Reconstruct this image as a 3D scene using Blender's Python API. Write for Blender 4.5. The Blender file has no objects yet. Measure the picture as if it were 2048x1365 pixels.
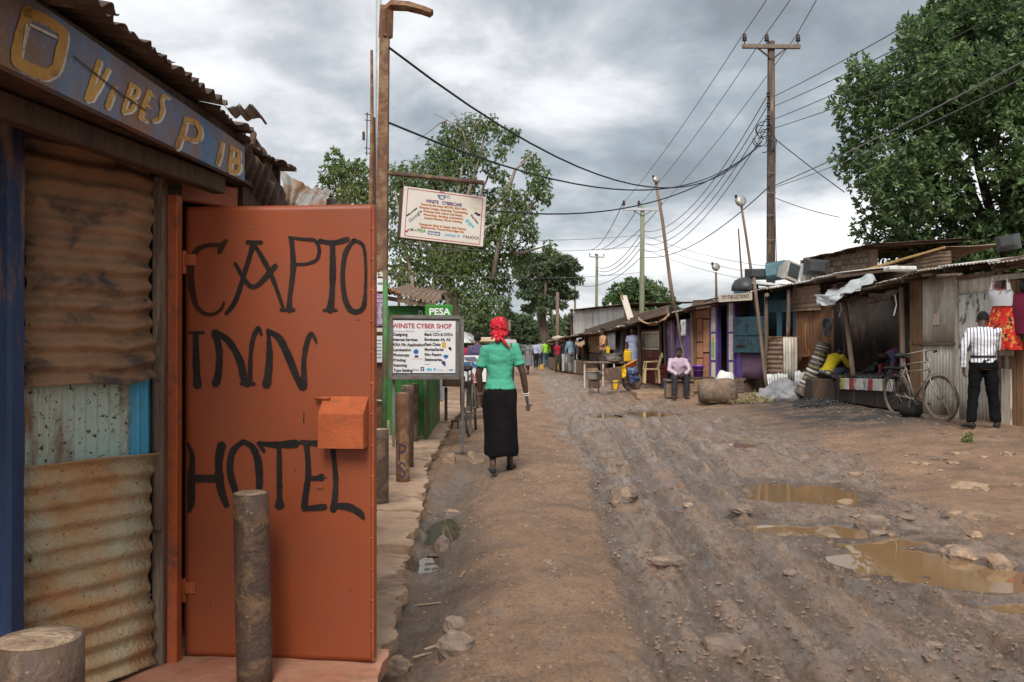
import bpy, math, random
import numpy as np
from mathutils import Vector, Matrix, noise as mnoise
random.seed(7); RNG = np.random.default_rng(11)
sc = bpy.context.scene
COL = sc.collection
PI = math.pi
# ---------------------------------------------------------------- camera
CAMZ = 1.42; F = 1800.0; HY = 690.0
cam_d = bpy.data.cameras.new('camera'); cam = bpy.data.objects.new('camera', cam_d); COL.objects.link(cam)
cam_d.sensor_width = 36.0; cam_d.lens = 36.0*F/2048.0; cam_d.clip_start = 0.05; cam_d.clip_end = 4000
cam.location = (0, 0, CAMZ); cam.rotation_euler = (PI/2 + math.atan(7.5/F), 0, 0)
sc.camera = cam
# ---------------------------------------------------------------- world
SUN_EL, SUN_AZ = math.radians(44), math.radians(187)      # azimuth: clockwise from +Y
w = bpy.data.worlds.new('World'); sc.world = w; w.use_nodes = True
nt = w.node_tree; nt.nodes.clear()
def N(t, nt_, **kw):
    n = nt_.nodes.new(t)
    for k, v in kw.items(): setattr(n, k, v)
    return n
def L(nt_, a, b): nt_.links.new(a, b)
tc = N('ShaderNodeTexCoord', nt)
sky = N('ShaderNodeTexSky', nt); sky.sky_type = 'NISHITA'; sky.sun_disc = False
sky.sun_elevation = SUN_EL; sky.sun_rotation = SUN_AZ
skyb = N('ShaderNodeVectorMath', nt, operation='SCALE'); skyb.inputs['Scale'].default_value = 0.1
L(nt, sky.outputs[0], skyb.inputs[0])
sep = N('ShaderNodeSeparateXYZ', nt); L(nt, tc.outputs['Generated'], sep.inputs[0])
zz = N('ShaderNodeMath', nt, operation='MAXIMUM'); L(nt, sep.outputs[2], zz.inputs[0]); zz.inputs[1].default_value = 0.0
za = N('ShaderNodeMath', nt, operation='ADD'); L(nt, zz.outputs[0], za.inputs[0]); za.inputs[1].default_value = 0.32
dx = N('ShaderNodeMath', nt, operation='DIVIDE'); L(nt, sep.outputs[0], dx.inputs[0]); L(nt, za.outputs[0], dx.inputs[1])
dy = N('ShaderNodeMath', nt, operation='DIVIDE'); L(nt, sep.outputs[1], dy.inputs[0]); L(nt, za.outputs[0], dy.inputs[1])
cmb = N('ShaderNodeCombineXYZ', nt); L(nt, dx.outputs[0], cmb.inputs[0]); L(nt, dy.outputs[0], cmb.inputs[1]); cmb.inputs[2].default_value = 3.1
def cloud_noise(scale, off, detail, rough, dist):
    mp = N('ShaderNodeMapping', nt); mp.inputs['Location'].default_value = off; L(nt, cmb.outputs[0], mp.inputs[0])
    n = N('ShaderNodeTexNoise', nt); n.inputs['Scale'].default_value = scale; n.inputs['Detail'].default_value = detail
    n.inputs['Roughness'].default_value = rough; n.inputs['Distortion'].default_value = dist
    L(nt, mp.outputs[0], n.inputs['Vector']); return n
c1 = cloud_noise(1.35, (2.4, 8.6, 0), 8, 0.48, 0.10)
c2 = cloud_noise(3.1, (0.4, 6.7, 2), 11, 0.60, 0.3)
ad = N('ShaderNodeMath', nt, operation='MULTIPLY_ADD'); L(nt, c2.outputs['Fac'], ad.inputs[0]); ad.inputs[1].default_value = 0.42
sc1 = N('ShaderNodeMath', nt, operation='MULTIPLY'); L(nt, c1.outputs['Fac'], sc1.inputs[0]); sc1.inputs[1].default_value = 1.2
L(nt, sc1.outputs[0], ad.inputs[2])
rmp = N('ShaderNodeValToRGB', nt); L(nt, ad.outputs[0], rmp.inputs[0])
cr = rmp.color_ramp; cr.elements[0].position = 0.60; cr.elements[0].color = (0.105, 0.114, 0.126, 1)
cr.elements[1].position = 0.97; cr.elements[1].color = (0.46, 0.46, 0.46, 1)
for p_, c_ in ((0.70, (0.150, 0.170, 0.184, 1)), (0.77, (0.225, 0.234, 0.246, 1)), (0.83, (0.315, 0.32, 0.328, 1)), (0.89, (0.375, 0.378, 0.382, 1))):
    e = cr.elements.new(p_); e.color = c_
mixs = N('ShaderNodeMix', nt, data_type='RGBA'); mixs.inputs[0].default_value = 0.96
L(nt, skyb.outputs[0], mixs.inputs[6]); L(nt, rmp.outputs[0], mixs.inputs[7])
bg = N('ShaderNodeBackground', nt); bg.inputs[1].default_value = 1.0; L(nt, mixs.outputs[2], bg.inputs[0])
wo = N('ShaderNodeOutputWorld', nt); L(nt, bg.outputs[0], wo.inputs[0])
# ---------------------------------------------------------------- sun (overcast)
sd = bpy.data.lights.new('sun', 'SUN'); sd.energy = 1.5; sd.angle = math.radians(24); sd.color = (1, 0.955, 0.9)
so = bpy.data.objects.new('sun', sd); COL.objects.link(so); so.location = (10, -20, 30)
sdir = Vector((math.sin(SUN_AZ)*math.cos(SUN_EL), math.cos(SUN_AZ)*math.cos(SUN_EL), math.sin(SUN_EL)))
so.rotation_euler = (-sdir).to_track_quat('-Z', 'Y').to_euler()
# ---------------------------------------------------------------- exposure
vs = sc.view_settings; vs.view_transform = 'Standard'; vs.look = 'None'; vs.exposure = 1.45; vs.gamma = 1.0; vs.use_curve_mapping = False
# ---------------------------------------------------------------- materials
MATS = {}
def mat(name, c1, c2=None, scale=5.0, rough=0.8, bump=0.2, bscale=60.0, metal=0.0, stain=None, samt=0.5, sscale=2.2,
        stretch=(1, 1, 1), spec=0.3, coat=0.0, wave=None, rvar=0.0, hv=0.12, sharp=0.12, speck=None, speck_amt=0.6, speck_scale=55.0):
    if name in MATS: return MATS[name]
    m = bpy.data.materials.new(name); m.use_nodes = True; t = m.node_tree; b = t.nodes['Principled BSDF']
    c2 = c2 or tuple(x*0.72 for x in c1)
    co = N('ShaderNodeTexCoord', t); oi = N('ShaderNodeObjectInfo', t)
    mu = N('ShaderNodeVectorMath', t, operation='SCALE'); mu.inputs[0].default_value = (31.7, 17.3, 23.9); L(t, oi.outputs['Random'], mu.inputs['Scale'])
    av = N('ShaderNodeVectorMath', t, operation='ADD'); L(t, co.outputs['Object'], av.inputs[0]); L(t, mu.outputs[0], av.inputs[1])
    mp = N('ShaderNodeMapping', t); mp.inputs['Scale'].default_value = stretch; L(t, av.outputs[0], mp.inputs[0])
    n1 = N('ShaderNodeTexNoise', t); n1.inputs['Scale'].default_value = scale; n1.inputs['Detail'].default_value = 8; n1.inputs['Roughness'].default_value = 0.62
    L(t, mp.outputs[0], n1.inputs['Vector'])
    r1 = N('ShaderNodeMapRange', t); r1.inputs[1].default_value = 0.36; r1.inputs[2].default_value = 0.64; L(t, n1.outputs['Fac'], r1.inputs[0])
    mx = N('ShaderNodeMix', t, data_type='RGBA'); L(t, r1.outputs[0], mx.inputs[0]); mx.inputs[6].default_value = (*c1, 1); mx.inputs[7].default_value = (*c2, 1)
    out = mx.outputs[2]
    if stain:
        n2 = N('ShaderNodeTexNoise', t); n2.inputs['Scale'].default_value = sscale; n2.inputs['Detail'].default_value = 9; n2.inputs['Roughness'].default_value = 0.68; n2.inputs['Distortion'].default_value = 0.4
        L(t, mp.outputs[0], n2.inputs['Vector'])
        th = 0.72 - 0.42*samt
        r2 = N('ShaderNodeMapRange', t); r2.inputs[1].default_value = th - sharp*0.5; r2.inputs[2].default_value = th + sharp*0.5; L(t, n2.outputs['Fac'], r2.inputs[0])
        m2 = N('ShaderNodeMix', t, data_type='RGBA'); L(t, r2.outputs[0], m2.inputs[0]); L(t, out, m2.inputs[6]); m2.inputs[7].default_value = (*stain, 1)
        out = m2.outputs[2]
    if speck:
        n4 = N('ShaderNodeTexNoise', t); n4.inputs['Scale'].default_value = speck_scale; n4.inputs['Detail'].default_value = 3; n4.inputs['Roughness'].default_value = 0.6
        L(t, av.outputs[0], n4.inputs['Vector'])
        r4 = N('ShaderNodeMapRange', t); r4.inputs[1].default_value = 0.75 - 0.2*speck_amt; r4.inputs[2].default_value = 0.79 - 0.2*speck_amt; L(t, n4.outputs['Fac'], r4.inputs[0])
        m4 = N('ShaderNodeMix', t, data_type='RGBA'); L(t, r4.outputs[0], m4.inputs[0]); L(t, out, m4.inputs[6]); m4.inputs[7].default_value = (*speck, 1)
        out = m4.outputs[2]
    # per-object value shift
    hs = N('ShaderNodeHueSaturation', t)
    rv = N('ShaderNodeMapRange', t); rv.inputs[3].default_value = 1 - hv; rv.inputs[4].default_value = 1 + hv; L(t, oi.outputs['Random'], rv.inputs[0])
    L(t, rv.outputs[0], hs.inputs['Value']); L(t, out, hs.inputs['Color']); L(t, hs.outputs[0], b.inputs['Base Color'])
    b.inputs['Roughness'].default_value = rough; b.inputs['Metallic'].default_value = metal; b.inputs['Specular IOR Level'].default_value = spec
    if coat: b.inputs['Coat Weight'].default_value = coat; b.inputs['Coat Roughness'].default_value = 0.15
    if rvar:
        rr = N('ShaderNodeMapRange', t); rr.inputs[3].default_value = max(0.03, rough - rvar); rr.inputs[4].default_value = min(1, rough + rvar); L(t, r1.outputs[0], rr.inputs[0]); L(t, rr.outputs[0], b.inputs['Roughness'])
    if bump:
        n3 = N('ShaderNodeTexNoise', t); n3.inputs['Scale'].default_value = bscale; n3.inputs['Detail'].default_value = 5; L(t, mp.outputs[0], n3.inputs['Vector'])
        bp = N('ShaderNodeBump', t); bp.inputs['Strength'].default_value = bump; bp.inputs['Distance'].default_value = 0.02; L(t, n3.outputs['Fac'], bp.inputs['Height']); L(t, bp.outputs[0], b.inputs['Normal'])
    MATS[name] = m; return m
# ---------------------------------------------------------------- mesh builder
def vec(a): return np.asarray(a, dtype=float)
class MB:
    def __init__(s): s.v = []; s.f = []; s.n = 0
    def add(s, vs_, fs):
        s.v.append(np.asarray(vs_, float).reshape(-1, 3)); s.f += [tuple(i + s.n for i in f) for f in fs]; s.n += len(s.v[-1]); return s
    def V(s): return np.concatenate(s.v) if s.v else np.zeros((0, 3))
    def box(s, c, size, R=None, ch=0.0):
        hx, hy, hz = [x/2 for x in size]
        if ch <= 0:
            p = [(x, y, z) for x in (-hx, hx) for y in (-hy, hy) for z in (-hz, hz)]
            f = [(0, 1, 3, 2), (4, 6, 7, 5), (0, 4, 5, 1), (2, 3, 7, 6), (0, 2, 6, 4), (1, 5, 7, 3)]
        else:
            ch = min(ch, hx*.8, hy*.8, hz*.8); p = []; idx = {}
            for sx in (-1, 1):
                for sy in (-1, 1):
                    for sz in (-1, 1):
                        for a in range(3):
                            q = [sx*(hx-ch), sy*(hy-ch), sz*(hz-ch)]; q[a] = (sx*hx, sy*hy, sz*hz)[a]
                            idx[(sx, sy, sz, a)] = len(p); p.append(q)
            f = []
            def fc(l, out):
                pts = [vec(p[i]) for i in l]; nn = np.cross(pts[1]-pts[0], pts[2]-pts[0]); cc = sum(pts)/len(pts)
                f.append(tuple(l) if np.dot(nn, cc) > 0 else tuple(reversed(l)))
            S = (-1, 1)
            for sx in S: fc([idx[(sx, a, b, 0)] for a, b in ((-1, -1), (1, -1), (1, 1), (-1, 1))], 0)
            for sy in S: fc([idx[(a, sy, b, 1)] for a, b in ((-1, -1), (1, -1), (1, 1), (-1, 1))], 0)
            for sz in S: fc([idx[(a, b, sz, 2)] for a, b in ((-1, -1), (1, -1), (1, 1), (-1, 1))], 0)
            for a in S:
                for b in S:
                    fc([idx[(a, b, -1, 0)], idx[(a, b, 1, 0)], idx[(a, b, 1, 1)], idx[(a, b, -1, 1)]], 0)
                    fc([idx[(a, -1, b, 0)], idx[(a, 1, b, 0)], idx[(a, 1, b, 2)], idx[(a, -1, b, 2)]], 0)
                    fc([idx[(-1, a, b, 1)], idx[(1, a, b, 1)], idx[(1, a, b, 2)], idx[(-1, a, b, 2)]], 0)
            for a in S:
                for b in S:
                    for c_ in S: fc([idx[(a, b, c_, 0)], idx[(a, b, c_, 1)], idx[(a, b, c_, 2)]], 0)
        p = np.array(p)
        if R is not None: p = p @ np.array(R).T
        return s.add(p + vec(c), f)
    def beam(s, a, b, wd, ht, up=(0, 0, 1), ch=0.0):          # box from a to b
        a, b = vec(a), vec(b); d = b - a; l = np.linalg.norm(d); d = d/l; up = vec(up)
        if abs(d @ up) > 0.98: up = vec((0, 1, 0))
        sd_ = np.cross(d, up); sd_ /= np.linalg.norm(sd_); u2 = np.cross(sd_, d)
        return s.box((a+b)/2, (l, wd, ht), np.stack([d, sd_, u2], 1), ch)
    def tube(s, pts, r, seg=8, cap=True, ry=None, side=None, flat=False):
        pts = [vec(p) for p in pts]; n = len(pts)
        r = [r]*n if np.isscalar(r) else list(r)
        ry = r if ry is None else ([ry]*n if np.isscalar(ry) else list(ry))
        rings = []; ref = vec(side) if side is not None else None
        for i, p in enumerate(pts):
            d = pts[min(i+1, n-1)] - pts[max(i-1, 0)]; l = np.linalg.norm(d); d = d/l if l > 1e-9 else vec((0, 0, 1))
            if ref is None:
                ref = np.cross(d, (0, 0, 1)) if abs(d[2]) < 0.9 else np.cross(d, (0, 1, 0))
            a = ref - d*(ref @ d); la = np.linalg.norm(a)
            if la < 1e-6: a = np.cross(d, (0.3, 0.5, 0.8)); la = np.linalg.norm(a)
            a = a/la; b = np.cross(d, a); ref = a if side is None else ref
            an = np.arange(seg)*2*PI/seg
            rings.append(p + np.outer(np.cos(an)*r[i], a) + np.outer(np.sin(an)*ry[i], b))
        fs = []
        for i in range(n-1):
            for k in range(seg):
                k2 = (k+1) % seg; fs.append((i*seg+k, i*seg+k2, (i+1)*seg+k2, (i+1)*seg+k))
        if cap: fs.append(tuple(reversed(range(seg)))); fs.append(tuple((n-1)*seg+k for k in range(seg)))
        return s.add(np.concatenate(rings), fs)
    def lathe(s, prof, c=(0, 0, 0), seg=20, R=None):           # prof: (r,z)
        an = np.arange(seg)*2*PI/seg; vs_ = []
        for r, z in prof: vs_.append(np.stack([np.cos(an)*r, np.sin(an)*r, np.full(seg, z)], 1))
        p = np.concatenate(vs_)
        if R is not None: p = p @ np.array(R).T
        fs = [(i*seg+k, i*seg+(k+1) % seg, (i+1)*seg+(k+1) % seg, (i+1)*seg+k) for i in range(len(prof)-1) for k in range(seg)]
        fs.append(tuple(reversed(range(seg)))); fs.append(tuple((len(prof)-1)*seg+k for k in range(seg)))
        return s.add(p + vec(c), fs)
    def ball(s, c, r, seg=14, rings=9, R=None):
        r = (r, r, r) if np.isscalar(r) else r; vs_ = []; 
        for i in range(1, rings):
            th = PI*i/rings
            for k in range(seg):
                ph = 2*PI*k/seg; vs_.append((math.sin(th)*math.cos(ph)*r[0], math.sin(th)*math.sin(ph)*r[1], math.cos(th)*r[2]))
        vs_ += [(0, 0, r[2]), (0, 0, -r[2])]; p = np.array(vs_)
        if R is not None: p = p @ np.array(R).T
        fs = []
        for i in range(rings-2):
            for k in range(seg): k2 = (k+1) % seg; fs.append((i*seg+k, (i+1)*seg+k, (i+1)*seg+k2, i*seg+k2))
        t_, b_ = len(vs_)-2, len(vs_)-1
        for k in range(seg):
            k2 = (k+1) % seg; fs.append((t_, k, k2)); fs.append((b_, (rings-2)*seg+k2, (rings-2)*seg+k))
        return s.add(p + vec(c), fs)
    def prism(s, poly, nrm, th):                               # closed polygon (world pts) extruded by -nrm*th
        p = np.array([vec(q) for q in poly]); n = len(p); q = p - vec(nrm)*th
        fs = [tuple(range(n)), tuple(reversed(range(n, 2*n)))] + [(i, i+n, (i+1) % n+n, (i+1) % n) for i in range(n)]
        return s.add(np.concatenate([p, q]), fs)
    def sheet(s, G, th):                                       # G: (nu,nv,3) grid, th thickness
        nu, nv = G.shape[:2]
        du = np.gradient(G, axis=0); dv = np.gradient(G, axis=1); nn = np.cross(du, dv); nn /= (np.linalg.norm(nn, axis=2, keepdims=True)+1e-9)
        B = G - nn*th; V_ = np.concatenate([G.reshape(-1, 3), B.reshape(-1, 3)]); o = nu*nv; f = []
        ix = lambda i, j: i*nv+j
        for i in range(nu-1):
            for j in range(nv-1):
                f.append((ix(i, j), ix(i+1, j), ix(i+1, j+1), ix(i, j+1))); f.append((o+ix(i, j), o+ix(i, j+1), o+ix(i+1, j+1), o+ix(i+1, j)))
        for i in range(nu-1):
            f.append((ix(i, 0), o+ix(i, 0), o+ix(i+1, 0), ix(i+1, 0))); f.append((ix(i, nv-1), ix(i+1, nv-1), o+ix(i+1, nv-1), o+ix(i, nv-1)))
        for j in range(nv-1):
            f.append((ix(0, j), ix(0, j+1), o+ix(0, j+1), o+ix(0, j))); f.append((ix(nu-1, j), o+ix(nu-1, j), o+ix(nu-1, j+1), ix(nu-1, j+1)))
        return s.add(V_, f)
    def build(s, name, m, parent=None, world=True, smooth=False):
        me = bpy.data.meshes.new(name); V_ = s.V()
        o = bpy.data.objects.new(name, me)
        if parent is not None:
            o.parent = parent
            if world: V_ = V_ - vec(rootloc(parent))
        else:
            lo = V_.min(0); hi = V_.max(0); c = vec(((lo[0]+hi[0])/2, (lo[1]+hi[1])/2, lo[2]))
            if world: o.location = c; V_ = V_ - c
        me.from_pydata(V_.tolist(), [], s.f); me.update()
        if smooth: me.polygons.foreach_set('use_smooth', [True]*len(me.polygons))
        if m is not None: me.materials.append(m)
        COL.objects.link(o); return o
def rootloc(o):
    while o.parent is not None: o = o.parent
    return o.location
def tag(o, label, cat, group=None):
    o['label'] = label; o['category'] = cat
    if group: o['group'] = group
    return o
def thing(name, label, cat, loc=(0, 0, 0), rz=0.0, group=None):
    o = bpy.data.objects.new(name, None); COL.objects.link(o); o.empty_display_size = 0.1
    o.location = loc; o.rotation_euler = (0, 0, rz); return tag(o, label, cat, group)
def struct(o, kind='structure'): o['kind'] = kind; return o
def fastmesh(name, V_, Fq, m, parent=None, smooth=False):       # numpy verts, (n,k) faces
    V_ = np.asarray(V_, float)
    if parent is not None: V_ = V_ - vec(rootloc(parent))
    me = bpy.data.meshes.new(name); n, k = Fq.shape
    me.vertices.add(len(V_)); me.vertices.foreach_set('co', V_.ravel())
    me.loops.add(n*k); me.loops.foreach_set('vertex_index', Fq.ravel().astype(np.int32))
    me.polygons.add(n); me.polygons.foreach_set('loop_start', np.arange(0, n*k, k, dtype=np.int32))
    me.update(calc_edges=True); me.validate()
    if smooth: me.polygons.foreach_set('use_smooth', [True]*n)
    if m is not None: me.materials.append(m)
    o = bpy.data.objects.new(name, me); COL.objects.link(o)
    if parent is not None: o.parent = parent
    return o
def P(px, py, Y): return vec(((px-1024)/F*Y, Y, CAMZ + (HY-py)/F*Y))     # world point seen at a pixel at depth Y
# ---------------------------------------------------------------- noise
_perm = np.random.default_rng(3).random(4096)
def _h(ix, iy): return _perm[(ix*374761 + iy*668265 + (ix*iy % 977)*13) % 4096]
def vnoise(x, y):
    x = np.asarray(x, float); y = np.asarray(y, float)
    ix = np.floor(x).astype(int); iy = np.floor(y).astype(int); fx = x-ix; fy = y-iy
    ux = fx*fx*fx*(fx*(fx*6-15)+10); uy = fy*fy*fy*(fy*(fy*6-15)+10)
    a = _h(ix, iy); b = _h(ix+1, iy); c = _h(ix, iy+1); d = _h(ix+1, iy+1)
    return (a*(1-ux)+b*ux)*(1-uy) + (c*(1-ux)+d*ux)*uy - 0.5
def fbm(x, y, sc_, oct_=4, gain=0.5):
    t = 0; a = 1.0; f = sc_
    for k in range(oct_): t = t + a*vnoise(np.asarray(x)*f + 17.3*k, np.asarray(y)*f + 9.1*k); a *= gain; f *= 2.03
    return t
def sstep(a, b, x): t = np.clip((x-a)/(b-a), 0, 1); return t*t*(3-2*t)
# ================================================================ GROUND
_FY = [2, 10, 13.5, 15, 16.2, 19.5, 21.5, 23.3, 24.5, 26.5, 31, 33, 44, 66]
_FX = [8.8, 8.0, 7.55, 7.4, 7.35, 7.2, 6.75, 5.8, 5.0, 4.6, 3.95, 3.9, 3.5, 2.5]
def xf(Y): return np.interp(Y, _FY, _FX)
WL = -0.045
TRK = [(.72, .035, .0), (1.25, .02, .2), (1.62, .03, .3), (2.05, .02, .4), (.98, .10, -.2), (2.35, -.07, .6)]
PUD = [  # name, level, [(cx,cy,rx,ry)], label
 ('big', WL, [(2.72, 6.70, .36, .30), (2.70, 6.05, .46, .48), (2.88, 5.62, .30, .28), (3.02, 5.78, .22, .22)], 'large tan muddy puddle in the road at lower right'),
 ('mid', WL-.004, [(2.16, 7.12, .28, .26), (2.50, 7.05, .28, .24)], 'shallow puddle mirroring the bright sky behind the large one'),
 ('oval', WL-.002, [(2.72, 9.0, .34, .55), (3.05, 8.85, .36, .52), (2.45, 8.6, .24, .25)], 'brown oval puddle in the middle of the road'),
 ('small', WL, [(3.35, 13.2, .28, .40)], 'small dark puddle halfway up the road'),
 ('far', WL, [(2.75, 18.9, .42, .75), (3.1, 18.9, .42, .6)], 'distant puddle reflecting the shack posts'),
 ('farbright', WL, [(2.0, 18.4, .34, .5)], 'distant pale puddle beside the wheel ruts'),
 ('edge', WL, [(2.86, 4.98, .26, .12)], 'narrow puddle at the right edge of the picture'),
 ('gutter', -0.10, [(-0.56, 7.25, .12, .55)], 'gutter puddle reflecting the green kiosk'),
 ('gutterwhite', -0.10, [(-0.60, 6.25, .12, .27)], 'gutter puddle reflecting the white sign board'),
]
def hraw(x, y):
    x = np.asarray(x, float); y = np.asarray(y, float)
    near = 1 - sstep(18, 60, y)
    h = 0.035*fbm(x, y, 0.45, 3)*near
    wl = np.interp(y, [2, 3.8, 5, 6.3, 8.2, 9.7, 12, 16, 20, 26, 40], [.3, .38, .5, .72, .8, .84, .77, .68, .73, .95, 1.2]) + .18*fbm(x*0, y, 1.1, 3)
    wr = np.interp(y, [2, 5, 6.3, 8.2, 9.7, 12, 16, 20, 26, 40], [5, 4.2, 3.7, 3.75, 4.2, 4.5, 4.76, 4.2, 3.3, 2.4]) + .35*fbm(x*0+5, y, 0.8, 3)
    wet = sstep(wl-.15, wl+.25, x)*(1-sstep(wr-.3, wr+.3, x))
    h = h - 0.03*wet + 0.05*np.exp(-((x-0.15)/0.45)**2)*(y < 40)
    # ruts running with the road
    ax = x - (0.10*(y-4)*np.exp(-y/9) + 0.25*np.sin(y*0.35))
    rut = np.sin(ax*2*PI/0.42 + 1.6*fbm(x, y, .5, 2))
    rdg = lambda a_, b_, f_: (1-2*np.abs(fbm(a_, b_, f_, 4, .55)))
    trk = np.zeros(np.broadcast(x, y).shape)
    for (x0, s1, s2) in TRK:
        xc = x0 + s1*(y-4) + s2*(y-4)**2*.01 + .05*np.sin(y*.7+x0*9); u_ = (x-xc)/.10
        prof = -np.exp(-u_**4) + .55*np.exp(-((np.abs(u_)-1.55)/.42)**2)
        h = h + near*(1-sstep(14, 24, y))*(0.038*prof*(.75+.6*fbm(x*0+x0, y, .9, 2)) + .010*np.exp(-u_**4)*np.sin(y*2*PI/.085+3*np.abs(u_)))
        trk = np.maximum(trk, np.exp(-u_**4))
    wet = np.clip(np.maximum(wet, .8*trk*near), 0, 1)
    h = h + wet*near*(0.014*rut + 0.040*fbm(ax*4.5, y*0.25, 2.2, 4) + 0.024*(rdg(ax*3.0, y*.3, 2.6)-.6))
    cl = np.clip(fbm(x+3, y, 1.3, 3)+.1, 0, 1); sm = .45+.55*wet; h = h + near*sm*(0.045*fbm(x, y, 2.1, 4, .55) + 0.026*fbm(x, y, 8, 4, .65)*(0.5+.1*wet+1.2*cl) + 0.014*fbm(x, y, 26, 3, .65))
    g = np.exp(-((x+0.52-0.05*np.sin(y*1.3))/0.24)**2)*(1-sstep(9.5, 12.5, y)); h = h - 0.135*g
    h = np.where(x < -0.85, h - 0.03, h)
    d = xf(y) - x
    bank = 0.20*(1-sstep(0.6, 3.4, d))*(1-sstep(34, 48, y)); h = h + bank
    sl = 0.012*(1-sstep(.3, 2.5, np.abs(d-1.4)))*fbm(x, y, 5, 3)*near; h = h + 2*sl
    return h, wet, g
def H(x, y, full=False):
    h, wet, g = hraw(x, y); x = np.asarray(x, float); y = np.asarray(y, float)
    nz = fbm(x, y, 3.1, 4, .6); soak = np.zeros(np.broadcast(x, y).shape)
    for _, lv, els, _l in PUD:
        s = np.full(np.broadcast(x, y).shape, -9.0)
        for (cx, cy, rx, ry) in els: s = np.maximum(s, 1-np.sqrt(((x-cx)/rx)**2+((y-cy)/ry)**2))
        s = s + 0.55*nz*np.exp(-np.abs(s)*1.2)
        tgt = np.where(s > 0, lv - s*0.10, lv + 0.004 + (-s)*0.055)
        k = sstep(-0.75, -0.05, s); hh = np.maximum(h, lv+0.010)
        h = np.where(s > -0.75, hh*(1-k)+tgt*k, h)
        wet = np.maximum(wet, sstep(-0.6, -0.1, s)); soak = np.maximum(soak, sstep(-0.55, -0.12, s+.25*nz))
    return (h, wet, np.maximum(soak, .85*g) if full == 2 else g) if full else h
def Hs(x, y): return float(H(np.array([x]), np.array([y]))[0])
def G(px, py):                                            # ground point under a pixel
    Y = 3.0
    Y = (CAMZ-.05)*F/(py-HY)
    for _ in range(7):
        x = (px-1024)/F*Y; Yn = (CAMZ - float(hraw(np.array([x]), np.array([Y]))[0][0]))*F/(py-HY)
        if abs(Yn-Y) < 0.01: break
        Y = 0.7*Yn + 0.3*Y
    x = (px-1024)/F*Y
    return vec((x, Y, Hs(x, Y)))
def gz(x, y, dz=0.0): return (x, y, Hs(x, y)+dz)
def grow(a, b, s0, k, lim):
    out = [a]; 
    while out[-1] < b: out.append(out[-1] + min(lim, s0 + k*(out[-1]-a)))
    return out
xs = sorted(set([-x for x in grow(0.9, 900, 0.03, 0.06, 80)] + list(np.arange(-0.9, 3.9, 0.0215)) + [x+3.0 for x in grow(0.9, 900, 0.024, 0.011, 0.09) if x < 6] + [x for x in grow(9.0, 900, 0.1, 0.1, 80)]))
ys = [-60, -30, -15, -8, -4, -2, 0, 1.0, 2.0, 2.6] + [y for y in grow(3.0, 70, 0.020, 0.0105, .6)] + [y for y in grow(71.0, 2200, 1.2, 0.1, 120)]
xs = np.array(xs); ys = np.array(ys)
XX, YY = np.meshgrid(xs, ys, indexing='ij')
hh, wet, gut = H(XX, YY, True); soak_ = H(XX, YY, 2)[2]
nx, ny = XX.shape
Vg = np.stack([XX, YY, hh], 2).reshape(-1, 3)
ii, jj = np.meshgrid(np.arange(nx-1), np.arange(ny-1), indexing='ij')
Fg = np.stack([ii*ny+jj, (ii+1)*ny+jj, (ii+1)*ny+jj+1, ii*ny+jj+1], -1).reshape(-1, 4)
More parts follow.
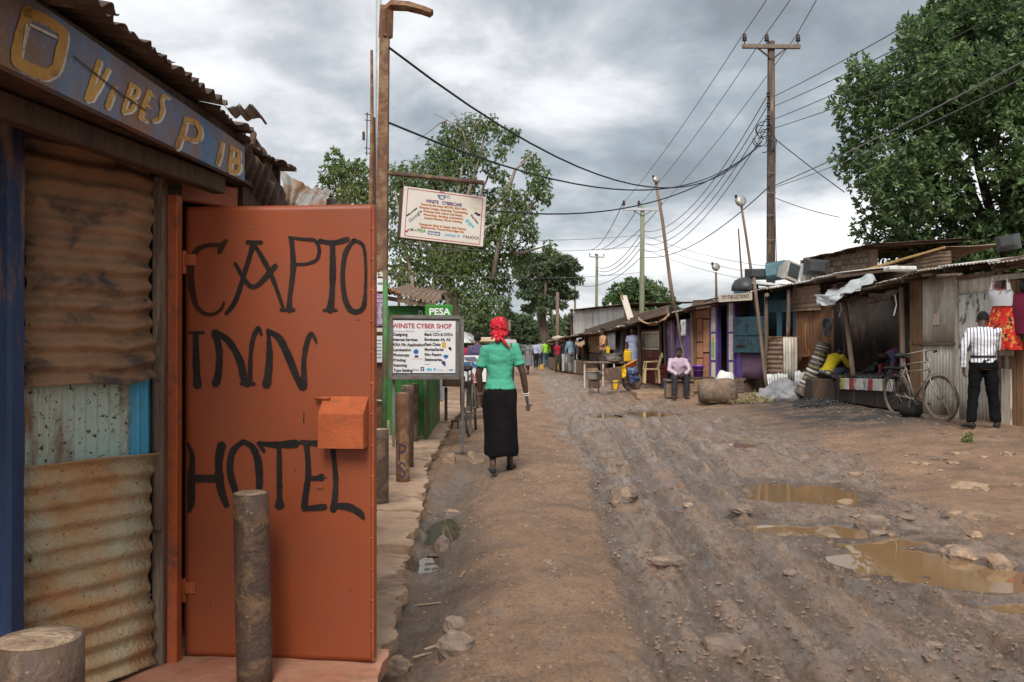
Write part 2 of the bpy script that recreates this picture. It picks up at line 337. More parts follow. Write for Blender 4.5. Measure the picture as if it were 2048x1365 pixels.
def ground_mat():
    m = bpy.data.materials.new('mud_ground'); m.use_nodes = True; t = m.node_tree; b = t.nodes['Principled BSDF']
    co = N('ShaderNodeTexCoord', t)
    def nz(scale, det=8, ro=.6, dist=0.0, st=(1, 1, 1)):
        mp = N('ShaderNodeMapping', t); mp.inputs['Scale'].default_value = st; L(t, co.outputs['Object'], mp.inputs[0])
        n = N('ShaderNodeTexNoise', t); n.inputs['Scale'].default_value = scale; n.inputs['Detail'].default_value = det; n.inputs['Roughness'].default_value = ro; n.inputs['Distortion'].default_value = dist
        L(t, mp.outputs[0], n.inputs['Vector']); return n.outputs['Fac']
    def ramp(fac, stops):
        r = N('ShaderNodeValToRGB', t); L(t, fac, r.inputs[0]); e = r.color_ramp.elements
        e[0].position, e[0].color = stops[0][0], (*stops[0][1], 1); e[1].position, e[1].color = stops[-1][0], (*stops[-1][1], 1)
        for p_, c_ in stops[1:-1]: q = e.new(p_); q.color = (*c_, 1)
        return r.outputs[0]
    def mix(f, a, b_):
        x = N('ShaderNodeMix', t, data_type='RGBA')
        if isinstance(f, float): x.inputs[0].default_value = f
        else: L(t, f, x.inputs[0])
        L(t, a, x.inputs[6]); L(t, b_, x.inputs[7]); return x.outputs[2]
    def rng(v, a, b_, c=0.0, d=1.0):
        r = N('ShaderNodeMapRange', t); L(t, v, r.inputs[0]); r.inputs[1].default_value = a; r.inputs[2].default_value = b_; r.inputs[3].default_value = c; r.inputs[4].default_value = d; return r.outputs[0]
    at = N('ShaderNodeAttribute', t, attribute_name='wet'); ac = N('ShaderNodeAttribute', t, attribute_name='coal')
    dry = ramp(nz(1.6, 12, .72, .3), [(0.30, (.135, .083, .052)), (0.43, (.25, .148, .087)), (0.54, (.35, .205, .118)), (0.70, (.44, .28, .172))])
    wetc = ramp(nz(3.4, 12, .74, .5, (2.3, .45, 1)), [(0.32, (.095, .060, .040)), (0.43, (.215, .142, .095)), (0.54, (.325, .222, .155)), (0.70, (.43, .315, .235))])
    wf = N('ShaderNodeMath', t, operation='ADD'); L(t, at.outputs['Fac'], wf.inputs[0])
    L(t, rng(nz(3.3, 8, .65), .3, .7, -.95, .65), wf.inputs[1]); wm = rng(wf.outputs[0], .1, .9)
    c = mix(wm, dry, wetc)
    blk = N('ShaderNodeRGB', t); blk.outputs[0].default_value = (.03, .028, .027, 1)
    cf = N('ShaderNodeMath', t, operation='MULTIPLY'); L(t, ac.outputs['Fac'], cf.inputs[0]); L(t, rng(nz(2.2, 8, .65), .3, .55, .25, 1.0), cf.inputs[1])
    c = mix(cf.outputs[0], c, blk.outputs[0])
    sk_ = N('ShaderNodeAttribute', t, attribute_name='soak'); drk = N('ShaderNodeRGB', t); drk.outputs[0].default_value = (.075, .052, .038, 1); c = mix(rng(sk_.outputs['Fac'], 0, 1, 0, .6), c, drk.outputs[0])
    fine = nz(42, 5, .7); dark = N('ShaderNodeRGB', t); dark.outputs[0].default_value = (.075, .050, .036, 1)
    c = mix(rng(fine, .54, .66, 0, .75), c, dark.outputs[0]); c = mix(rng(nz(13, 9, .75), .55, .68, 0, .5), c, dark.outputs[0])
    lt = N('ShaderNodeRGB', t); lt.outputs[0].default_value = (.42, .30, .21, 1)
    c = mix(rng(nz(58, 3, .6), .66, .72, 0, .6), c, lt.outputs[0])
    L(t, c, b.inputs['Base Color'])
    rg = N('ShaderNodeMix', t); L(t, wm, rg.inputs[0]); rg.inputs[2].default_value = .92; L(t, rng(nz(2.4, 9, .75), .40, .60, .12, .75), rg.inputs[3])
    sr = N('ShaderNodeMix', t); L(t, sk_.outputs['Fac'], sr.inputs[0]); L(t, rg.outputs[0], sr.inputs[2]); sr.inputs[3].default_value = .2; L(t, sr.outputs[0], b.inputs['Roughness']); b.inputs['Specular IOR Level'].default_value = .65
    b1 = N('ShaderNodeBump', t); b1.inputs['Strength'].default_value = 1.0; b1.inputs['Distance'].default_value = .05; L(t, nz(16, 9, .76, .2, (2.0, .45, 1)), b1.inputs['Height'])
    b2 = N('ShaderNodeBump', t); b2.inputs['Strength'].default_value = .9; b2.inputs['Distance'].default_value = .018; L(t, nz(75, 5, .7), b2.inputs['Height']); L(t, b1.outputs[0], b2.inputs['Normal'])
    L(t, b2.outputs[0], b.inputs['Normal'])
    cw = N('ShaderNodeMath', t, operation='MULTIPLY'); L(t, wm, cw.inputs[0]); L(t, rng(nz(1.9, 8, .7, .4, (1.4, .7, 1)), .44, .60, 0, .85), cw.inputs[1])
    b3 = N('ShaderNodeBump', t); b3.inputs['Strength'].default_value = .35; b3.inputs['Distance'].default_value = .03; L(t, nz(22, 6, .65), b3.inputs['Height'])
    L(t, cw.outputs[0], b.inputs['Coat Weight']); b.inputs['Coat Roughness'].default_value = .24; L(t, b3.outputs[0], b.inputs['Coat Normal']); return m
gm = ground_mat()
go = fastmesh('ground', Vg, Fg, gm, smooth=True); struct(go)
wet2 = np.clip(wet + 0.75*gut, 0, 1); tk_ = np.zeros(XX.shape)
for (x0, s1, s2) in TRK: tk_ = np.maximum(tk_, np.exp(-((XX-(x0+s1*(YY-4)+s2*(YY-4)**2*.01+.05*np.sin(YY*.7+x0*9)))/.10)**4))
soak_ = np.maximum(soak_, .75*tk_*(1-sstep(12, 22, YY)))
cx_ = (XX-6.2)/1.5; cy_ = (YY-19.0)/2.6
coal = np.exp(-(cx_**2+cy_**2)) + .8*np.exp(-(((XX-6.0)/1.6)**2+((YY-15.6)/2.0)**2))
for nm, arr in (('wet', wet2), ('soak', np.clip(soak_, 0, 1)), ('coal', np.clip(coal*1.2, 0, 1))):
    a_ = go.data.attributes.new(nm, 'FLOAT', 'POINT'); a_.data.foreach_set('value', arr.ravel().astype(np.float32))
# puddles
mw = bpy.data.materials.new('muddy_water'); mw.use_nodes = True; t = mw.node_tree; b = t.nodes['Principled BSDF']
b.inputs['Base Color'].default_value = (.215, .132, .066, 1); b.inputs['Roughness'].default_value = 0.02; b.inputs['Specular IOR Level'].default_value = 0.75; b.inputs['IOR'].default_value = 1.40
nn = N('ShaderNodeTexNoise', t); nn.inputs['Scale'].default_value = 3; bb = N('ShaderNodeBump', t); bb.inputs['Strength'].default_value = .012; L(t, nn.outputs['Fac'], bb.inputs['Height']); L(t, bb.outputs[0], b.inputs['Normal'])
mwd = mw.copy(); mwd.name = 'dark_gutter_water'; mwd.node_tree.nodes['Principled BSDF'].inputs['Base Color'].default_value = (.06, .045, .03, 1)
for nm, lv, els, lab in PUD:
    x0 = min(e[0]-e[2]*1.5 for e in els); x1 = max(e[0]+e[2]*1.5 for e in els); y0 = min(e[1]-e[3]*1.5 for e in els); y1 = max(e[1]+e[3]*1.5 for e in els)
    gx, gy = np.meshgrid(np.linspace(x0, x1, 60), np.linspace(y0, y1, 60), indexing='ij'); s = np.full(gx.shape, -9.0)
    for (cx, cy, rx, ry) in els: s = np.maximum(s, 1-np.sqrt(((gx-cx)/rx)**2+((gy-cy)/ry)**2))
    low = (H(gx, gy) < lv+0.006) & (s > -0.5); mb = MB(); keep = np.zeros((59, 59), bool)
    for a in (0, 1):
        for c in (0, 1): keep |= low[a:59+a, c:59+c]
    vs_ = np.stack([gx, gy, np.full(gx.shape, lv)], 2).reshape(-1, 3)
    mb.add(vs_, [(i*60+j, (i+1)*60+j, (i+1)*60+j+1, i*60+j+1) for i in range(59) for j in range(59) if keep[i, j]])
    o = mb.build('puddle', mwd if 'gutter' in nm else mw); struct(o); o['label'] = lab
# ================================================================ common materials
M_conc = mat('concrete_tan', (.36, .245, .165), (.26, .17, .11), scale=4, rough=.9, bump=.5, bscale=22, stain=(.16, .10, .07), samt=.35)
M_red = mat('red_floor', (.30, .11, .065), (.36, .19, .12), scale=3, rough=.75, bump=.3, bscale=25, stain=(.13, .075, .05), samt=.4)
M_stone = mat('tan_stone', (.33, .225, .145), (.21, .14, .095), scale=7, rough=.9, bump=.7, bscale=30, stain=(.12, .085, .065), samt=.35, sscale=5)
M_rust = mat('rusty_steel', (.17, .075, .035), (.10, .05, .03), scale=9, rough=.72, bump=.35, bscale=70, stain=(.24, .15, .08), samt=.4, sscale=6)
M_rustdk = mat('dark_rusty_pipe', (.095, .058, .038), (.05, .036, .029), scale=7, rough=.62, bump=.35, bscale=60, stain=(.165, .10, .058), samt=.38, sscale=7, metal=.15, speck=(.22, .15, .08), speck_amt=.4, speck_scale=40)
M_tinbrown = mat('brown_tin', (.27, .155, .085), (.17, .10, .055), scale=5, rough=.75, bump=.3, bscale=50, stain=(.05, .042, .04), samt=.33, sscale=5, stretch=(1, 1, 1.6), sharp=.15)
M_tintan = mat('tan_tin', (.46, .27, .125), (.32, .175, .08), scale=6, rough=.78, bump=.5, bscale=60, stain=(.40, .40, .28), samt=.42, sscale=3, sharp=.25, speck=(.07, .045, .03), speck_amt=.5, speck_scale=70)
M_turq = mat('turquoise_tin', (.34, .50, .45), (.42, .47, .38), scale=4, rough=.7, bump=.25, bscale=50, stain=(.21, .12, .07), samt=.42, sscale=5, stretch=(1, 1, .35), speck=(.06, .04, .03), speck_amt=.72, speck_scale=55)
M_bluetin = mat('blue_tin', (.05, .24, .38), (.07, .30, .45), scale=4, rough=.6, bump=.2, stain=(.14, .10, .08), samt=.25, sscale=8)
M_bluepost = mat('blue_post', (.016, .034, .085), (.028, .058, .125), scale=4, rough=.6, bump=.3, stain=(.17, .10, .06), samt=.3, sscale=7, stretch=(1, 1, .3))
M_wooddk = mat('dark_wood', (.09, .055, .035), (.05, .033, .024), scale=7, rough=.9, bump=.5, bscale=40, stretch=(3, 3, .4))
M_woodgrey = mat('grey_wood', (.155, .11, .08), (.085, .06, .045), scale=7, rough=.9, bump=.6, bscale=35, stretch=(3, 3, .35), stain=(.24, .18, .13), samt=.3, sscale=5)
M_orange = mat('orange_door_paint', (.245, .052, .0135), (.215, .044, .012), scale=2.6, rough=.5, bump=.03, bscale=70, stain=(.185, .044, .016), samt=.36, sscale=1.7, spec=.45, sharp=.45, rvar=.1, hv=.03, speck=(.12, .05, .03), speck_amt=.32, speck_scale=24)
M_orangelt = mat('orange_paint_lit', (.33, .078, .024), (.26, .058, .018), scale=8, rough=.5, bump=.2, stain=(.14, .055, .03), samt=.3, sscale=9)  # door's own orange made lighter; light on the edge is in the colour
M_black = mat('black_paint', (.012, .011, .011), (.024, .018, .015), scale=9, rough=.5, bump=.1, hv=.02, spec=.15)
M_blackfade = mat('thin_black_paint', (.014, .011, .010), (.035, .018, .011), scale=7, rough=.7, bump=.1, hv=.02, spec=.15, stain=(.075, .022, .009), samt=.42, sscale=4, sharp=.4)
M_coneplug = mat('concrete_plug', (.33, .24, .16), (.18, .12, .08), scale=20, rough=.95, bump=.8, bscale=60)
# ================================================================ SIDEWALK
def slab_grid(x0, y0, y1, edge, z, nxs=34, nys=46, rag=0.05, th=0.075, seed=0.0, tilt=0.0):
    ys_ = np.linspace(y0, y1, nys); us = np.linspace(0, 1, nxs)**0.7
    U_, Y_ = np.meshgrid(us, ys_, indexing='ij')
    e = edge(Y_) + rag*1.3*fbm(Y_*0+seed, Y_, 5, 4, .6); X_ = x0 + (e-x0)*U_
    Z_ = z + .012*fbm(X_+seed, Y_, 2.2, 3) + .010*fbm(X_, Y_+seed, 12, 3) - .012*np.clip((U_-.93)/.07, 0, 1)**2 + tilt*(X_-x0)
    Yj = Y_ + .012*fbm(X_, Y_*0+seed, 9, 2)
    mb = MB(); mb.sheet(np.stack([X_, Yj, Z_], 2), th); return mb
edgef = lambda y: np.interp(y, [1, 3.9, 4.4, 5.75, 6.3, 7.7, 10, 13.4, 16], [-.52, -.55, -.585, -.66, -.72, -.75, -.94, -1.0, -1.05])
sw = slab_grid(-3.3, 7.33, 9.3, edgef, .075, seed=1).build('sidewalk', M_conc, smooth=False); struct(sw); sw['label'] = 'broken tan concrete pavement slabs along the left shopfronts'
def kid(o, p): o.parent = p; o.location = vec(o.location)-vec(p.location); return o
for k, (a, c, m, z, rg, tl) in enumerate([(0.6, 4.02, M_red, .068, .02, 0), (4.05, 4.95, M_conc, .03, .06, .0), (4.98, 6.06, M_conc, .045, .09, -.01), (6.1, 7.29, M_conc, .07, .07, 0), (9.34, 11.6, M_conc, .08, .05, 0), (11.65, 15.5, M_conc, .09, .05, 0), (15.6, 22, M_conc, .08, .05, 0)]):
    kid(slab_grid(-3.3, a, c, edgef, z, rag=rg, seed=3.3*k+2, tilt=tl).build('slab', m, smooth=False), sw)
# ================================================================ LEFT BUILDING
class Fr:                                                   # vertical facade plane through a and b (seen left to right)
    def __init__(s, a, b):
        s.a = vec((a[0], a[1], 0)); s.b = vec((b[0], b[1], 0)); d = s.b-s.a; s.len = np.linalg.norm(d); s.d = d/s.len
        n = vec((s.d[1], -s.d[0], 0)); c = -s.a
        s.n = n if n @ c > 0 else -n
    def at(s, px, py=HY, w=0.0):
        o = s.a + s.n*w; k = (px-1024)/F
        Y = (o @ s.n)/(vec((k, 1, 0)) @ s.n); return P(px, py, Y)
    def pt(s, u, z, w=0.0): q = s.a + s.d*u + s.n*w; return vec((q[0], q[1], z))
    def u(s, px, w=0.0): return float((s.at(px, HY, w)-s.a-s.n*w) @ s.d)
    def z(s, px, py, w=0.0): return float(s.at(px, py, w)[2])
def corr(name, parent, m, o, U, V, pitch=.076, amp=.011, ribs='v', dent=.012, jag=0.0, th=.0015, seed=0.0, curl=None, shape=None, res=None):
    """corrugated sheet: o corner, U and V edge vectors; ribs='v' means ridges run along V"""
    o, U, V = vec(o), vec(U), vec(V); lu, lv = np.linalg.norm(U), np.linalg.norm(V); nn = np.cross(U, V); nn /= np.linalg.norm(nn); near_ = o[1] < 9; rs = res or (8 if near_ else 5); st_ = .1 if near_ else .45
    if ribs == 'v': nu, nv = max(8, int(lu/pitch*rs)), max(4, int(lv/st_))
    else: nu, nv = max(4, int(lu/st_)), max(8, int(lv/pitch*rs))
    nu, nv = min(nu, 420), min(nv, 420)
    u, v = np.meshgrid(np.linspace(0, 1, nu), np.linspace(0, 1, nv), indexing='ij')
    ph = (u*lu if ribs == 'v' else v*lv)/pitch*2*PI
    if dent: ph = ph + 8*dent/.012*0.12*fbm(u*lu+seed, v*lv, 1.5, 2)
    off = amp*np.cos(ph)*(1+(.5*fbm(u*lu, v*lv+seed, 2, 2) if dent else 0)) + dent*2.2*fbm(u*lu+seed*3.1, v*lv+seed, 1.7, 3)
    uu, vv = u.copy(), v.copy()
    if jag:
        vv = vv + (jag/lv)*(fbm(u*lu+seed*7, v*0, 9, 3, .6))*np.where(v > .5, v, -(1-v))
        uu = uu + (jag/lu)*(fbm(v*lv+seed*5, u*0+3, 7, 3, .6))*np.where(u > .5, u, -(1-u))
    if curl is not None: off = off + curl(u, v)
    if shape is not None: uu, vv = shape(uu, vv)
    Gd = o + uu[..., None]*U + vv[..., None]*V + off[..., None]*nn
    mb = MB(); mb.sheet(Gd, th); return mb.build(name, m, parent, smooth=True)
def catmull(pts, k=6):
    pts = np.array(pts, float); n = len(pts); out = []
    for i in range(n-1):
        p0, p1, p2, p3 = pts[max(i-1, 0)], pts[i], pts[i+1], pts[min(i+2, n-1)]
        for t_ in np.arange(k)/k: out.append(.5*((2*p1)+(-p0+p2)*t_+(2*p0-5*p1+4*p2-p3)*t_**2+(-p0+3*p1-3*p2+p3)*t_**3))
    out.append(pts[-1]); return np.array(out)
def strokes(mb, sts, mapf, off0=0.0, step=.00035, ws=1.0, rough=0.0):
    """painted brush strokes: (x,y,w) lists mapped to a surface by mapf(x,y,off)"""
    for si, st in enumerate(sts):
        c = catmull([(p[0], p[1], p[2]*ws) for p in st], 7); xy = c[:, :2]; wd = c[:, 2]/2
        if rough: wd = wd*(1+rough*np.array([mnoise.noise((i*.5, si*3.1, 0)) for i in range(len(wd))]))
        d = np.gradient(xy, axis=0); d /= (np.linalg.norm(d, axis=1, keepdims=True)+1e-9); nr = np.stack([-d[:, 1], d[:, 0]], 1)
        Lf = xy + nr*wd[:, None]; Rt = xy - nr*wd[:, None]; poly = []
        e = math.atan2(d[-1, 1], d[-1, 0]); s0 = math.atan2(d[0, 1], d[0, 0])
        off = off0 + step*si
        vs_ = [mapf(x, y, off) for x, y in Lf] + [mapf(x, y, off) for x, y in Rt]; n = len(Lf)
        fs = [(i, i+1, n+i+1, n+i) for i in range(n-1)]
        mb.add(vs_, fs)
        for (q, an, w_, sg) in ((xy[-1], e, wd[-1], 1), (xy[0], s0, wd[0], -1)):
            ring = [q + w_*np.array((math.cos(an+sg*(PI/2-PI*i/6) if sg > 0 else an+PI/2+PI*i/6), math.sin(an+(PI/2-PI*i/6) if sg > 0 else an+PI/2+PI*i/6))) for i in range(7)]
            mb.add([mapf(x, y, off) for x, y in ring], [tuple(range(7))])
def zc(sts, ox, oy, s): return [[(ox+x/s, oy+y/s, w_/s) for x, y, w_ in st] for st in sts]
JX, JY = -1.47, 3.90
LW = Fr((-1.82, 3.32), (JX, JY))
hotel = thing('tin_hotel_shack', 'rust-brown tin hotel shack with painted blue fascia board at left foreground', 'shack', (-1.8, 3.3, .06))
# wall plate, posts
mb = MB(); mb.beam(LW.pt(-1.5, 2.16, -.02), LW.pt(.72, 2.16, -.02), .07, .12, ch=.006); mb.build('beam', M_wooddk, hotel)
mb = MB(); mb.beam((-1.60, 2.2, 2.13), (-1.30, 4.0, 2.13), .06, .08, ch=.006); mb.build('beam', M_wooddk, hotel)
for q in (2.55, 3.15, 3.75): mb = MB(); mb.beam((-1.36, q, 2.2), (-3.2, q-.4, 2.6), .05, .07, ch=.005); mb.build('rafter', M_wooddk, hotel)
# corrugated wall panels
def lwp(name, m, px0, px1, py0, py1, w, **k):
    u0, u1 = LW.u(px0, w), LW.u(px1, w); z0, z1 = LW.z((px0+px1)/2, py1, w), LW.z((px0+px1)/2, py0, w)
    return corr(name, hotel, m, LW.pt(u0, z0, w), LW.pt(u1, z0, w)-LW.pt(u0, z0, w), (0, 0, z1-z0), **k)
lwp('corrugated_sheet', M_turq, 44, 262, 700, 1000, .012, pitch=.05, amp=.006, seed=2)
lwp('corrugated_sheet', M_bluetin, 255, 304, 700, 1000, .008, pitch=.045, amp=.010, seed=3, dent=.004)
lwp('corrugated_sheet', M_tinbrown, 42, 302, 296, 766, .040, ribs='u', amp=.0135, jag=.03, dent=.007, seed=4.4, curl=lambda u, v: .03*np.clip(.2-v, 0, 1)**1*5*(.4+.6*u))
lwp('corrugated_sheet', M_tintan, 42, 306, 922, 1372, .058, ribs='u', pitch=.08, amp=.012, jag=.022, dent=.013, seed=8.1, curl=lambda u, v: .05*np.clip((v-.88)/.12, 0, 1)**2*u)
for a in [(52, 500), (58, 650), (292, 600), (288, 735), (60, 960), (62, 1120), (296, 1060), (300, 1190), (298, 1135)]:
    mb = MB(); mb.ball(LW.at(a[0], a[1], .052), .007, 8, 5); mb.build('nail_head', M_rustdk, hotel)
corr('corrugated_sheet', hotel, M_tinbrown, LW.pt(-1.6, .05, .002), LW.pt(0.02, .05, .002)-LW.pt(-1.6, .05, .002), (0, 0, 2.2), seed=6)
mb = MB(); mb.box(LW.pt(.33, 1.1, -.02), (.8, .02, 2.15), np.stack([LW.d, -LW.n, (0, 0, 1)], 1)); mb.build('backing_board', M_wooddk, hotel)
# blue corner post and grey post
q = P(18, 690, 3.12); mb = MB(); mb.box((q[0]-.045, q[1], 1.12), (.155, .10, 2.15), ch=.012); mb.build('post', M_bluepost, hotel)
g0 = LW.at(320, 690, .03); mb = MB(); mb.box((g0[0], g0[1], 1.10), (.05, .06, 2.06), ch=.006); mb.build('post', M_woodgrey, hotel)
g1 = LW.at(318, 690, .07); mb = MB(); mb.box((g1[0], g1[1], .955), (.038, .02, .62), ch=.004); mb.build('batten', M_woodgrey, hotel)
# door frame
fo = vec((-1.475, 3.905, 0))
f1 = LW.at(349, 690, .05); mb = MB(); mb.box((f1[0], f1[1], 1.06), (.045, .06, 2.0), ch=.004); frm = mb.build('door_frame', M_orangelt, hotel)
mb = MB(); mb.beam(P(318, 372, 3.95), P(470, 398, 4.25), .05, .10, ch=.006); mb.build('lintel', M_orangelt, hotel)
mb = MB(); mb.beam((-1.46, 3.95, 1.06), (-1.461, 3.95, 1.06), 0.01, 0.01)
# rear closing walls
def wallbox(a, b, z0, z1, m, th=.03, name='wall'):
    mb = MB(); mb.beam((a[0], a[1], (z0+z1)/2), (b[0], b[1], (z0+z1)/2), th, z1-z0); return mb.build(name, m, hotel)
wallbox((-1.22, 4.72), (-3.4, 4.9), .0, 2.36, M_wooddk); wallbox((-3.4, 4.95), (-3.6, .6), 0, 2.8, M_wooddk); wallbox((-1.30, 4.30), (-1.215, 4.70), .05, 2.2, M_wooddk)
wallbox((-2.64, 1.95), (-3.5, .6), 0, 2.7, M_tinbrown)
# fascia with painted letters
fa, fb = vec((-1.412, 1.70, 0)), vec((-1.219, 4.10, 0))
FA = Fr(fa[:2], fb[:2])
M_fascia = mat('blue_fascia_paint', (.07, .15, .27), (.13, .21, .31), scale=7, rough=.75, bump=.45, bscale=60, stain=(.22, .115, .055), samt=.52, sscale=4.2, stretch=(1, 1, .45), sharp=.3, speck=(.36, .34, .30), speck_amt=.42, speck_scale=80)
mb = MB(); mb.prism([FA.pt(0, 2.165), FA.pt(FA.len, 2.165), FA.pt(FA.len, 2.325), FA.pt(0, 2.425)], FA.n, .03)
fas = mb.build('fascia_board', M_fascia, hotel)
M_yel = mat('yellow_sign_paint', (.42, .22, .05), (.46, .27, .075), scale=12, rough=.8, bump=.5, bscale=70, stain=(.20, .10, .04), samt=.36, sscale=9)
M_wht = mat('white_sign_paint', (.58, .54, .47), (.46, .40, .33), scale=12, rough=.8, bump=.4, stain=(.20, .13, .09), samt=.35, sscale=8)
fl = [
 [(175, 70, 70), (130, 220, 72), (105, 380, 74), (180, 440, 78), (290, 480, 80), (360, 440, 70), (390, 330, 66), (405, 215, 60), (300, 130, 66), (180, 80, 66)],
 [(640, 400, 34), (600, 530, 40), (565, 640, 44)], [(700, 450, 26), (650, 540, 34), (590, 640, 36)],
 [(745, 560, 22), (720, 620, 36), (695, 690, 36)],
 [(850, 545, 24), (825, 630, 26), (798, 715, 24)], [(850, 550, 20), (892, 572, 20), (880, 622, 22), (832, 640, 18)], [(835, 642, 18), (872, 662, 22), (850, 712, 24), (797, 728, 20)],
 [(965, 592, 26), (935, 680, 28), (907, 766, 26)], [(958, 600, 18), (992, 622, 18)], [(938, 678, 18), (970, 694, 18)], [(907, 768, 20), (946, 784, 20)],
 [(1088, 632, 18), (1060, 622, 22), (1044, 660, 24), (1052, 715, 26), (1028, 770, 26), (992, 785, 20)],
 [(1207, 768, 26), (1188, 850, 34), (1150, 955, 36)], [(1208, 775, 26), (1275, 800, 30), (1300, 868, 28), (1268, 912, 26), (1192, 888, 22)],
 [(1442, 930, 20), (1425, 1010, 30), (1412, 1062, 24)],
 [(1505, 955, 22), (1498, 1040, 24), (1490, 1112, 24)], [(1505, 965, 20), (1548, 985, 22), (1546, 1030, 22), (1500, 1042, 18)], [(1500, 1046, 18), (1552, 1062, 22), (1542, 1116, 24), (1490, 1112, 20)]]
fz = zc(fl, 0, 0, 3.25)
fmap = lambda x, y, off: FA.at(x, y, off)
def letters(sts, counts, mapf, m, par, off, rough, name='letter', step=.0002):
    i_ = 0
    for c_ in counts: mb = MB(); strokes(mb, sts[i_:i_+c_], mapf, off+step*(i_ % 7), step, rough=rough); mb.build(name, M_blackfade if (m is M_black and i_ == 0) else m, par); i_ += c_
FLC = [1, 2, 1, 3, 4, 1, 2, 1, 3]
letters([[(x+3.2, y+3.6, w_*1.05) for x, y, w_ in s] for s in fz], FLC, fmap, M_wht, fas, .001, .1, 'letter_outline')
letters(fz, FLC, fmap, M_yel, fas, .003, .25)
letters(zc([[(170, 160, 14), (150, 300, 14)], [(195, 160, 18), (370, 245, 18)]], 0, 0, 3.25), [2], fmap, M_wht, fas, .0052, .2, 'letter_outline')
mb = MB(); strokes(mb, zc([[(480, 365, 8), (620, 480, 9), (760, 590, 9), (950, 720, 8)]], 0, 0, 3.25), fmap, .0060, .0002, rough=.4); mb.build('crack', M_wooddk, fas)
# soffit added under the eaves to block sky light
mb = MB(); mb.prism([FA.pt(0, 2.20, -.035), FA.pt(FA.len, 2.20, -.035), vec((-1.25, 4.7, 2.20)), vec((-3.4, 4.9, 2.20)), vec((-3.5, .8, 2.20))], (0, 0, 1), .02); mb.build('light_block_soffit', M_wooddk, hotel)
# roof sheets
M_roofdk = mat('old_roof_tin', (.10, .066, .048), (.062, .043, .034), scale=6, rough=.8, bump=.35, stain=(.20, .16, .125), samt=.3, sscale=3, stretch=(1, 1, 1))
M_roofgrey = mat('grey_roof_tin', (.30, .29, .27), (.20, .18, .16), scale=5, rough=.62, bump=.25, metal=.2, stain=(.20, .11, .06), samt=.42, sscale=3)
def roof_sheet(y0, y1, oh, z, rise=.20, ln=2.2, m=M_roofdk, seed=0.0, jag=.03, name='roof_sheet'):
    t0, t1 = (y0-1.70)/2.4*FA.len, (y1-1.70)/2.4*FA.len
    a = FA.pt(t0, z, oh); b = FA.pt(t1, z, oh); V_ = -FA.n*ln + vec((0, 0, rise*ln))
    return corr(name, hotel, m, a, b-a, V_, seed=seed, jag=jag, amp=.012, dent=.012)
roof_sheet(.9, 2.62, .20, 2.375, seed=1, ln=2.6); roof_sheet(2.55, 3.22, .10, 2.43, seed=2); roof_sheet(3.12, 3.75, .07, 2.415, seed=3); roof_sheet(3.68, 4.15, .05, 2.40, seed=4, jag=.05); roof_sheet(4.05, 4.85, .02, 2.355, seed=5, jag=.06)
mb = MB(); mb.beam((-1.45, 1.5, 2.39), (-1.27, 4.2, 2.365), .05, .05); mb.build('batten', M_wooddk, hotel)
# torn and hanging sheets at the end of the roof
a = P(478, 236, 4.05); corr('torn_sheet', hotel, M_roofdk, a, P(560, 395, 4.5)-a, P(430, 345, 4.2)-P(478, 236, 4.05), jag=.05, seed=7, pitch=.07, amp=.01)
a = P(505, 252, 4.35); corr('torn_sheet', hotel, M_roofdk, a, P(578, 412, 4.75)-a, P(470, 400, 4.5)-a, jag=.045, seed=9, pitch=.07, amp=.01)
a = P(437, 204, 3.75); corr('torn_sheet', hotel, M_roofgrey, a, P(515, 206, 3.65)-a, P(478, 236, 3.85)-P(452, 204, 3.75), jag=.05, seed=11, pitch=.06, amp=.008)
# next roofs behind the door
nb = thing('tin_roof_shack', 'neighbouring shack with pale tin roof behind the orange door', 'shack', (-2.4, 7.0, .08))
a = P(563, 345, 5.6); corr('torn_sheet', nb, M_roofgrey, a, P(617, 372, 5.7)-a, P(566, 412, 5.6)-a, jag=.05, seed=12, pitch=.08, amp=.006, shape=lambda u, v: (u*(1-.55*v), v))
a = P(606, 374, 7.5); corr('roof_sheet', nb, M_roofgrey, a, P(664, 378, 7.5)-a, P(575, 420, 6.2)-P(606, 374, 7.5)+vec((0, 0, 0)), jag=.02, seed=13)
a = P(640, 384, 7.6); corr('roof_sheet', nb, M_roofdk, a, P(690, 410, 7.4)-a, P(600, 430, 7.0)-a, jag=.05, seed=14)
mb = MB(); mb.box((-2.6, 7.0, 1.25), (1.5, 3.4, 2.35)); mb.build('wall', M_wooddk, nb)
# ================================================================ ORANGE DOOR
hL, hR = vec((-1.424, 3.92)), vec((-.595, 3.84)); DR = Fr(hL, hR)
door = thing('steel_door', 'orange steel door standing open, hand-lettered CAPTO INN HOTEL in black', 'door', (hL[0], hL[1], .07))
Rd = np.stack([DR.d, -DR.n, (0, 0, 1)], 1)
gu, gv = np.meshgrid(np.linspace(0, 1, 44), np.linspace(0, 1, 90), indexing='ij'); dn = .0026*np.sin(gu*PI)**.5*np.sin(gv*PI)**.5*(fbm(gu*1.7, gv*4, 1.6, 3))
Gd = np.stack([np.stack([DR.pt(u_*DR.len, .07+1.95*v_, d_) for v_, d_ in zip(gv[i], dn[i])]) for i, u_ in enumerate(gu[:, 0])]); mb = MB(); mb.sheet(Gd[:, ::-1] if np.dot(np.cross(Gd[1, 0]-Gd[0, 0], Gd[0, 1]-Gd[0, 0]), DR.n) < 0 else Gd, .044); pan = mb.build('door_panel', M_orange, door, smooth=False)
for p_ in pan.data.polygons: p_.use_smooth = abs(p_.normal @ Vector(DR.n)) > .9
M_scr = mat('scratch', (.10, .035, .02), (.05, .03, .02), rough=.7)
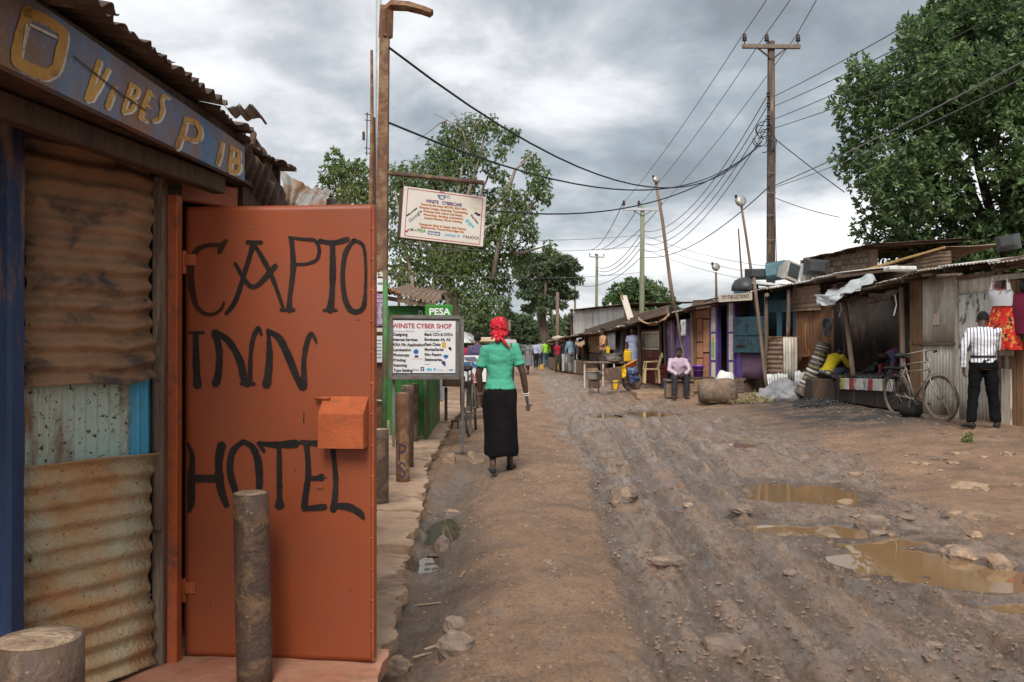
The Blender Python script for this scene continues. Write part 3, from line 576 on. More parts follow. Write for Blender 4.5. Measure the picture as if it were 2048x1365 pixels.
for k_, (x_, y_, l_, a_) in enumerate([(650, 955, 5, .2), (640, 978, 6, .1), (590, 940, 3, 1.2), (715, 640, 3, .4), (420, 1210, 4, 1.3), (700, 1180, 3, 1.5)]):
    dx_, dy_ = math.cos(a_)*l_, math.sin(a_)*l_; mb = MB(); strokes(mb, [[(x_-dx_, y_-dy_, .8), (x_+1, y_, 2.0), (x_+dx_, y_+dy_, .7)]], lambda x, y, o_: DR.at(x, y, .0042+o_)); mb.build('scratch', M_scr, pan)
mb = MB(); mb.beam(DR.pt(DR.len+.003, .075, -.02), DR.pt(DR.len+.003, 2.017, -.02), .05, .010, up=DR.d, ch=.002); mb.build('door_edge', M_orangelt, door)
for k in range(14):
    mb = MB(); mb.ball(DR.pt(DR.len-.004, .2+k*.132, .002), .0055, 6, 4); mb.build('weld', M_orangelt, pan)
for py in (525, 1180):
    c = DR.at(372, py, .0); mb = MB(); mb.tube([c+vec((-.012, 0, -.05)), c+vec((-.012, 0, .05))], .014, 10); mb.box(c+vec((.02, -.006, .01)), (.05, .012, .05), ch=.003); mb.box(c+vec((-.04, .0, -.01)), (.045, .012, .05), ch=.003); mb.build('hinge', M_orangelt, door, smooth=False)
lk = lambda px, py, w_: DR.at(px, py, w_)
mb = MB(); d_ = .085
u0, u1 = DR.u(648), DR.u(737); zt, zm, zb = DR.z(690, 793), DR.z(690, 826), DR.z(690, 893)
mb.add([DR.pt(u0, zb), DR.pt(u1, zb), DR.pt(u1, zt), DR.pt(u0, zt), DR.pt(u0, zb, d_), DR.pt(u1-.0, zb, d_), DR.pt(u1, zm, d_), DR.pt(u0, zm, d_)],
       [(4, 5, 6, 7), (7, 6, 2, 3), (0, 4, 7, 3), (5, 1, 2, 6), (0, 1, 5, 4)])
mb.build('lock_box', M_orangelt, door)
mb = MB(); mb.tube([lk(630, 797, .02), lk(660, 797, .02)], .008, 8); mb.build('bolt', M_orangelt, door, smooth=True)
Z4 = [
 [(318, 268, 22), (298, 295, 32), (285, 325, 26)], [(300, 292, 25), (230, 290, 20), (172, 312, 28), (143, 362, 32), (135, 450, 34), (145, 540, 33), (165, 610, 26), (205, 648, 20), (255, 652, 18), (295, 625, 18), (308, 592, 14)],
 [(462, 288, 30), (422, 420, 24), (370, 580, 26), (320, 650, 18)], [(432, 275, 22), (502, 276, 22)], [(472, 292, 22), (545, 420, 28), (585, 520, 20), (622, 628, 20)], [(368, 388, 20), (460, 510, 26), (578, 400, 28)],
 [(662, 255, 24), (672, 400, 30), (655, 560, 24), (652, 628, 36)], [(608, 630, 16), (676, 630, 16)], [(650, 248, 12), (720, 258, 16), (785, 265, 18), (808, 310, 18), (795, 365, 18), (740, 388, 15), (690, 390, 15)],
 [(812, 268, 24), (880, 278, 26), (955, 260, 28)], [(878, 280, 26), (880, 420, 34), (875, 560, 30), (866, 628, 44)], [(834, 632, 16), (898, 632, 16)],
 [(990, 264, 20), (947, 330, 26), (932, 440, 24), (940, 550, 28), (965, 620, 30), (1005, 640, 26), (1042, 610, 24), (1052, 500, 16), (1052, 380, 15), (1038, 290, 18), (990, 264, 20)],
 [(127, 750, 12), (200, 750, 16)], [(160, 756, 30), (163, 900, 36), (167, 985, 38), (170, 1024, 50)],
 [(262, 752, 40), (285, 850, 36), (280, 960, 38), (266, 1016, 44)], [(262, 750, 34), (330, 790, 34), (390, 890, 38), (415, 990, 42), (430, 1015, 40)], [(400, 1018, 18), (466, 1018, 20)], [(447, 1010, 24), (448, 880, 22), (462, 780, 24), (488, 728, 26), (504, 758, 14)],
 [(540, 735, 16), (548, 860, 34), (540, 980, 40), (532, 1020, 48)], [(540, 740, 22), (600, 780, 36), (650, 880, 40), (690, 980, 36), (722, 1030, 46)], [(732, 1020, 34), (728, 900, 26), (745, 800, 26), (768, 755, 22), (794, 798, 14)], [(729, 1165, 3), (728, 1220, 6)]]
Z5 = [
 [(122, 100, 16), (145, 170, 28), (140, 290, 40), (140, 400, 40), (130, 455, 22)], [(160, 285, 42), (290, 285, 44)], [(300, 112, 52), (285, 200, 42), (295, 330, 44), (326, 424, 32)],
 [(415, 88, 24), (360, 140, 34), (345, 240, 36), (370, 340, 36), (395, 400, 30)], [(415, 88, 24), (465, 120, 34), (495, 200, 40), (500, 340, 34), (480, 400, 30), (430, 430, 26), (395, 400, 28)],
 [(497, 98, 24), (590, 106, 34), (690, 100, 46)], [(500, 104, 20), (524, 138, 20)], [(605, 110, 26), (607, 250, 30), (608, 380, 30), (608, 422, 52)],
 [(750, 100, 30), (760, 250, 30), (745, 380, 34), (740, 440, 38)], [(722, 92, 24), (850, 102, 36)], [(760, 285, 28), (805, 283, 26), (828, 278, 40)], [(738, 445, 26), (845, 435, 36)],
 [(890, 130, 26), (905, 280, 28), (900, 400, 34), (893, 448, 40)], [(895, 430, 34), (970, 435, 40), (1030, 465, 36), (1052, 494, 22)]]
letters(zc(Z4, 330, 380, 2.624) + zc(Z5, 330, 850, 2.651), [2, 4, 3, 3, 1, 2, 4, 3, 1, 3, 2, 3, 4, 2], lambda x, y, o_: DR.at(x, y, .0030+o_), M_black, pan, 0, .22)
# ================================================================ BOLLARDS
def bollard(px, pytop, Y, wpx, lean=0.0, lab='', z0=None, m=None):
    r = wpx/2/F*Y; x = (px-1024)/F*Y; zt = CAMZ+(HY-pytop)/F*Y; z0 = .06 if z0 is None else z0
    o = thing('steel_bollard', lab, 'bollard', (x, Y, z0), group='steel pipe bollards along the pavement')
    mb = MB(); n = 8; pts = [(x+lean*(k/n), Y, z0-.03+(zt-z0+.03)*k/n) for k in range(n+1)]
    mb.tube(pts, [r*(1+.012*mnoise.noise((k*1.3, px, 0))) for k in range(n+1)], 28, side=(1, 0, 0)); mb.build('pipe', m or M_rustdk, o, smooth=False)
    for f_ in o.children[0].data.polygons: f_.use_smooth = len(f_.vertices) == 4
    mb = MB(); mb.lathe([(r*.93, 0), (r*.93, .006), (r*.6, .011), (r*.2, .013)], (x+lean, Y, zt-.004), 24); mb.build('concrete_fill', M_coneplug, o, smooth=True); return o
bollard(80, 1276, 1.88, 166, lab='nearest bollard, cut off by the lower left corner', z0=.05)
bollard(511, 986, 3.62, 70, lean=-.018, lab='tall mottled bollard standing in front of the orange door')
bollard(760, 859, 7.65, 35, lab='dark bollard just past the edge of the orange door')
ps = bollard(806, 787, 8.85, 27, lean=-.006, lab='rusty bollard painted with the letters P S', m=M_rust)
bollard(815, 772, 9.9, 25, lab='bollard half hidden behind the one painted P S')
bollard(829, 768, 12.4, 15, lab='thin bollard under the cyber shop sign board', z0=.08)
M_navy = mat('navy_paint', (.02, .025, .06), (.03, .04, .09), scale=9, rough=.7)
xb = ps.location.x; rb = 27/2/F*8.85
def psm(x, y, o_):
    an = x/rb*.9; return vec((xb + (rb+.002+o_)*math.sin(an), 8.85-(rb+.002+o_)*math.cos(an), y))
PSs = [[(-.03, .30, .014), (-.03, .45, .014)], [(-.03, .45, .014), (.03, .43, .014), (.03, .385, .014), (-.03, .37, .014)], [(.03, .235, .014), (0, .27, .014), (-.03, .235, .014), (0, .20, .014), (.03, .165, .014), (0, .13, .014), (-.03, .155, .014)]]
letters(PSs, [2, 1], psm, M_navy, ps, 0, 0, step=.0004)
# ================================================================ STONES
def rock(c, size, seed, m=None, name='stone', sharp=.5, rz=0.0):
    mb = MB(); mb.ball((0, 0, 0), 1, 14, 9); V_ = mb.V(); out = []
    for p in V_:
        n_ = mnoise.noise(Vector(p)*1.1+Vector((seed, 0, 0)))*.55 + mnoise.noise(Vector(p)*2.6+Vector((0, seed, 0)))*.28*sharp*2 + mnoise.noise(Vector(p)*6+Vector((0, 0, seed)))*.08
        q = p*(1+n_*.75); q = np.sign(q)*np.abs(q)**.82
        out.append((q[0]*size[0], q[1]*size[1], q[2]*size[2]))
    p = np.array(out); c_, s_ = math.cos(rz), math.sin(rz); p = p @ np.array([[c_, -s_, 0], [s_, c_, 0], [0, 0, 1]]).T
    mb2 = MB(); mb2.add(p+vec(c), mb.f); return mb2.build(name, m or M_stone, smooth=False)
M_mudstone = mat('mud_coated_stone', (.20, .145, .11), (.12, .088, .068), scale=7, rough=.75, bump=.6, bscale=30, stain=(.33, .22, .14), samt=.35, sscale=5)
RK = [  # px,py, rx,rz, label
 (775, 1338, .115, .055, 'split tan stone block wedged under the corner of the orange door', M_stone, .07),
 (898, 925, .085, .085, 'pitted stone lump beside the cyber shop sign leg', M_stone, .07),
 (942, 914, .06, .05, 'small upright stone in front of the sign leg', M_stone, .05),
 (955, 926, .10, .04, 'low flat stone beside the walking woman', M_stone, .07),
 (912, 1300, .085, .06, 'muddy stone in the gutter at the bottom of the picture', M_mudstone, .07),
 (910, 1255, .06, .04, 'smaller muddy stone behind the bottom gutter stone', M_mudstone, .05),
 (1245, 998, .14, .075, 'dark stone poking out of the road left of centre', M_mudstone, .1),
 (1745, 1050, .13, .07, 'wet dark stone at the top of the large puddle', M_mudstone, .10),
 (1330, 1130, .12, .05, 'tan stone bedded in the road middle', M_mudstone, .09),
 (1930, 1098, .17, .05, 'broad smooth stone at the right of the large puddle', M_mudstone, .12),
 (2005, 1128, .12, .06, 'yellowish stone at the right edge above the puddle', M_stone, .08),
 (1440, 1300, .11, .05, 'pointed stone in the wheel ruts at bottom centre', M_mudstone, .08),
 (1690, 1000, .09, .04, 'pale stone beside the oval puddle', M_stone, .08),
 (1480, 1018, .10, .03, 'flat dark stone left of the oval puddle', M_mudstone, .1),
 (905, 1030, .09, .04, 'tilted slab shard beside the gutter puddle', M_mudstone, .07),
 (885, 1110, .06, .07, 'upright clod of earth by the gutter puddle', M_mudstone, .06),
 (1938, 978, .20, .05, 'largest tan stone in the rough right road edge', M_stone, .14),
 (1960, 1035, .19, .035, 'long tan stone in the rough right road edge', M_stone, .1),
]
for k, (px, py, rx, rz, lab, m, ry) in enumerate(RK):
    g = G(px, py); tag(rock((g[0], g[1], g[2]+rz*.12), (rx, ry, rz*1.25), k*3.7+1, m, rz=k*.7 % 1.2 - .5), lab, 'stone')
rnd = random.Random(5)
for k in range(52):
    if k < 26: px, py = rnd.uniform(1680, 2045), rnd.uniform(880, 1080)
    elif k < 38: px, py = rnd.uniform(1850, 2040), rnd.uniform(865, 930)
    else: px, py = rnd.uniform(1000, 1900), rnd.uniform(860, 1330)
    g = G(px, py); s = rnd.uniform(.025, .075)*(1 if k < 38 else .7)
    o = rock((g[0], g[1], g[2]+s*.02), (s*rnd.uniform(.8, 1.5), s, s*.42), k*1.9+40, M_stone if rnd.random() < .6 else M_mudstone, rz=rnd.uniform(0, 3))
    tag(o, 'small rough stone '+('half sunk in the rough right side of the road' if k < 26 else 'on the bank below the clothes shop' if k < 38 else 'trodden into the middle of the road'), 'stone', 'small loose stones in the road')
# loose gravel, chips and litter: nobody could count it
Vp, Fp, gxy = [], [], []; base = 0
for k in range(2600):
    r_ = rnd.random()
    if r_ < .45: Y = rnd.uniform(3.2, 16); X = rnd.uniform(-.8, 1.2)
    elif r_ < .8: Y = rnd.uniform(8, 18); X = float(xf(Y)) - abs(rnd.gauss(0, 1.1))
    else: Y = rnd.uniform(3.2, 14); X = rnd.uniform(.5, 6)
    s = rnd.uniform(.004, .016)*(1 if Y < 9 else 1.6); z = 0.0; gxy.append((X, Y))
    a = rnd.uniform(0, 6.28); pts = []
    for j in range(5): an = a+j*1.257; rr = s*rnd.uniform(.6, 1.4); pts.append((X+rr*math.cos(an), Y+rr*math.sin(an), z-.002))
    tp = (X+rnd.uniform(-.4, .4)*s, Y, z+s*rnd.uniform(.25, .8)); Vp += pts+[tp]
    Fp += [(base+j, base+(j+1) % 5, base+5) for j in range(5)]; base += 6
gxy = np.array(gxy); Vp = np.array(Vp); Vp[:, 2] += np.repeat(H(gxy[:, 0], gxy[:, 1]), 6)
o = fastmesh('gravel', Vp, np.array(Fp), M_stone); struct(o, 'stuff')
for k in range(16):                                            # wood chips and twigs lying about
    px, py = rnd.choice([(rnd.uniform(800, 930), rnd.uniform(1000, 1330)), (rnd.uniform(1000, 1300), rnd.uniform(880, 1000)), (rnd.uniform(1500, 1950), rnd.uniform(830, 900))])
    g = G(px, py); a = rnd.uniform(0, 3); l = rnd.uniform(.04, .1)
    mb = MB(); mb.beam(g+vec((-math.cos(a)*l, -math.sin(a)*l, .006)), g+vec((math.cos(a)*l, math.sin(a)*l, .014)), .018, .007, ch=.002)
    tag(mb.build('wood_chip', M_stone), 'splinter of pale wood lying on the mud', 'wood chip', 'wood splinters on the ground')

# crumbs of trodden mud: nobody could count them
Vp, Fp, gxy = [], [], []; base = 0
for k in range(9000):
    Y = 3.1+12*rnd.random()**1.7; X = rnd.uniform(.2, 1.0+.35*Y) if rnd.random() < .8 else rnd.uniform(-.7, .3)
    s = rnd.uniform(.004, .015)*(1+.05*Y); gxy.append((X, Y)); a = rnd.uniform(0, 6.28); pts = []
    for j in range(5): an = a+j*1.257; rr = s*rnd.uniform(.6, 1.5); pts.append((X+rr*math.cos(an), Y+rr*math.sin(an), -.003))
    Vp += pts+[(X+rnd.uniform(-.4, .4)*s, Y, s*rnd.uniform(.3, .9))]; Fp += [(base+j, base+(j+1) % 5, base+5) for j in range(5)]; base += 6
gxy = np.array(gxy); hz_, wt_, _ = H(gxy[:, 0], gxy[:, 1], True); Vp = np.array(Vp); Vp[:, 2] += np.repeat(np.where(hz_ < WL+.008, -.5, hz_), 6)
o = fastmesh('mud_crumbs', Vp, np.array(Fp), mat('mud_clod', (.20, .135, .095), (.12, .082, .06), scale=2, rough=.7, bump=.2)); struct(o, 'stuff')
# ================================================================ RIGHT-HAND SHACKS
M_zinc = mat('grey_zinc', (.57, .54, .48), (.44, .41, .35), scale=3, rough=.62, bump=.2, metal=.1, stain=(.20, .145, .09), samt=.40, sscale=2.5, stretch=(1, 1, .4), sharp=.3)
M_zincpale = mat('pale_zinc', (.66, .67, .66), (.55, .56, .55), scale=2, rough=.55, bump=.15, metal=.1, stain=(.25, .22, .19), samt=.33, sscale=1.5, stretch=(2, 2, .3), sharp=.35)
M_peel = mat('peeling_white_zinc', (.64, .63, .58), (.50, .48, .43), scale=6, rough=.75, bump=.3, stain=(.13, .095, .07), samt=.42, sscale=5, stretch=(1, 1, .5), sharp=.05)
M_rusttin = mat('rusted_tin', (.21, .10, .05), (.13, .068, .038), scale=5, rough=.8, bump=.3, stain=(.30, .13, .035), samt=.3, sscale=3, stretch=(1, 1, .5))
M_browntin2 = mat('brown_tin_wall', (.21, .135, .09), (.125, .082, .056), scale=4, rough=.8, bump=.3, stain=(.26, .19, .13), samt=.35, sscale=4)
M_teal = mat('teal_paint', (.024, .065, .085), (.035, .09, .11), scale=4, rough=.55, bump=.2, stain=(.02, .03, .035), samt=.4, sscale=4)
M_tealtin = mat('blue_wall_paint', (.04, .10, .14), (.025, .06, .085), scale=3, rough=.7, bump=.2, stretch=(1, 1, .4))
M_purple = mat('purple_paint', (.085, .05, .20), (.06, .036, .145), scale=4, rough=.5, bump=.15, stain=(.05, .03, .09), samt=.3)
M_purpletin = mat('purple_tin', (.15, .085, .145), (.10, .06, .10), scale=4, rough=.65, bump=.2, stain=(.12, .08, .07), samt=.3)
M_lilac = mat('lilac_cloth', (.22, .155, .34), (.16, .11, .26), scale=5, rough=.9, bump=.2, stain=(.36, .27, .55), samt=.3)
M_salmon = mat('salmon_paint', (.42, .19, .115), (.34, .15, .09), scale=4, rough=.7, bump=.2, stain=(.22, .12, .075), samt=.4, sscale=3)
M_salmon2 = mat('ochre_paint', (.40, .22, .11), (.32, .17, .09), scale=4, rough=.75, bump=.2, stain=(.22, .13, .08), samt=.35)
M_maroon = mat('maroon_paint', (.15, .018, .022), (.10, .014, .017), scale=4, rough=.5, bump=.15, stain=(.06, .02, .02), samt=.35)
M_brownwood = mat('brown_wood', (.25, .14, .075), (.16, .09, .05), scale=6, rough=.8, bump=.4, bscale=35, stretch=(3, 3, .35))
M_whitewood = mat('whitewashed_wood', (.50, .46, .39), (.42, .36, .29), scale=6, rough=.85, bump=.4, bscale=40, stretch=(3, 3, .4), stain=(.20, .14, .10), samt=.28, sscale=7)
M_pole = mat('weathered_pole', (.20, .14, .10), (.12, .085, .065), scale=6, rough=.9, bump=.5, bscale=40, stretch=(3, 3, .3))
M_cream = mat('cream_wall', (.45, .36, .25), (.38, .30, .20), scale=3, rough=.85, bump=.2, stain=(.25, .18, .12), samt=.4)
M_dark = mat('dark_brown_tin', (.075, .052, .040), (.042, .032, .027), scale=4, rough=.85, bump=.3, stain=(.10, .06, .04), samt=.35, sscale=3, stretch=(1, 1, .3))  # dark brown tin for stall interiors and other dark parts
def pxp(px, Y): return ((px-1024)/F*Y, Y)
def fbox(fr, par, name, m, px0, px1, py0, py1, w0=0.0, w1=.03, ch=.0):
    wm = w1; u0, u1 = fr.u(px0, wm), fr.u(px1, wm); pm = (px0+px1)/2; z0, z1 = fr.z(pm, py1, wm), fr.z(pm, py0, wm)
    mb = MB(); mb.box(fr.pt((u0+u1)/2, (z0+z1)/2, (w0+w1)/2), (abs(u1-u0), abs(w1-w0), z1-z0), np.stack([fr.d, -fr.n, (0, 0, 1)], 1), ch); return mb.build(name, m, par)
def fcorr(fr, par, m, px0, px1, py0, py1, w=0.0, name='corrugated_sheet', **k):
    u0, u1 = fr.u(px0, w), fr.u(px1, w); pm = (px0+px1)/2; z0, z1 = fr.z(pm, py1, w), fr.z(pm, py0, w)
    return corr(name, par, m, fr.pt(u0, z0, w), fr.pt(u1, z0, w)-fr.pt(u0, z0, w), (0, 0, z1-z0), **k)
def fpost(fr, par, m, p0, p1, w, r, name='post', knots=4):
    a, b = fr.at(*p0, w), fr.at(*p1, w); mb = MB(); n = knots+2
    pts = [a+(b-a)*k/n+vec((mnoise.noise((k, p0[0], 0)), 0, 0))*r*.7*(0 < k < n) for k in range(n+1)]
    mb.tube(pts, [r*(1-.15*k/n) for k in range(n+1)], 9); return mb.build(name, m, par, smooth=True)
def froof(fr, par, m, pa, pb, oh, depth, rise, wsheet=.8, seed=0.0, jag=.03, amp=.014, name='roof_sheet', pitch=.09, rafters=True, gap=.0):
    A, B = fr.at(*pa, oh), fr.at(*pb, oh); n = max(1, int(round(np.linalg.norm(B-A)/wsheet))); V_ = -fr.n*depth+vec((0, 0, rise))
    for k in range(n):
        a = A+(B-A)*(k/n-(.04 if k else 0)); b = A+(B-A)*((k+1)/n); lift = vec((0, 0, .012*(k % 2)+.02*mnoise.noise((k*2.3, seed, 0)))); sh = fr.n*(.07*mnoise.noise((seed, k*1.7, 0)))
        corr(name, par, m[k % len(m)] if isinstance(m, (list, tuple)) else m, a+lift+sh, b-a, V_, seed=seed+k*1.3, jag=jag, amp=amp, dent=.014, pitch=pitch)
    if rafters:
        for k in range(n+1):
            a = A+(B-A)*min(max(k/n, .03), .97)+vec((0, 0, -.06))-fr.n*.05; mb = MB(); mb.beam(a, a+V_*.9, .05, .06); mb.build('rafter', M_wooddk, par)
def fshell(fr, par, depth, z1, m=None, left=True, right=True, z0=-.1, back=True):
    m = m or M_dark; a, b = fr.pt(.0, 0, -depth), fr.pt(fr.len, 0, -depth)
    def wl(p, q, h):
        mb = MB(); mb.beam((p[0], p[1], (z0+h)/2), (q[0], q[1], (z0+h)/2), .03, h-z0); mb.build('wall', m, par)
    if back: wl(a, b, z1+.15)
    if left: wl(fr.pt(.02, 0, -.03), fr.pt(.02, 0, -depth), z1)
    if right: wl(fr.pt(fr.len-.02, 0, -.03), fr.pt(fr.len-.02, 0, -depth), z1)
def textmesh(s, size, space=1.0, bold=0.0, shear=0.0):
    cu = bpy.data.curves.new('t', 'FONT'); cu.body = s; cu.size = size; cu.space_character = space; cu.offset = bold; cu.shear = shear; cu.align_x = 'LEFT'; cu.resolution_u = 3
    o = bpy.data.objects.new('t', cu); COL.objects.link(o); dg = bpy.context.evaluated_depsgraph_get(); me = bpy.data.meshes.new_from_object(o.evaluated_get(dg))
    V_ = np.zeros(len(me.vertices)*3); me.vertices.foreach_get('co', V_); V_ = V_.reshape(-1, 3); fs = [tuple(p.vertices) for p in me.polygons]
    bpy.data.objects.remove(o); bpy.data.curves.remove(cu); bpy.data.meshes.remove(me); return V_, fs
def put_text(par, s, m, O, U, V, x, y, size, name='lettering', width=None, center=False, rot=0.0, bold=0.0, shear=0.0, off=0.0, nrm=None, warp=None):
    """text laid on a surface: origin O, unit axes U (right) and V (up), baseline start (x,y)"""
    V_, fs = textmesh(s, size, bold=bold, shear=shear)
    if len(V_) == 0: return None
    w0 = V_[:, 0].max()-V_[:, 0].min(); sx = width/w0 if width else 1.0; xx, yy = V_[:, 0]*sx, V_[:, 1]
    if center: xx = xx - w0*sx/2
    if rot: xx, yy = xx*math.cos(rot)-yy*math.sin(rot), xx*math.sin(rot)+yy*math.cos(rot)
    U, V = vec(U), vec(V); nn = vec(nrm) if nrm is not None else np.cross(U, V)
    p = vec(O)+np.outer(xx+x, U)+np.outer(yy+y, V)+nn*off
    mb = MB(); mb.add(p, fs); return mb.build(name, m, par)
LB = 'tin and timber shacks along the right side'
def sh(name, label, fr, cat='shack'): q = (fr.a+fr.b)/2; return thing(name, label, cat, (q[0], q[1], Hs(q[0], q[1])), group=LB)
# ---- S1 clothes shop, extreme right
f = Fr(pxp(1985, 14.0), pxp(2130, 12.6)); s1 = sh('clothes_shop', 'brown plank clothes shop with garments hung outside at right edge', f)
for k, (a, c, m) in enumerate([(2018, 2032, M_brownwood), (2033, 2047, M_brownwood), (2048, 2064, M_rusttin), (2065, 2085, M_brownwood), (2086, 2110, M_brownwood)]):
    fbox(f, s1, 'plank', m, a, c, 560, 856, -.02, .01+.004*(k % 2), .004)
fbox(f, s1, 'plank', M_whitewood, 2000, 2021, 738, 857, .02, .05, .005); fbox(f, s1, 'plank', M_whitewood, 1985, 2110, 545, 557, .03, .06, .005)
fbox(f, s1, 'plank', M_whitewood, 1998, 2024, 700, 712, .02, .055, .005); fbox(f, s1, 'plank', M_pole, 1994, 2003, 520, 860, .01, .05, .005)
fcorr(f, s1, M_peel, 1985, 2020, 548, 850, -.03, seed=3)
froof(f, s1, [M_zinc, M_roofdk], (1975, 528), (2130, 505), .45, 3.2, .42, seed=2); fshell(f, s1, 3.0, 2.55)
for k in range(3): mb = MB(); mb.beam(f.at(1990, 540-8*k, .1+.1*k), f.at(2110, 520-8*k, .1+.1*k), .05, .05, ch=.006); mb.build('roof_pole', M_pole, s1)
# ---- S2 grey corrugated shop
f = Fr(pxp(1842, 16.2), pxp(1990, 14.0)); s2 = sh('grey_tin_shop', 'pale grey corrugated shop wall behind the parked bicycle', f)
fcorr(f, s2, M_zinc, 1842, 1909, 545, 688, .02, seed=1, dent=.006, amp=.014, pitch=.095); fcorr(f, s2, M_zinc, 1842, 1912, 690, 832, .01, seed=2, dent=.006, amp=.014, pitch=.095)
fcorr(f, s2, M_zinc, 1914, 1986, 552, 590, .02, seed=5, dent=.006, amp=.014, pitch=.095); fcorr(f, s2, M_peel, 1914, 1986, 588, 700, .03, seed=6, dent=.006, amp=.011, pitch=.095); fcorr(f, s2, M_zinc, 1914, 1990, 698, 850, .015, seed=7, dent=.006, amp=.014, pitch=.095)
fbox(f, s2, 'batten', M_pole, 1842, 1912, 685, 691, .03, .05, .003); fbox(f, s2, 'batten', M_whitewood, 1909, 1915, 546, 845, .02, .05, .003); fbox(f, s2, 'batten', M_pole, 1912, 1990, 548, 555, .03, .06, .003)
fbox(f, s2, 'panel', M_brownwood, 1819, 1842, 552, 812, -.05, .04, .01); fbox(f, s2, 'batten', M_rust, 1818, 1843, 684, 690, .04, .055, .003)
froof(f, s2, [M_zinc, M_zincpale], (1835, 541), (1995, 522), .35, 3.2, .40, seed=12); fshell(f, s2, 3.0, 2.5, left=False)
fpost(f, s2, M_pole, (1875, 553), (1925, 550), .32, .035, 'roof_pole')
M_poster = mat('poster_paper', (.62, .48, .40), (.55, .42, .36), scale=14, rough=.85, bump=.05, stain=(.24, .20, .18), samt=.35, sscale=14)
fbox(f, s2, 'poster', M_poster, 1866, 1880, 628, 650, .034, .037)
# ---- S3 coal stall
f = Fr(pxp(1665, 20.0), pxp(1842, 16.2)); s3 = sh('charcoal_stall', 'open dark charcoal stall under a sagging tin awning', f); f3 = f
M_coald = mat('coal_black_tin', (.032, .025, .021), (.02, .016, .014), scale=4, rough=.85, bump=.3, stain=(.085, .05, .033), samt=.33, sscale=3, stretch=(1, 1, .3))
froof(f, s3, [M_zinc, M_roofdk, M_zinc], (1648, 602), (1846, 541), .55, 1.9, .26, seed=22, jag=.05)
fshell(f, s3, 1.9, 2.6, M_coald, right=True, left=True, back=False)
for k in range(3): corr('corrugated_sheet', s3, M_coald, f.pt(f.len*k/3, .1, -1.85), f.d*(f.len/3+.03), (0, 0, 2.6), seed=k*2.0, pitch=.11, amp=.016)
fpost(f, s3, M_pole, (1706, 752), (1688, 590), .30, .055); fpost(f, s3, M_pole, (1806, 770), (1803, 575), .30, .05); fpost(f, s3, M_dark, (1690, 752), (1692, 600), -.1, .045)
fbox(f, s3, 'counter', M_coald, 1672, 1790, 762, 812, -.8, .28, .02)
cols = [(.40, .36, .10), (.45, .44, .40), (.36, .05, .05), (.45, .44, .40), (.45, .44, .40), (.42, .41, .38), (.36, .05, .05), (.45, .44, .40), (.40, .39, .36), (.33, .30, .14), (.42, .41, .38)]
for k, c in enumerate(cols):
    w_ = 9.4; fbox(f, s3, 'painted_block', mat('block_%02d' % int(c[0]*100+c[1]*37), c, tuple(x*.7 for x in c), scale=6, rough=.8, bump=.3, stain=(.08, .06, .05), samt=.3, sscale=5), 1679+k*w_, 1679+(k+1)*w_-.8, 757+k*.25, 779+k*.45, .26, .33, .008)
# upper roof behind the stall
fu = Fr(pxp(1585, 23.2), pxp(1905, 18.2))
froof(fu, s3, [M_browntin2, M_rusttin, M_browntin2], (1600, 580), (1895, 494), .05, 1.6, .12, seed=31, jag=.05, rafters=False, wsheet=1.3)
for k in range(4):
    a, c = 1600+k*76, 1600+(k+1)*76; fcorr(fu, s3, M_browntin2 if k % 2 else M_roofdk, a, c, 578-22*(k+.5)+6, 600-16*k, .0, seed=k*3.0, ribs='u', dent=.02, amp=.012, jag=.03)
mb = MB(); mb.beam(fu.at(1660, 560, .12), fu.at(1890, 495, .12), .03, .05, ch=.006); mb.build('roof_edge_board', mat('yellow_board', (.42, .27, .10), (.30, .19, .08), rough=.8), s3)
# charcoal heaps
M_coal = mat('charcoal', (.022, .021, .022), (.05, .048, .048), scale=12, rough=.5, bump=.6, bscale=40, spec=.5)
def lumps(name, pts, s0, s1, lab, cat, m=M_coal):
    V_, F_ = [], []; b_ = 0
    for (x, y, z) in pts:
        s = rnd.uniform(s0, s1); R = Matrix.Rotation(rnd.uniform(0, 6), 3, Vector((rnd.uniform(-1, 1), rnd.uniform(-1, 1), rnd.uniform(-1, 1))).normalized())
        for v in ((1.4, .1, 0), (-1.3, 0, .1), (.1, .8, 0), (0, -.75, .1), (.1, 0, .8), (0, .1, -.8)):
            q = R @ Vector((v[0]*s*rnd.uniform(.7, 1.2), v[1]*s, v[2]*s)); V_.append((x+q.x, y+q.y, z+q.z))
        for t_ in ((0, 2, 4), (2, 1, 4), (1, 3, 4), (3, 0, 4), (2, 0, 5), (1, 2, 5), (3, 1, 5), (0, 3, 5)): F_.append(tuple(b_+i for i in t_))
        b_ += 6
    o = fastmesh(name, np.array(V_), np.array(F_), m); struct(o, 'stuff'); o['label'] = lab; o['category'] = cat; return o
pts = []
u0, u1 = f.u(1680, -.2), f.u(1786, -.2); zt = f.z(1730, 762, .28)
for k in range(900):
    u = rnd.uniform(u0, u1); w_ = rnd.uniform(-.75, .25); q = f.pt(u, zt+rnd.uniform(0, .10)*(1-abs((w_+.25)/.5)**2*.6), w_); pts.append(q)
c = f.pt(f.u(1785, -1.0), 0, -1.0)
for k in range(900):
    r_ = abs(rnd.gauss(0, .42)); a = rnd.uniform(0, 6.28); pts.append((c[0]+r_*math.cos(a), c[1]+r_*math.sin(a), zt+max(0, .55-.75*r_)))
lumps('charcoal_heap', pts, .03, .065, 'black charcoal lumps heaped on the stall counter', 'charcoal')
pts = []
for k in range(900):
    px, py = rnd.gauss(1640, 38), rnd.uniform(778, 815); 
    if px < 1585 or px > 1760: continue
    Y_ = 1.25*F/(py-HY); x_ = (px-1024)/F*Y_; pts.append([x_, Y_, .01+.08*max(0, 1-abs(px-1640)/60)*rnd.random()])
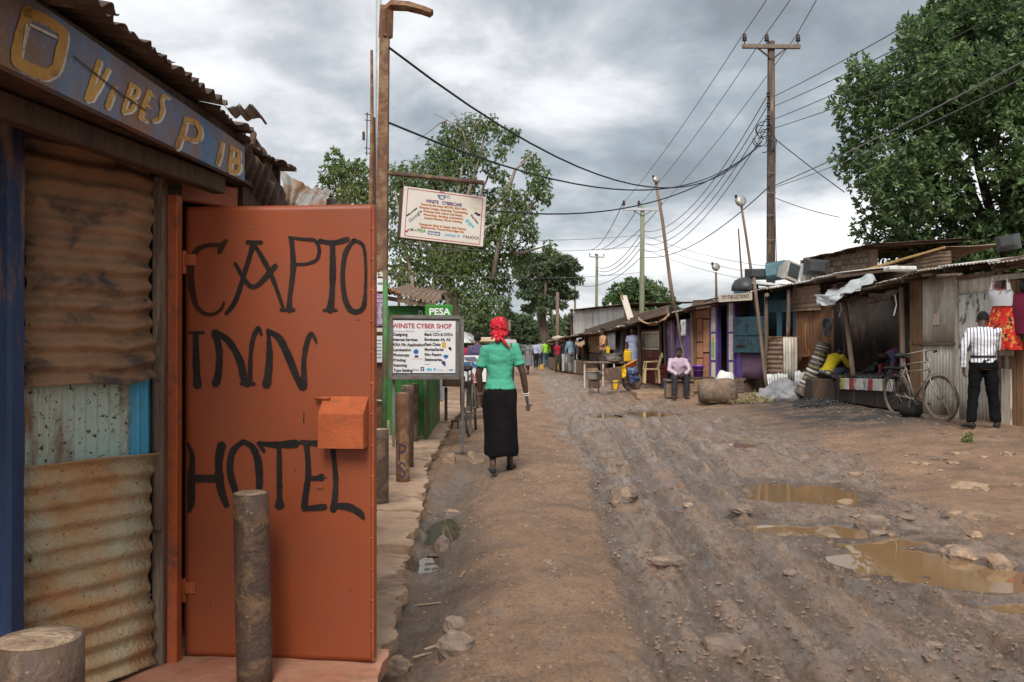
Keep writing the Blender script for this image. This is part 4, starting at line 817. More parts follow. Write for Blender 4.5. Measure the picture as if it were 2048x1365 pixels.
pts = np.array(pts); pts[:, 2] += H(pts[:, 0], pts[:, 1])
lumps('charcoal_dust', pts, .015, .04, 'spilled charcoal crumbs on the ground before the stall', 'charcoal')
# plastic sheet on the awning, ropes
M_plast = mat('clear_plastic', (.52, .55, .55), (.40, .43, .44), scale=6, rough=.35, bump=.5, bscale=12, spec=.5)
def cloth(name, pts4, m, par=None, nu=16, nv=12, amp=.05, seed=0.0, sag=0.0, th=.004, fr_=3.0, smooth=True):
    a, b, c, d = [vec(q) for q in pts4]; u, v = np.meshgrid(np.linspace(0, 1, nu), np.linspace(0, 1, nv), indexing='ij'); u, v = u[..., None], v[..., None]
    Gd = a*(1-u)*(1-v)+b*u*(1-v)+c*u*v+d*(1-u)*v
    nn = np.cross(b-a, d-a); nn = nn/np.linalg.norm(nn); ln = np.linalg.norm(b-a); lv = np.linalg.norm(d-a)
    Gd = Gd+nn*(amp*2*fbm(u[..., 0]*ln+seed, v[..., 0]*lv+seed*2, fr_, 4, .55))[..., None]; Gd[..., 2] -= sag*4*(u*(1-u))[..., 0]*(.4+.6*v[..., 0])
    mb = MB(); mb.sheet(Gd, th); return mb.build(name, m, par, smooth=smooth)
cloth('plastic_sheet', [f.at(1632, 612, .62), f.at(1755, 566, .62), f.at(1745, 548, .1), f.at(1650, 585, .1)], M_plast, s3, amp=.07, seed=3)
cloth('plastic_sheet', [f.at(1630, 590, .66), f.at(1690, 588, .66), f.at(1670, 610, .68), f.at(1645, 612, .68)], M_plast, s3, amp=.06, seed=8)
mb = MB(); mb.box(f.at(1800, 538, .3), (.5, .3, .08), ch=.02); mb.build('tin_scrap', M_zincpale, s3)
M_net = mat('old_netting', (.12, .085, .06), (.07, .05, .04), scale=30, rough=.95, bump=.6, bscale=90)
cloth('netting_roll', [f.at(1690, 598, .3), f.at(1800, 578, .3), f.at(1795, 590, .35), f.at(1705, 608, .35)], M_net, s3, amp=.06, sag=.06, th=.05, seed=5)
for k, (px, py, l) in enumerate([(1665, 600, 24), (1680, 605, 32), (1748, 600, 20), (1790, 590, 40), (1775, 598, 16)]):
    a = f.at(px, py, .4); mb = MB(); mb.tube([a, a+vec((.03, 0, -l/F*8)), a+vec((-.02, 0, -l/F*17))], .012, 5); mb.build('rope_end', M_plast if k % 2 else M_net, s3)
# ---- S4 rusty wall
f = Fr(pxp(1588, 21.6), pxp(1668, 20.0)); s4 = sh('rusty_tin_shack', 'rust-red corrugated shack wall beside the charcoal stall', f)
fcorr(f, s4, M_rusttin, 1588, 1632, 615, 772, .0, seed=1, pitch=.12, amp=.016); fcorr(f, s4, M_rusttin, 1628, 1667, 605, 775, .012, seed=2, pitch=.12, amp=.016)
fcorr(f, s4, M_browntin2, 1583, 1642, 572, 622, .12, seed=4, ribs='u', dent=.03, jag=.05, pitch=.11, amp=.016)
froof(f, s4, [M_zincpale, M_zinc], (1583, 570), (1672, 548), .4, 3, .40, seed=41); fshell(f, s4, 2.8, 2.5, left=False)
fbox(f, s4, 'shelf', M_brownwood, 1590, 1606, 710, 714, .0, .2, .004)
# ---- S5 teal electronics shop
f = Fr(pxp(1468, 23.4), pxp(1588, 21.6)); s5 = sh('electronics_shop', 'teal electronics repair shop with propped metal shutter and tin half wall', f); f5 = f
fcorr(f, s5, M_tealtin, 1468, 1588, 575, 660, -.5, seed=1, pitch=.12); fbox(f, s5, 'wall_panel', M_tealtin, 1536, 1590, 600, 625, -.05, .0, .01)
for px in (1553, 1586): fbox(f, s5, 'jamb', M_tealtin, px, px+8, 612, 690, -.05, .02, .008)
fbox(f, s5, 'shutter', M_teal, 1468, 1530, 634, 706, .18, .22, .008)
for px in (1470, 1490, 1528): fbox(f, s5, 'shutter_rib', M_teal, px, px+2.5, 634, 706, .22, .24, .004)
fbox(f, s5, 'shutter_rib', M_teal, 1468, 1530, 668, 671, .22, .245, .004); fbox(f, s5, 'shutter_bolt', M_dark, 1472, 1490, 689, 692, .24, .27, .004)
fcorr(f, s5, M_purpletin, 1482, 1530, 704, 758, .08, seed=3, pitch=.07, amp=.01); fbox(f, s5, 'jamb', M_purple, 1472, 1482, 706, 765, .05, .12, .01)
fpost(f, s5, M_woodgrey, (1534, 760), (1532, 588), .35, .055); fpost(f, s5, M_woodgrey, (1576, 674), (1578, 580), .35, .05); 
fpost(f, s5, M_pole, (1533, 778), (1508, 556), .75, .045, 'leaning_pole', 5)
fcorr(f, s5, M_browntin2, 1536, 1570, 675, 752, .40, seed=5, ribs='u', pitch=.11, amp=.016, dent=.02); fbox(f, s5, 'rail', M_rust, 1536, 1600, 673, 676.5, .38, .43, .006)
fcorr(f, s5, M_zinc, 1568, 1594, 675, 768, .44, seed=6, pitch=.085, amp=.016)
fcorr(f, s5, M_zincpale, 1535, 1574, 748, 780, .60, seed=7, pitch=.085, amp=.014, jag=.05); fcorr(f, s5, M_zincpale, 1590, 1610, 743, 772, .55, seed=8, pitch=.085, amp=.014, jag=.05)
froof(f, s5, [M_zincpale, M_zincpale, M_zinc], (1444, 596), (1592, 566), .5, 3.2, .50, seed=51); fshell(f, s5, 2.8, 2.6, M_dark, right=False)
mb = MB(); mb.tube([f.at(1534, 590, .5), f.at(1534, 590, -.6)], .05, 12); mb.build('roof_pole', M_pole, s5)
so5 = fbox(f, s5, 'sign_board', M_whitewood, 1437, 1503, 588, 603, .70, .73, .004)
O_ = f.at(1441, 601, .734); put_text(so5, 'CITY STAR ELECTRONICS', M_wooddk, O_, f.d, (0, 0, 1), 0.05, .02, .13, width=(f.u(1500, .73)-f.u(1441, .73))*.93, bold=.002)
# ---- S6/S7 purple pillars and salmon doors
f = Fr(pxp(1386, 24.6), pxp(1468, 23.4)); s6 = sh('salmon_shop', 'salmon shop front with purple painted pillars and dark doorway', f); f6 = f
for (a, c) in ((1421, 1431), (1456, 1466)):
    pl = fbox(f, s6, 'pillar', M_whitewood, a, c, 606, 764, .0, .12, .01)
    fbox(f, s6, 'pillar_trim', M_purple, a-2.5, a+.4, 606, 768, -.02, .14, .01); fbox(f, s6, 'pillar_trim', M_purple, c-.4, c+3.5, 606, 768, -.02, .14, .01); fbox(f, s6, 'pillar_trim', M_purple, a, c, 664, 667, .11, .135, .004); fbox(f, s6, 'pillar_trim', M_purple, a, c, 720, 724, .11, .135, .004)
M_faded = mat('faded_notice', (.50, .47, .42), (.20, .17, .19), scale=26, rough=.85, bump=.05, stain=(.36, .30, .16), samt=.3, sscale=16)
for (a, t_, bt) in ((1427, 614, 622), (1428, 626, 632), (1429, 634, 648), (1430, 655, 664), (1457, 610, 622), (1458, 625, 633), (1459, 639, 652), (1460, 653, 664), (1461, 673, 683), (1462, 688, 718)):
    fbox(f, s6, 'faded_notice', M_faded, a-(4 if a < 1440 else 0), a+(3 if a < 1440 else 6), t_, bt, .121, .125, 0)
M_green2 = mat('pillar_green', (.20, .33, .14), (.15, .24, .11)); M_ylw2 = mat('pillar_yellow', (.50, .32, .06), (.4, .25, .05))
fbox(f, s6, 'painted_figure', M_green2, 1423, 1429, 684, 716, .12, .124, 0); fbox(f, s6, 'painted_figure', M_ylw2, 1424, 1428, 674, 683, .12, .124, 0)
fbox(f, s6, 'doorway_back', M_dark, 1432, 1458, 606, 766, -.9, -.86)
for k, (a, c, t_, bt, m) in enumerate([(1388, 1392, 606, 766, M_brownwood), (1393, 1404, 638, 684, M_salmon), (1393, 1404, 686, 716, M_salmon), (1393, 1404, 718, 764, M_salmon), (1406, 1419, 640, 705, M_salmon2), (1406, 1419, 708, 764, M_salmon)]):
    fbox(f, s6, 'door_panel' if k else 'post', m, a, c, t_, bt, .0, .03+.006*(k % 3), .008)
fbox(f, s6, 'wall_panel', M_salmon, 1386, 1422, 610, 637, -.02, .025, .01); fbox(f, s6, 'wall_panel', M_wooddk, 1386, 1424, 600, 768, -.06, -.02)
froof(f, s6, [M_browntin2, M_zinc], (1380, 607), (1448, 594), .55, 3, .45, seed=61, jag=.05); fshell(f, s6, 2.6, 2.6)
mb = MB(); mb.beam(f.at(1384, 612, .5), f.at(1446, 600, .5), .06, .07, ch=.01); mb.build('eave_pole', M_pole, s6)
# ---- S8 lilac curtain stall
f = Fr(pxp(1332, 26.6), pxp(1388, 24.6)); s8 = sh('curtain_stall', 'stall hung with lilac curtains behind the seated man', f)
def curtain(fr, par, m, px0, px1, py0, py1, w=0.0, folds=5, amp=.035, name='curtain', seed=0.0, flare=0.0):
    u0, u1 = fr.u(px0, w), fr.u(px1, w); pm = (px0+px1)/2; z0, z1 = fr.z(pm, py1, w), fr.z(pm, py0, w)
    u, v = np.meshgrid(np.linspace(0, 1, folds*8), np.linspace(0, 1, 8), indexing='ij')
    off = w+amp*np.sin(u*folds*2*PI+2*v+seed)*(.4+.6*(1-v))+.03*fbm(u*3+seed, v*2, 2, 2); uu = u0+(u1-u0)*(.5+(u-.5)*(1+flare*(1-v)))
    base = fr.a+np.multiply.outer(uu, fr.d)+np.multiply.outer(off, fr.n); base[..., 2] = z0+(z1-z0)*v
    mb = MB(); mb.sheet(base, .004); return mb.build(name, m, par, smooth=True)
curtain(f, s8, M_lilac, 1335, 1350, 642, 748, .05, 3); curtain(f, s8, M_lilac, 1351, 1362, 645, 745, .03, 2, seed=1); curtain(f, s8, M_lilac, 1363, 1383, 638, 750, .08, 4, seed=2)
fpost(f, s8, M_pole, (1385, 770), (1384, 625), .15, .06); fpost(f, s8, M_woodgrey, (1333, 770), (1330, 640), .1, .06); fpost(f, s8, M_pole, (1374, 765), (1353, 622), .45, .04, 'leaning_pole', 5); fpost(f, s8, M_pole, (1345, 762), (1343, 640), .35, .035)
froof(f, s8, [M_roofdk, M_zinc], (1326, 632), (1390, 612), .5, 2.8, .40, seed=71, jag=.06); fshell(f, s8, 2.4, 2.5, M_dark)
curtain(f, s8, M_plast, 1362, 1372, 640, 672, .5, 2, .02, 'plastic_strip')
# ---- S9 maroon kiosk
f = Fr(pxp(1250, 31.0), pxp(1332, 26.6)); s9 = sh('maroon_kiosk', 'maroon kiosk with net-curtained window and brown awning', f); f9 = f
fbox(f, s9, 'wall_panel', M_maroon, 1284, 1318, 700, 745, .0, .03, .01); fbox(f, s9, 'wall_panel', M_maroon, 1284, 1318, 660, 667, .0, .03, .006); fbox(f, s9, 'wall_panel', M_maroon, 1284, 1326, 745, 768, -.02, .02, .01)
wf = fbox(f, s9, 'window_frame', M_whitewood, 1282, 1318, 664, 700, .005, .03, .0)
M_netc = mat('net_curtain', (.42, .38, .30), (.33, .29, .22), scale=12, rough=.9); curtain(f, wf, M_netc, 1285, 1315, 668, 696, .06, 6, .02)
for (a, c, t_, bt) in ((1282, 1318, 664, 667), (1282, 1318, 696, 700), (1282, 1285, 667, 696), (1315, 1318, 667, 696)): fbox(f, wf, 'frame_bar', M_whitewood, a, c, t_, bt, .06, .10, .005)
for k in range(6): fbox(f, s9, 'paint_mark', M_salmon, 1292+(k % 3)*4, 1294.5+(k % 3)*4, 701+8*(k//3), 706+8*(k//3), .031, .034, 0)
fpost(f, s9, M_wooddk, (1281, 768), (1279, 648), .3, .07); fpost(f, s9, M_wooddk, (1273, 765), (1271, 655), .2, .05); fpost(f, s9, M_woodgrey, (1322, 765), (1321, 650), .1, .06); fpost(f, s9, M_wooddk, (1253, 760), (1252, 660), .1, .05)
froof(f, s9, [M_roofdk, M_browntin2], (1240, 650), (1332, 630), .5, 2.8, .40, seed=81, jag=.08); fshell(f, s9, 2.2, 2.4, M_dark)
for k in range(4): mb = MB(); mb.beam(f.at(1245+6*k, 652-6*k, .5-.2*k), f.at(1335, 626-4*k, .5-.2*k), .07, .07, ch=.01); mb.build('roof_pole', M_pole, s9)
M_tarp = mat('brown_tarp', (.34, .22, .13), (.26, .165, .10), scale=5, rough=.85, bump=.3)
cloth('awning', [f.at(1277, 640, 1.2), f.at(1340, 632, 1.2), f.at(1338, 626, .4), f.at(1276, 632, .4)], M_tarp, s9, sag=.32, amp=.03, seed=2)
mb = MB(); mb.beam(f.at(1262, 640, .1), f.at(1247, 592, -.2), .22, .05, ch=.01); mb.build('leaning_plank', M_whitewood, s9); mb = MB(); mb.beam(f.at(1256, 640, .16), f.at(1243, 590, -.14), .07, .05, ch=.01); mb.build('leaning_plank', M_rust, s9)
curtain(f, s9, M_netc, 1258, 1271, 662, 715, -.3, 3, .04)
# ---- S10 far stall with brown sheet and blue-grey curtain
f = Fr(pxp(1168, 44.0), pxp(1250, 33.0)); s10 = sh('cook_stall', 'cooking stall with brown wall sheet and low tin roof', f)
fbox(f, s10, 'wall_sheet', M_tarp, 1174, 1212, 670, 706, .0, .04, .01); 
for k in range(4): fbox(f, s10, 'plank', M_browntin2, 1177+k*9, 1185+k*9, 707, 752, .0, .05, .01)
curtain(f, s10, mat('blue_grey_cloth', (.26, .28, .38), (.18, .2, .28), rough=.9), 1228, 1247, 668, 715, .05, 3, .05); curtain(f, s10, M_plast, 1216, 1232, 666, 700, .25, 2, .06, 'hung_sack')
for px in (1173, 1214, 1247): fpost(f, s10, M_pole, (px, 760), (px, 662), .1, .07)
froof(f, s10, [M_roofdk, M_browntin2, M_zinc], (1165, 672), (1255, 650), .8, 3, .45, seed=91, jag=.1, amp=.02, pitch=.14); fshell(f, s10, 2.4, 2.2, M_dark)
for k in range(4): mb = MB(); mb.beam(f.at(1166+4*k, 668-3*k, .7-.3*k), f.at(1256, 646-4*k, .7-.3*k), .09, .08, ch=.01); mb.build('roof_pole', M_woodgrey, s10)
# ---- S11 far row
f = Fr(pxp(1092, 66.0), pxp(1168, 44.0)); s11 = sh('market_stalls', 'farthest row of low market stalls with ragged awnings', f)
froof(f, s11, [M_roofdk, M_zinc, M_browntin2], (1092, 684), (1168, 668), 1.0, 3, .5, seed=101, jag=.15, amp=.03, pitch=.22, wsheet=1.8)
for px in (1095, 1108, 1120, 1135, 1150, 1166): fpost(f, s11, M_pole, (px, 742+(px-1092)*.2), (px, 684-(px-1092)*.2), .5, .08)
M_cl = [mat('stall_cloth_%d' % k, c, tuple(x*.7 for x in c), rough=.9) for k, c in enumerate([(.5, .45, .36), (.12, .16, .3), (.4, .12, .08), (.3, .28, .25), (.55, .35, .1), (.2, .3, .2)])]
for k in range(6): curtain(f, s11, M_cl[k], 1096+k*12, 1106+k*12, 690, 712-4*(k % 3), .3, 2, .06, 'hung_cloth', k)
for k in range(5): fbox(f, s11, 'counter', M_cl[(k+3) % 6] if k % 2 else M_browntin2, 1096+k*14, 1108+k*14, 716+k*1.5, 738+k*2.5, .2, .9, .02)
cloth('awning', [f.at(1150, 690, 1.8), f.at(1170, 690, 1.8), f.at(1168, 680, .8), f.at(1152, 680, .8)], M_tarp, s11, sag=.1, amp=.05); fshell(f, s11, 2.6, 2.0, M_dark)
# ---- white shed
f = Fr(pxp(1143, 66.0), pxp(1248, 55.0)); ws = sh('white_shed', 'large whitewashed tin shed rising behind the far stalls', f)
u0 = 0
for k in range(5): fcorr(f, ws, M_zincpale, 1143+k*21, 1143+(k+1)*21+.6, 620-1.5*k, 735, .01*(k % 2), seed=k*2.0, pitch=.25, amp=.02, dent=.01, name='wall_sheet')
fpost(f, ws, M_wooddk, (1145, 735), (1143, 618), .1, .12); froof(f, ws, M_roofdk, (1136, 621), (1252, 608), .5, 5, .2, wsheet=2.5, pitch=.25, amp=.02, seed=3); fshell(f, ws, 5, 3.5, M_zinc)
# ---- concrete block building behind the roofs
M_block = mat('block_wall', (.33, .26, .19), (.25, .19, .14), scale=5, rough=.95, bump=.5, stain=(.16, .11, .08), samt=.35)
f = Fr(pxp(1604, 29.0), pxp(1745, 25.6)); bw = sh('block_building', 'grey concrete block building behind the television roof', f)
fbox(f, bw, 'wall', M_block, 1606, 1742, 505, 800, -.25, -.02)
for r_ in range(4):
    for k in range(13):
        a = 1606+k*10.6+(5 if r_ % 2 else 0); sl = -14*(a-1606)/136
        if a+10 > 1743: continue
        fbox(f, bw, 'block', M_block, a, a+9.6, 517+r_*11.5+sl, 527.5+r_*11.5+sl, -.02, .02+.012*rnd.random(), .012)
froof(f, bw, M_roofdk, (1596, 522), (1752, 486), .4, 4, .3, seed=4, jag=.06)
fbox(f, bw, 'wall', M_zincpale, 1600, 1612, 520, 600, -.2, .0)
# ================================================================ LEFT SIDE STREET FURNITURE
M_galv = mat('galvanised_steel', (.40, .41, .42), (.33, .34, .35), scale=6, rough=.5, metal=.4, bump=.1)
M_green = mat('green_paint', (.03, .13, .025), (.024, .10, .02), scale=4, rough=.5, bump=.1, stain=(.03, .08, .03), samt=.3)
M_greenpole = mat('green_pole_paint', (.06, .20, .06), (.045, .13, .045), scale=5, rough=.6, bump=.25, stain=(.11, .075, .05), samt=.48, sscale=4)
M_signwhite = mat('sign_white', (.66, .66, .66), (.60, .60, .60), scale=3, rough=.45, bump=.03, hv=.02)
M_signcream = mat('sign_cream', (.58, .54, .48), (.52, .47, .41), scale=2, rough=.5, bump=.05, hv=.02, stain=(.42, .35, .28), samt=.25, sscale=2)
M_frame = mat('grey_angle_iron', (.17, .165, .16), (.12, .11, .105), scale=8, rough=.55, metal=.3, bump=.2, stain=(.13, .08, .05), samt=.35)
INK = {k: mat('ink_'+k, c, tuple(x*.9 for x in c), rough=.6, bump=0, hv=0) for k, c in dict(red=(.36, .012, .02), black=(.015, .015, .018), purple=(.085, .02, .12), orange=(.40, .11, .012), green=(.03, .22, .06), blue=(.02, .12, .32), navy=(.02, .05, .14), cyan=(.12, .40, .55), yellow=(.55, .34, .03), grey=(.25, .26, .32), white=(.7, .7, .7), slate=(.13, .15, .20)).items()}
class Pl:
    def __init__(s, O, U, V):
        s.O = vec(O); s.U = vec(U)/np.linalg.norm(U); V = vec(V)-s.U*(vec(V) @ s.U); s.V = V/np.linalg.norm(V); s.n = np.cross(s.U, s.V)
        if s.n @ (vec((0, 0, CAMZ))-s.O) < 0: s.n = -s.n
    def at(s, px, py, off=0.0):
        r = vec(((px-1024)/F, 1, (HY-py)/F)); c = vec((0, 0, CAMZ)); o = s.O+s.n*off; t_ = ((o-c) @ s.n)/(r @ s.n); return c+r*t_
    def xy(s, px, py): q = s.at(px, py)-s.O; return float(q @ s.U), float(q @ s.V)
    def text(s, par, st, ink, px, py, pxr=None, cap=6.0, off=.002, dpx=0, **k):
        x, y = s.xy(px, py); w_ = None
        if pxr is not None: w_ = s.xy(pxr, py)[0]-x
        sc_ = abs(s.xy(px, py-10)[1]-y)/10; return put_text(par, st, INK[ink], s.O, s.U, s.V, x, y, cap*sc_/.70, width=w_, off=off, nrm=s.n, **k)
    def poly(s, par, pts, ink, off=.002, th=.0012, name='graphic'):
        mb = MB(); mb.prism([s.at(a, b, off) for a, b in pts], s.n, th); return mb.build(name, INK[ink] if isinstance(ink, str) else ink, par)
# rusty lamp post
lp = thing('rusty_post', 'tall rusty square steel post with bent arm carrying the hanging cafe sign', 'post', (-1.33, 9.0, .07))
a, b = P(757, 940, 9.0), P(770, 12, 9.0); mb = MB(); mb.tube([a, a+(b-a)*.5, a+(b-a)*.8, b], [.092, .082, .068, .062], 4, side=(1, 1, 0)); mb.build('post_tube', M_rust, lp)
mb = MB(); c = [P(771, 75, 9.0), P(773, 22, 9.0), P(784, 10, 9.0), P(815, 12, 8.95), P(845, 20, 8.9), P(863, 27, 8.87)]; mb.tube(c, [.072, .07, .055, .05, .045, .042], 4, side=(0, 1, .2)); mb.build('bent_arm', M_rust, lp)
mb = MB(); mb.tube([P(774, 346, 8.97), P(968, 366, 8.95)], .024, 10); mb.build('sign_arm', M_rustdk, lp, smooth=True)
for (x0, x1, y0, y1, m, nm) in ((753, 768, 557, 583, M_signwhite, 'notice'), (746, 776, 588, 652, mat('pink_poster', (.46, .30, .44), (.36, .22, .34), scale=12, rough=.8, stain=(.12, .08, .14), samt=.35, sscale=16), 'poster'), (748, 765, 672, 725, M_signwhite, 'notice'), (746, 770, 656, 664, M_signcream, 'notice')):
    q = P((x0+x1)/2, (y0+y1)/2, 8.88); po = MB(); po.box(q, ((x1-x0)/F*8.88, .004, (y1-y0)/F*8.88), ch=0); po = po.build(nm, m, lp)
    if y0 in (557, 672, 588):
        for k in range(6 if y0 == 672 else 2 if y0 == 557 else 7):
            pz = y0+9+k*(y1-y0-12)/6; mb = MB(); q2 = P((x0+x1)/2, pz, 8.875); 
            if y0 == 588 and k in (2, 3, 4, 5): mb.box(P(x0+7+(k % 2)*13, 618+14*(k//4), 8.875), (.035, .002, .05))
            else: mb.box(q2, ((x1-x0)*.72/F*8.88, .002, .006))
            mb.build('print', INK['slate'], po)
for k in range(4): mb = MB(); q = P(750+k*5, 548+3*(k % 2), 8.9); mb.box(q, (.03, .01, .05), np.array(Matrix.Rotation(.5*k, 3, 'Y')), ch=.003); mb.build('torn_paper', M_signcream, lp)
mb = MB(); mb.tube([P(742, 800, 8.9), P(768, 802, 8.9)], .006, 6); mb.build('wire_tie', M_galv, lp)
gp = MB(); gp.tube([P(756, 930, 9.5), P(757, -60, 9.5)], .031, 10); tag(gp.build('galvanised_pole', M_galv, smooth=True), 'thin grey galvanised pole behind the rusty post', 'pole')
gp = MB(); gp.tube([P(768, 925, 8.75), P(771, 540, 8.75)], .026, 10); tag(gp.build('green_pole', M_greenpole, smooth=True), 'slim green painted pole beside the cyber shop sign', 'pole')
stk = thing('stick_aerial', 'rough wooden stick with small television aerial beside the rusty post', 'aerial', tuple(P(745, 560, 9.3)))
mb = MB(); mb.tube([P(746, 560, 9.3), P(742, 400, 9.3), P(744, 250, 9.3), P(743, 100, 9.3)], [.028, .026, .02, .014], 7); mb.build('stick', M_rust, stk)
mb = MB(); mb.tube([P(748, 235, 9.3), P(750, 410, 9.3)], .014, 6); mb.build('rod', M_wooddk, stk)
for k, py in enumerate((228, 240, 296, 306)): mb = MB(); mb.tube([P(729, py, 9.3), P(746, py+2, 9.3)], .005, 5); mb.build('aerial_element', M_wooddk, stk)
mb = MB(); mb.tube([P(734, 225, 9.3), P(733, 312, 9.3)], .006, 5); mb.build('aerial_boom', M_wooddk, stk); mb = MB(); mb.box(P(727, 272, 9.3), (.025, .03, .09), ch=.006); mb.build('aerial_box', M_wooddk, stk)
# hanging cafe sign
O_ = P(801, 475, 8.80); U_ = P(966, 494, 9.12)-O_; V_ = P(806, 372, 8.80)-O_; cs = Pl(O_, U_, V_)
cafe = thing('cafe_sign', 'cream box sign reading WINSTE CYBERCAFE hanging crooked from the rusty arm', 'sign', tuple(O_))
W_, H_ = float(np.linalg.norm(U_)), float(np.linalg.norm(cs.V*(V_ @ cs.V)))
mb = MB(); mb.box(O_+cs.U*W_/2+cs.V*H_/2-cs.n*.006, (W_, .012, H_), np.stack([cs.U, -cs.n, cs.V], 1), ch=.002); face = mb.build('sign_face', M_signcream, cafe)
mb = MB(); mb.box(O_+cs.U*W_/2+cs.V*H_/2-cs.n*.085, (W_-.004, .14, H_-.004), np.stack([cs.U, -cs.n, cs.V], 1), ch=.004); mb.build('sign_box', mat('sign_box_brown', (.13, .075, .05), (.09, .055, .04), rough=.8), cafe)
s9_ = lambda zx, zy: (790+zx/9.747, 360+zy/9.747)
bw_ = .006
for (a, b) in (((.045, .04), (.955, .04)), ((.045, .965), (.955, .965)), ((.045, .04), (.045, .965)), ((.955, .04), (.955, .965))):
    mb = MB(); mb.beam(O_+cs.U*W_*a[0]+cs.V*H_*a[1]+cs.n*.0005, O_+cs.U*W_*b[0]+cs.V*H_*b[1]+cs.n*.0005, .0025, bw_, up=cs.V if abs(a[1]-b[1]) < .1 else cs.U); mb.build('border_line', INK['red'], face)
ang = 0.0
def ct(st, ink, z0, z1, cap, **k):
    p0 = s9_(*z0); p1 = s9_(*z1); x0, y0 = cs.xy(*p0); x1, y1 = cs.xy(*p1); sc_ = 8.9/F
    put_text(face, st, INK[ink], cs.O, cs.U, cs.V, x0, y0, cap/9.747*sc_/.70, width=math.hypot(x1-x0, y1-y0), rot=math.atan2(y1-y0, x1-x0), off=.002, nrm=cs.n, **k)
ct('WINSTE', 'purple', (600, 440), (850, 470), 62, bold=.0015); ct('CYBERCAFE', 'purple', (912, 475), (1298, 525), 62, bold=.0015)
for st, a, b in (('Internet Services, SKYPE, KRA PIN,', (505, 487), (1395, 597)), ('Graphic Design, Scanning, Typesetting,', (468, 548), (1422, 665)), ('Printing( both colour and black) ,', (548, 622), (1338, 720)), ('Photocopy, Binding, Lamination,', (553, 690), (1328, 778)), ('Instant Photos, Photo Printing.', (565, 755), (1308, 840)), ('Computer Sales & Repair, Rim Papers,', (465, 875), (1390, 980)), ('Stationeries, Tonner/Cartridges Ink', (500, 935), (1345, 1035))):
    ct(st, 'orange', a, b, 36, bold=.0012)
ct('Movies', 'black', (240, 720), (432, 560), 40, bold=.0008); ct('Google', 'slate', (290, 835), (530, 620), 62, bold=.0006); ct('Series', 'black', (1465, 690), (1610, 860), 42, bold=.0008); ct('skype', 'cyan', (1365, 790), (1520, 940), 70, bold=.002)
ct('M', 'green', (292, 1000), (350, 1003), 66, bold=.0008); ct('PESA', 'green', (428, 1012), (595, 1030), 66, bold=.0008); ct('twitter', 'cyan', (968, 1090), (1195, 1118), 60, bold=.001); ct('YAHOO!', 'black', (1312, 1130), (1630, 1168), 58, bold=.0004)
zp = lambda pts: [s9_(*q) for q in pts]
cs.poly(face, zp([(640, 990), (882, 1020), (876, 1090), (636, 1060)]), 'slate', .002); 
x0, y0 = cs.xy(*s9_(655, 1050)); x1, y1 = cs.xy(*s9_(862, 1075)); put_text(face, 'facebook', INK['white'], cs.O, cs.U, cs.V, x0, y0, .026, width=x1-x0, rot=math.atan2(y1-y0, x1-x0), off=.005, nrm=cs.n, bold=.0008)
cs.poly(face, zp([(820, 283), (1003, 303), (985, 350), (945, 385), (900, 392), (855, 360), (835, 325)]), 'slate', .002); x0, y0 = cs.xy(*s9_(872, 372)); put_text(face, 'W', INK['white'], cs.O, cs.U, cs.V, x0, y0, .050, width=.04, rot=-.11, off=.005, nrm=cs.n, bold=.001)
ring = lambda cx, cy, r0, r1, n=16, a0=0, a1=2*PI: [[(cx+r1*math.cos(a0+(a1-a0)*k/n), cy+r1*math.sin(a0+(a1-a0)*k/n)), (cx+r1*math.cos(a0+(a1-a0)*(k+1)/n), cy+r1*math.sin(a0+(a1-a0)*(k+1)/n)), (cx+r0*math.cos(a0+(a1-a0)*(k+1)/n), cy+r0*math.sin(a0+(a1-a0)*(k+1)/n)), (cx+r0*math.cos(a0+(a1-a0)*k/n), cy+r0*math.sin(a0+(a1-a0)*k/n))] for k in range(n)]
def arcs(par, pl, segs, ink, off=.002, name='graphic'):
    mb = MB()
    for q in segs: mb.add([pl.at(*s9_(*p_), off) for p_ in q], [(0, 1, 2, 3)])
    mb.build(name, INK[ink], par)
arcs(face, cs, ring(1040, 335, 20, 30), 'slate'); arcs(face, cs, ring(915, 275, 30, 40, 8, -2.6, -.6), 'red'); arcs(face, cs, ring(915, 275, 52, 62, 8, -2.6, -.6), 'red')
cs.poly(face, zp([(188, 1020), (205, 985), (222, 992), (268, 952), (285, 972), (238, 1008), (245, 1022)]), 'red'); cs.poly(face, zp([(1535, 655), (1575, 625), (1600, 640), (1640, 665), (1668, 660), (1655, 705), (1610, 700), (1580, 672)]), 'black'); cs.poly(face, zp([(1205, 1085), (1235, 1070), (1268, 1085), (1255, 1110), (1215, 1118), (1230, 1100)]), 'cyan')
cs.poly(face, zp([(368, 980), (390, 970), (420, 972), (422, 985), (395, 990), (370, 990)]), 'red')
mb = MB(); mb.tube([P(965, 366, 8.95), P(967, 393, 9.05)], .006, 5); mb.build('chain', M_rustdk, cafe); mb = MB(); mb.tube([P(806, 350, 8.95), P(807, 374, 8.82)], .006, 5); mb.build('chain', M_rustdk, cafe)
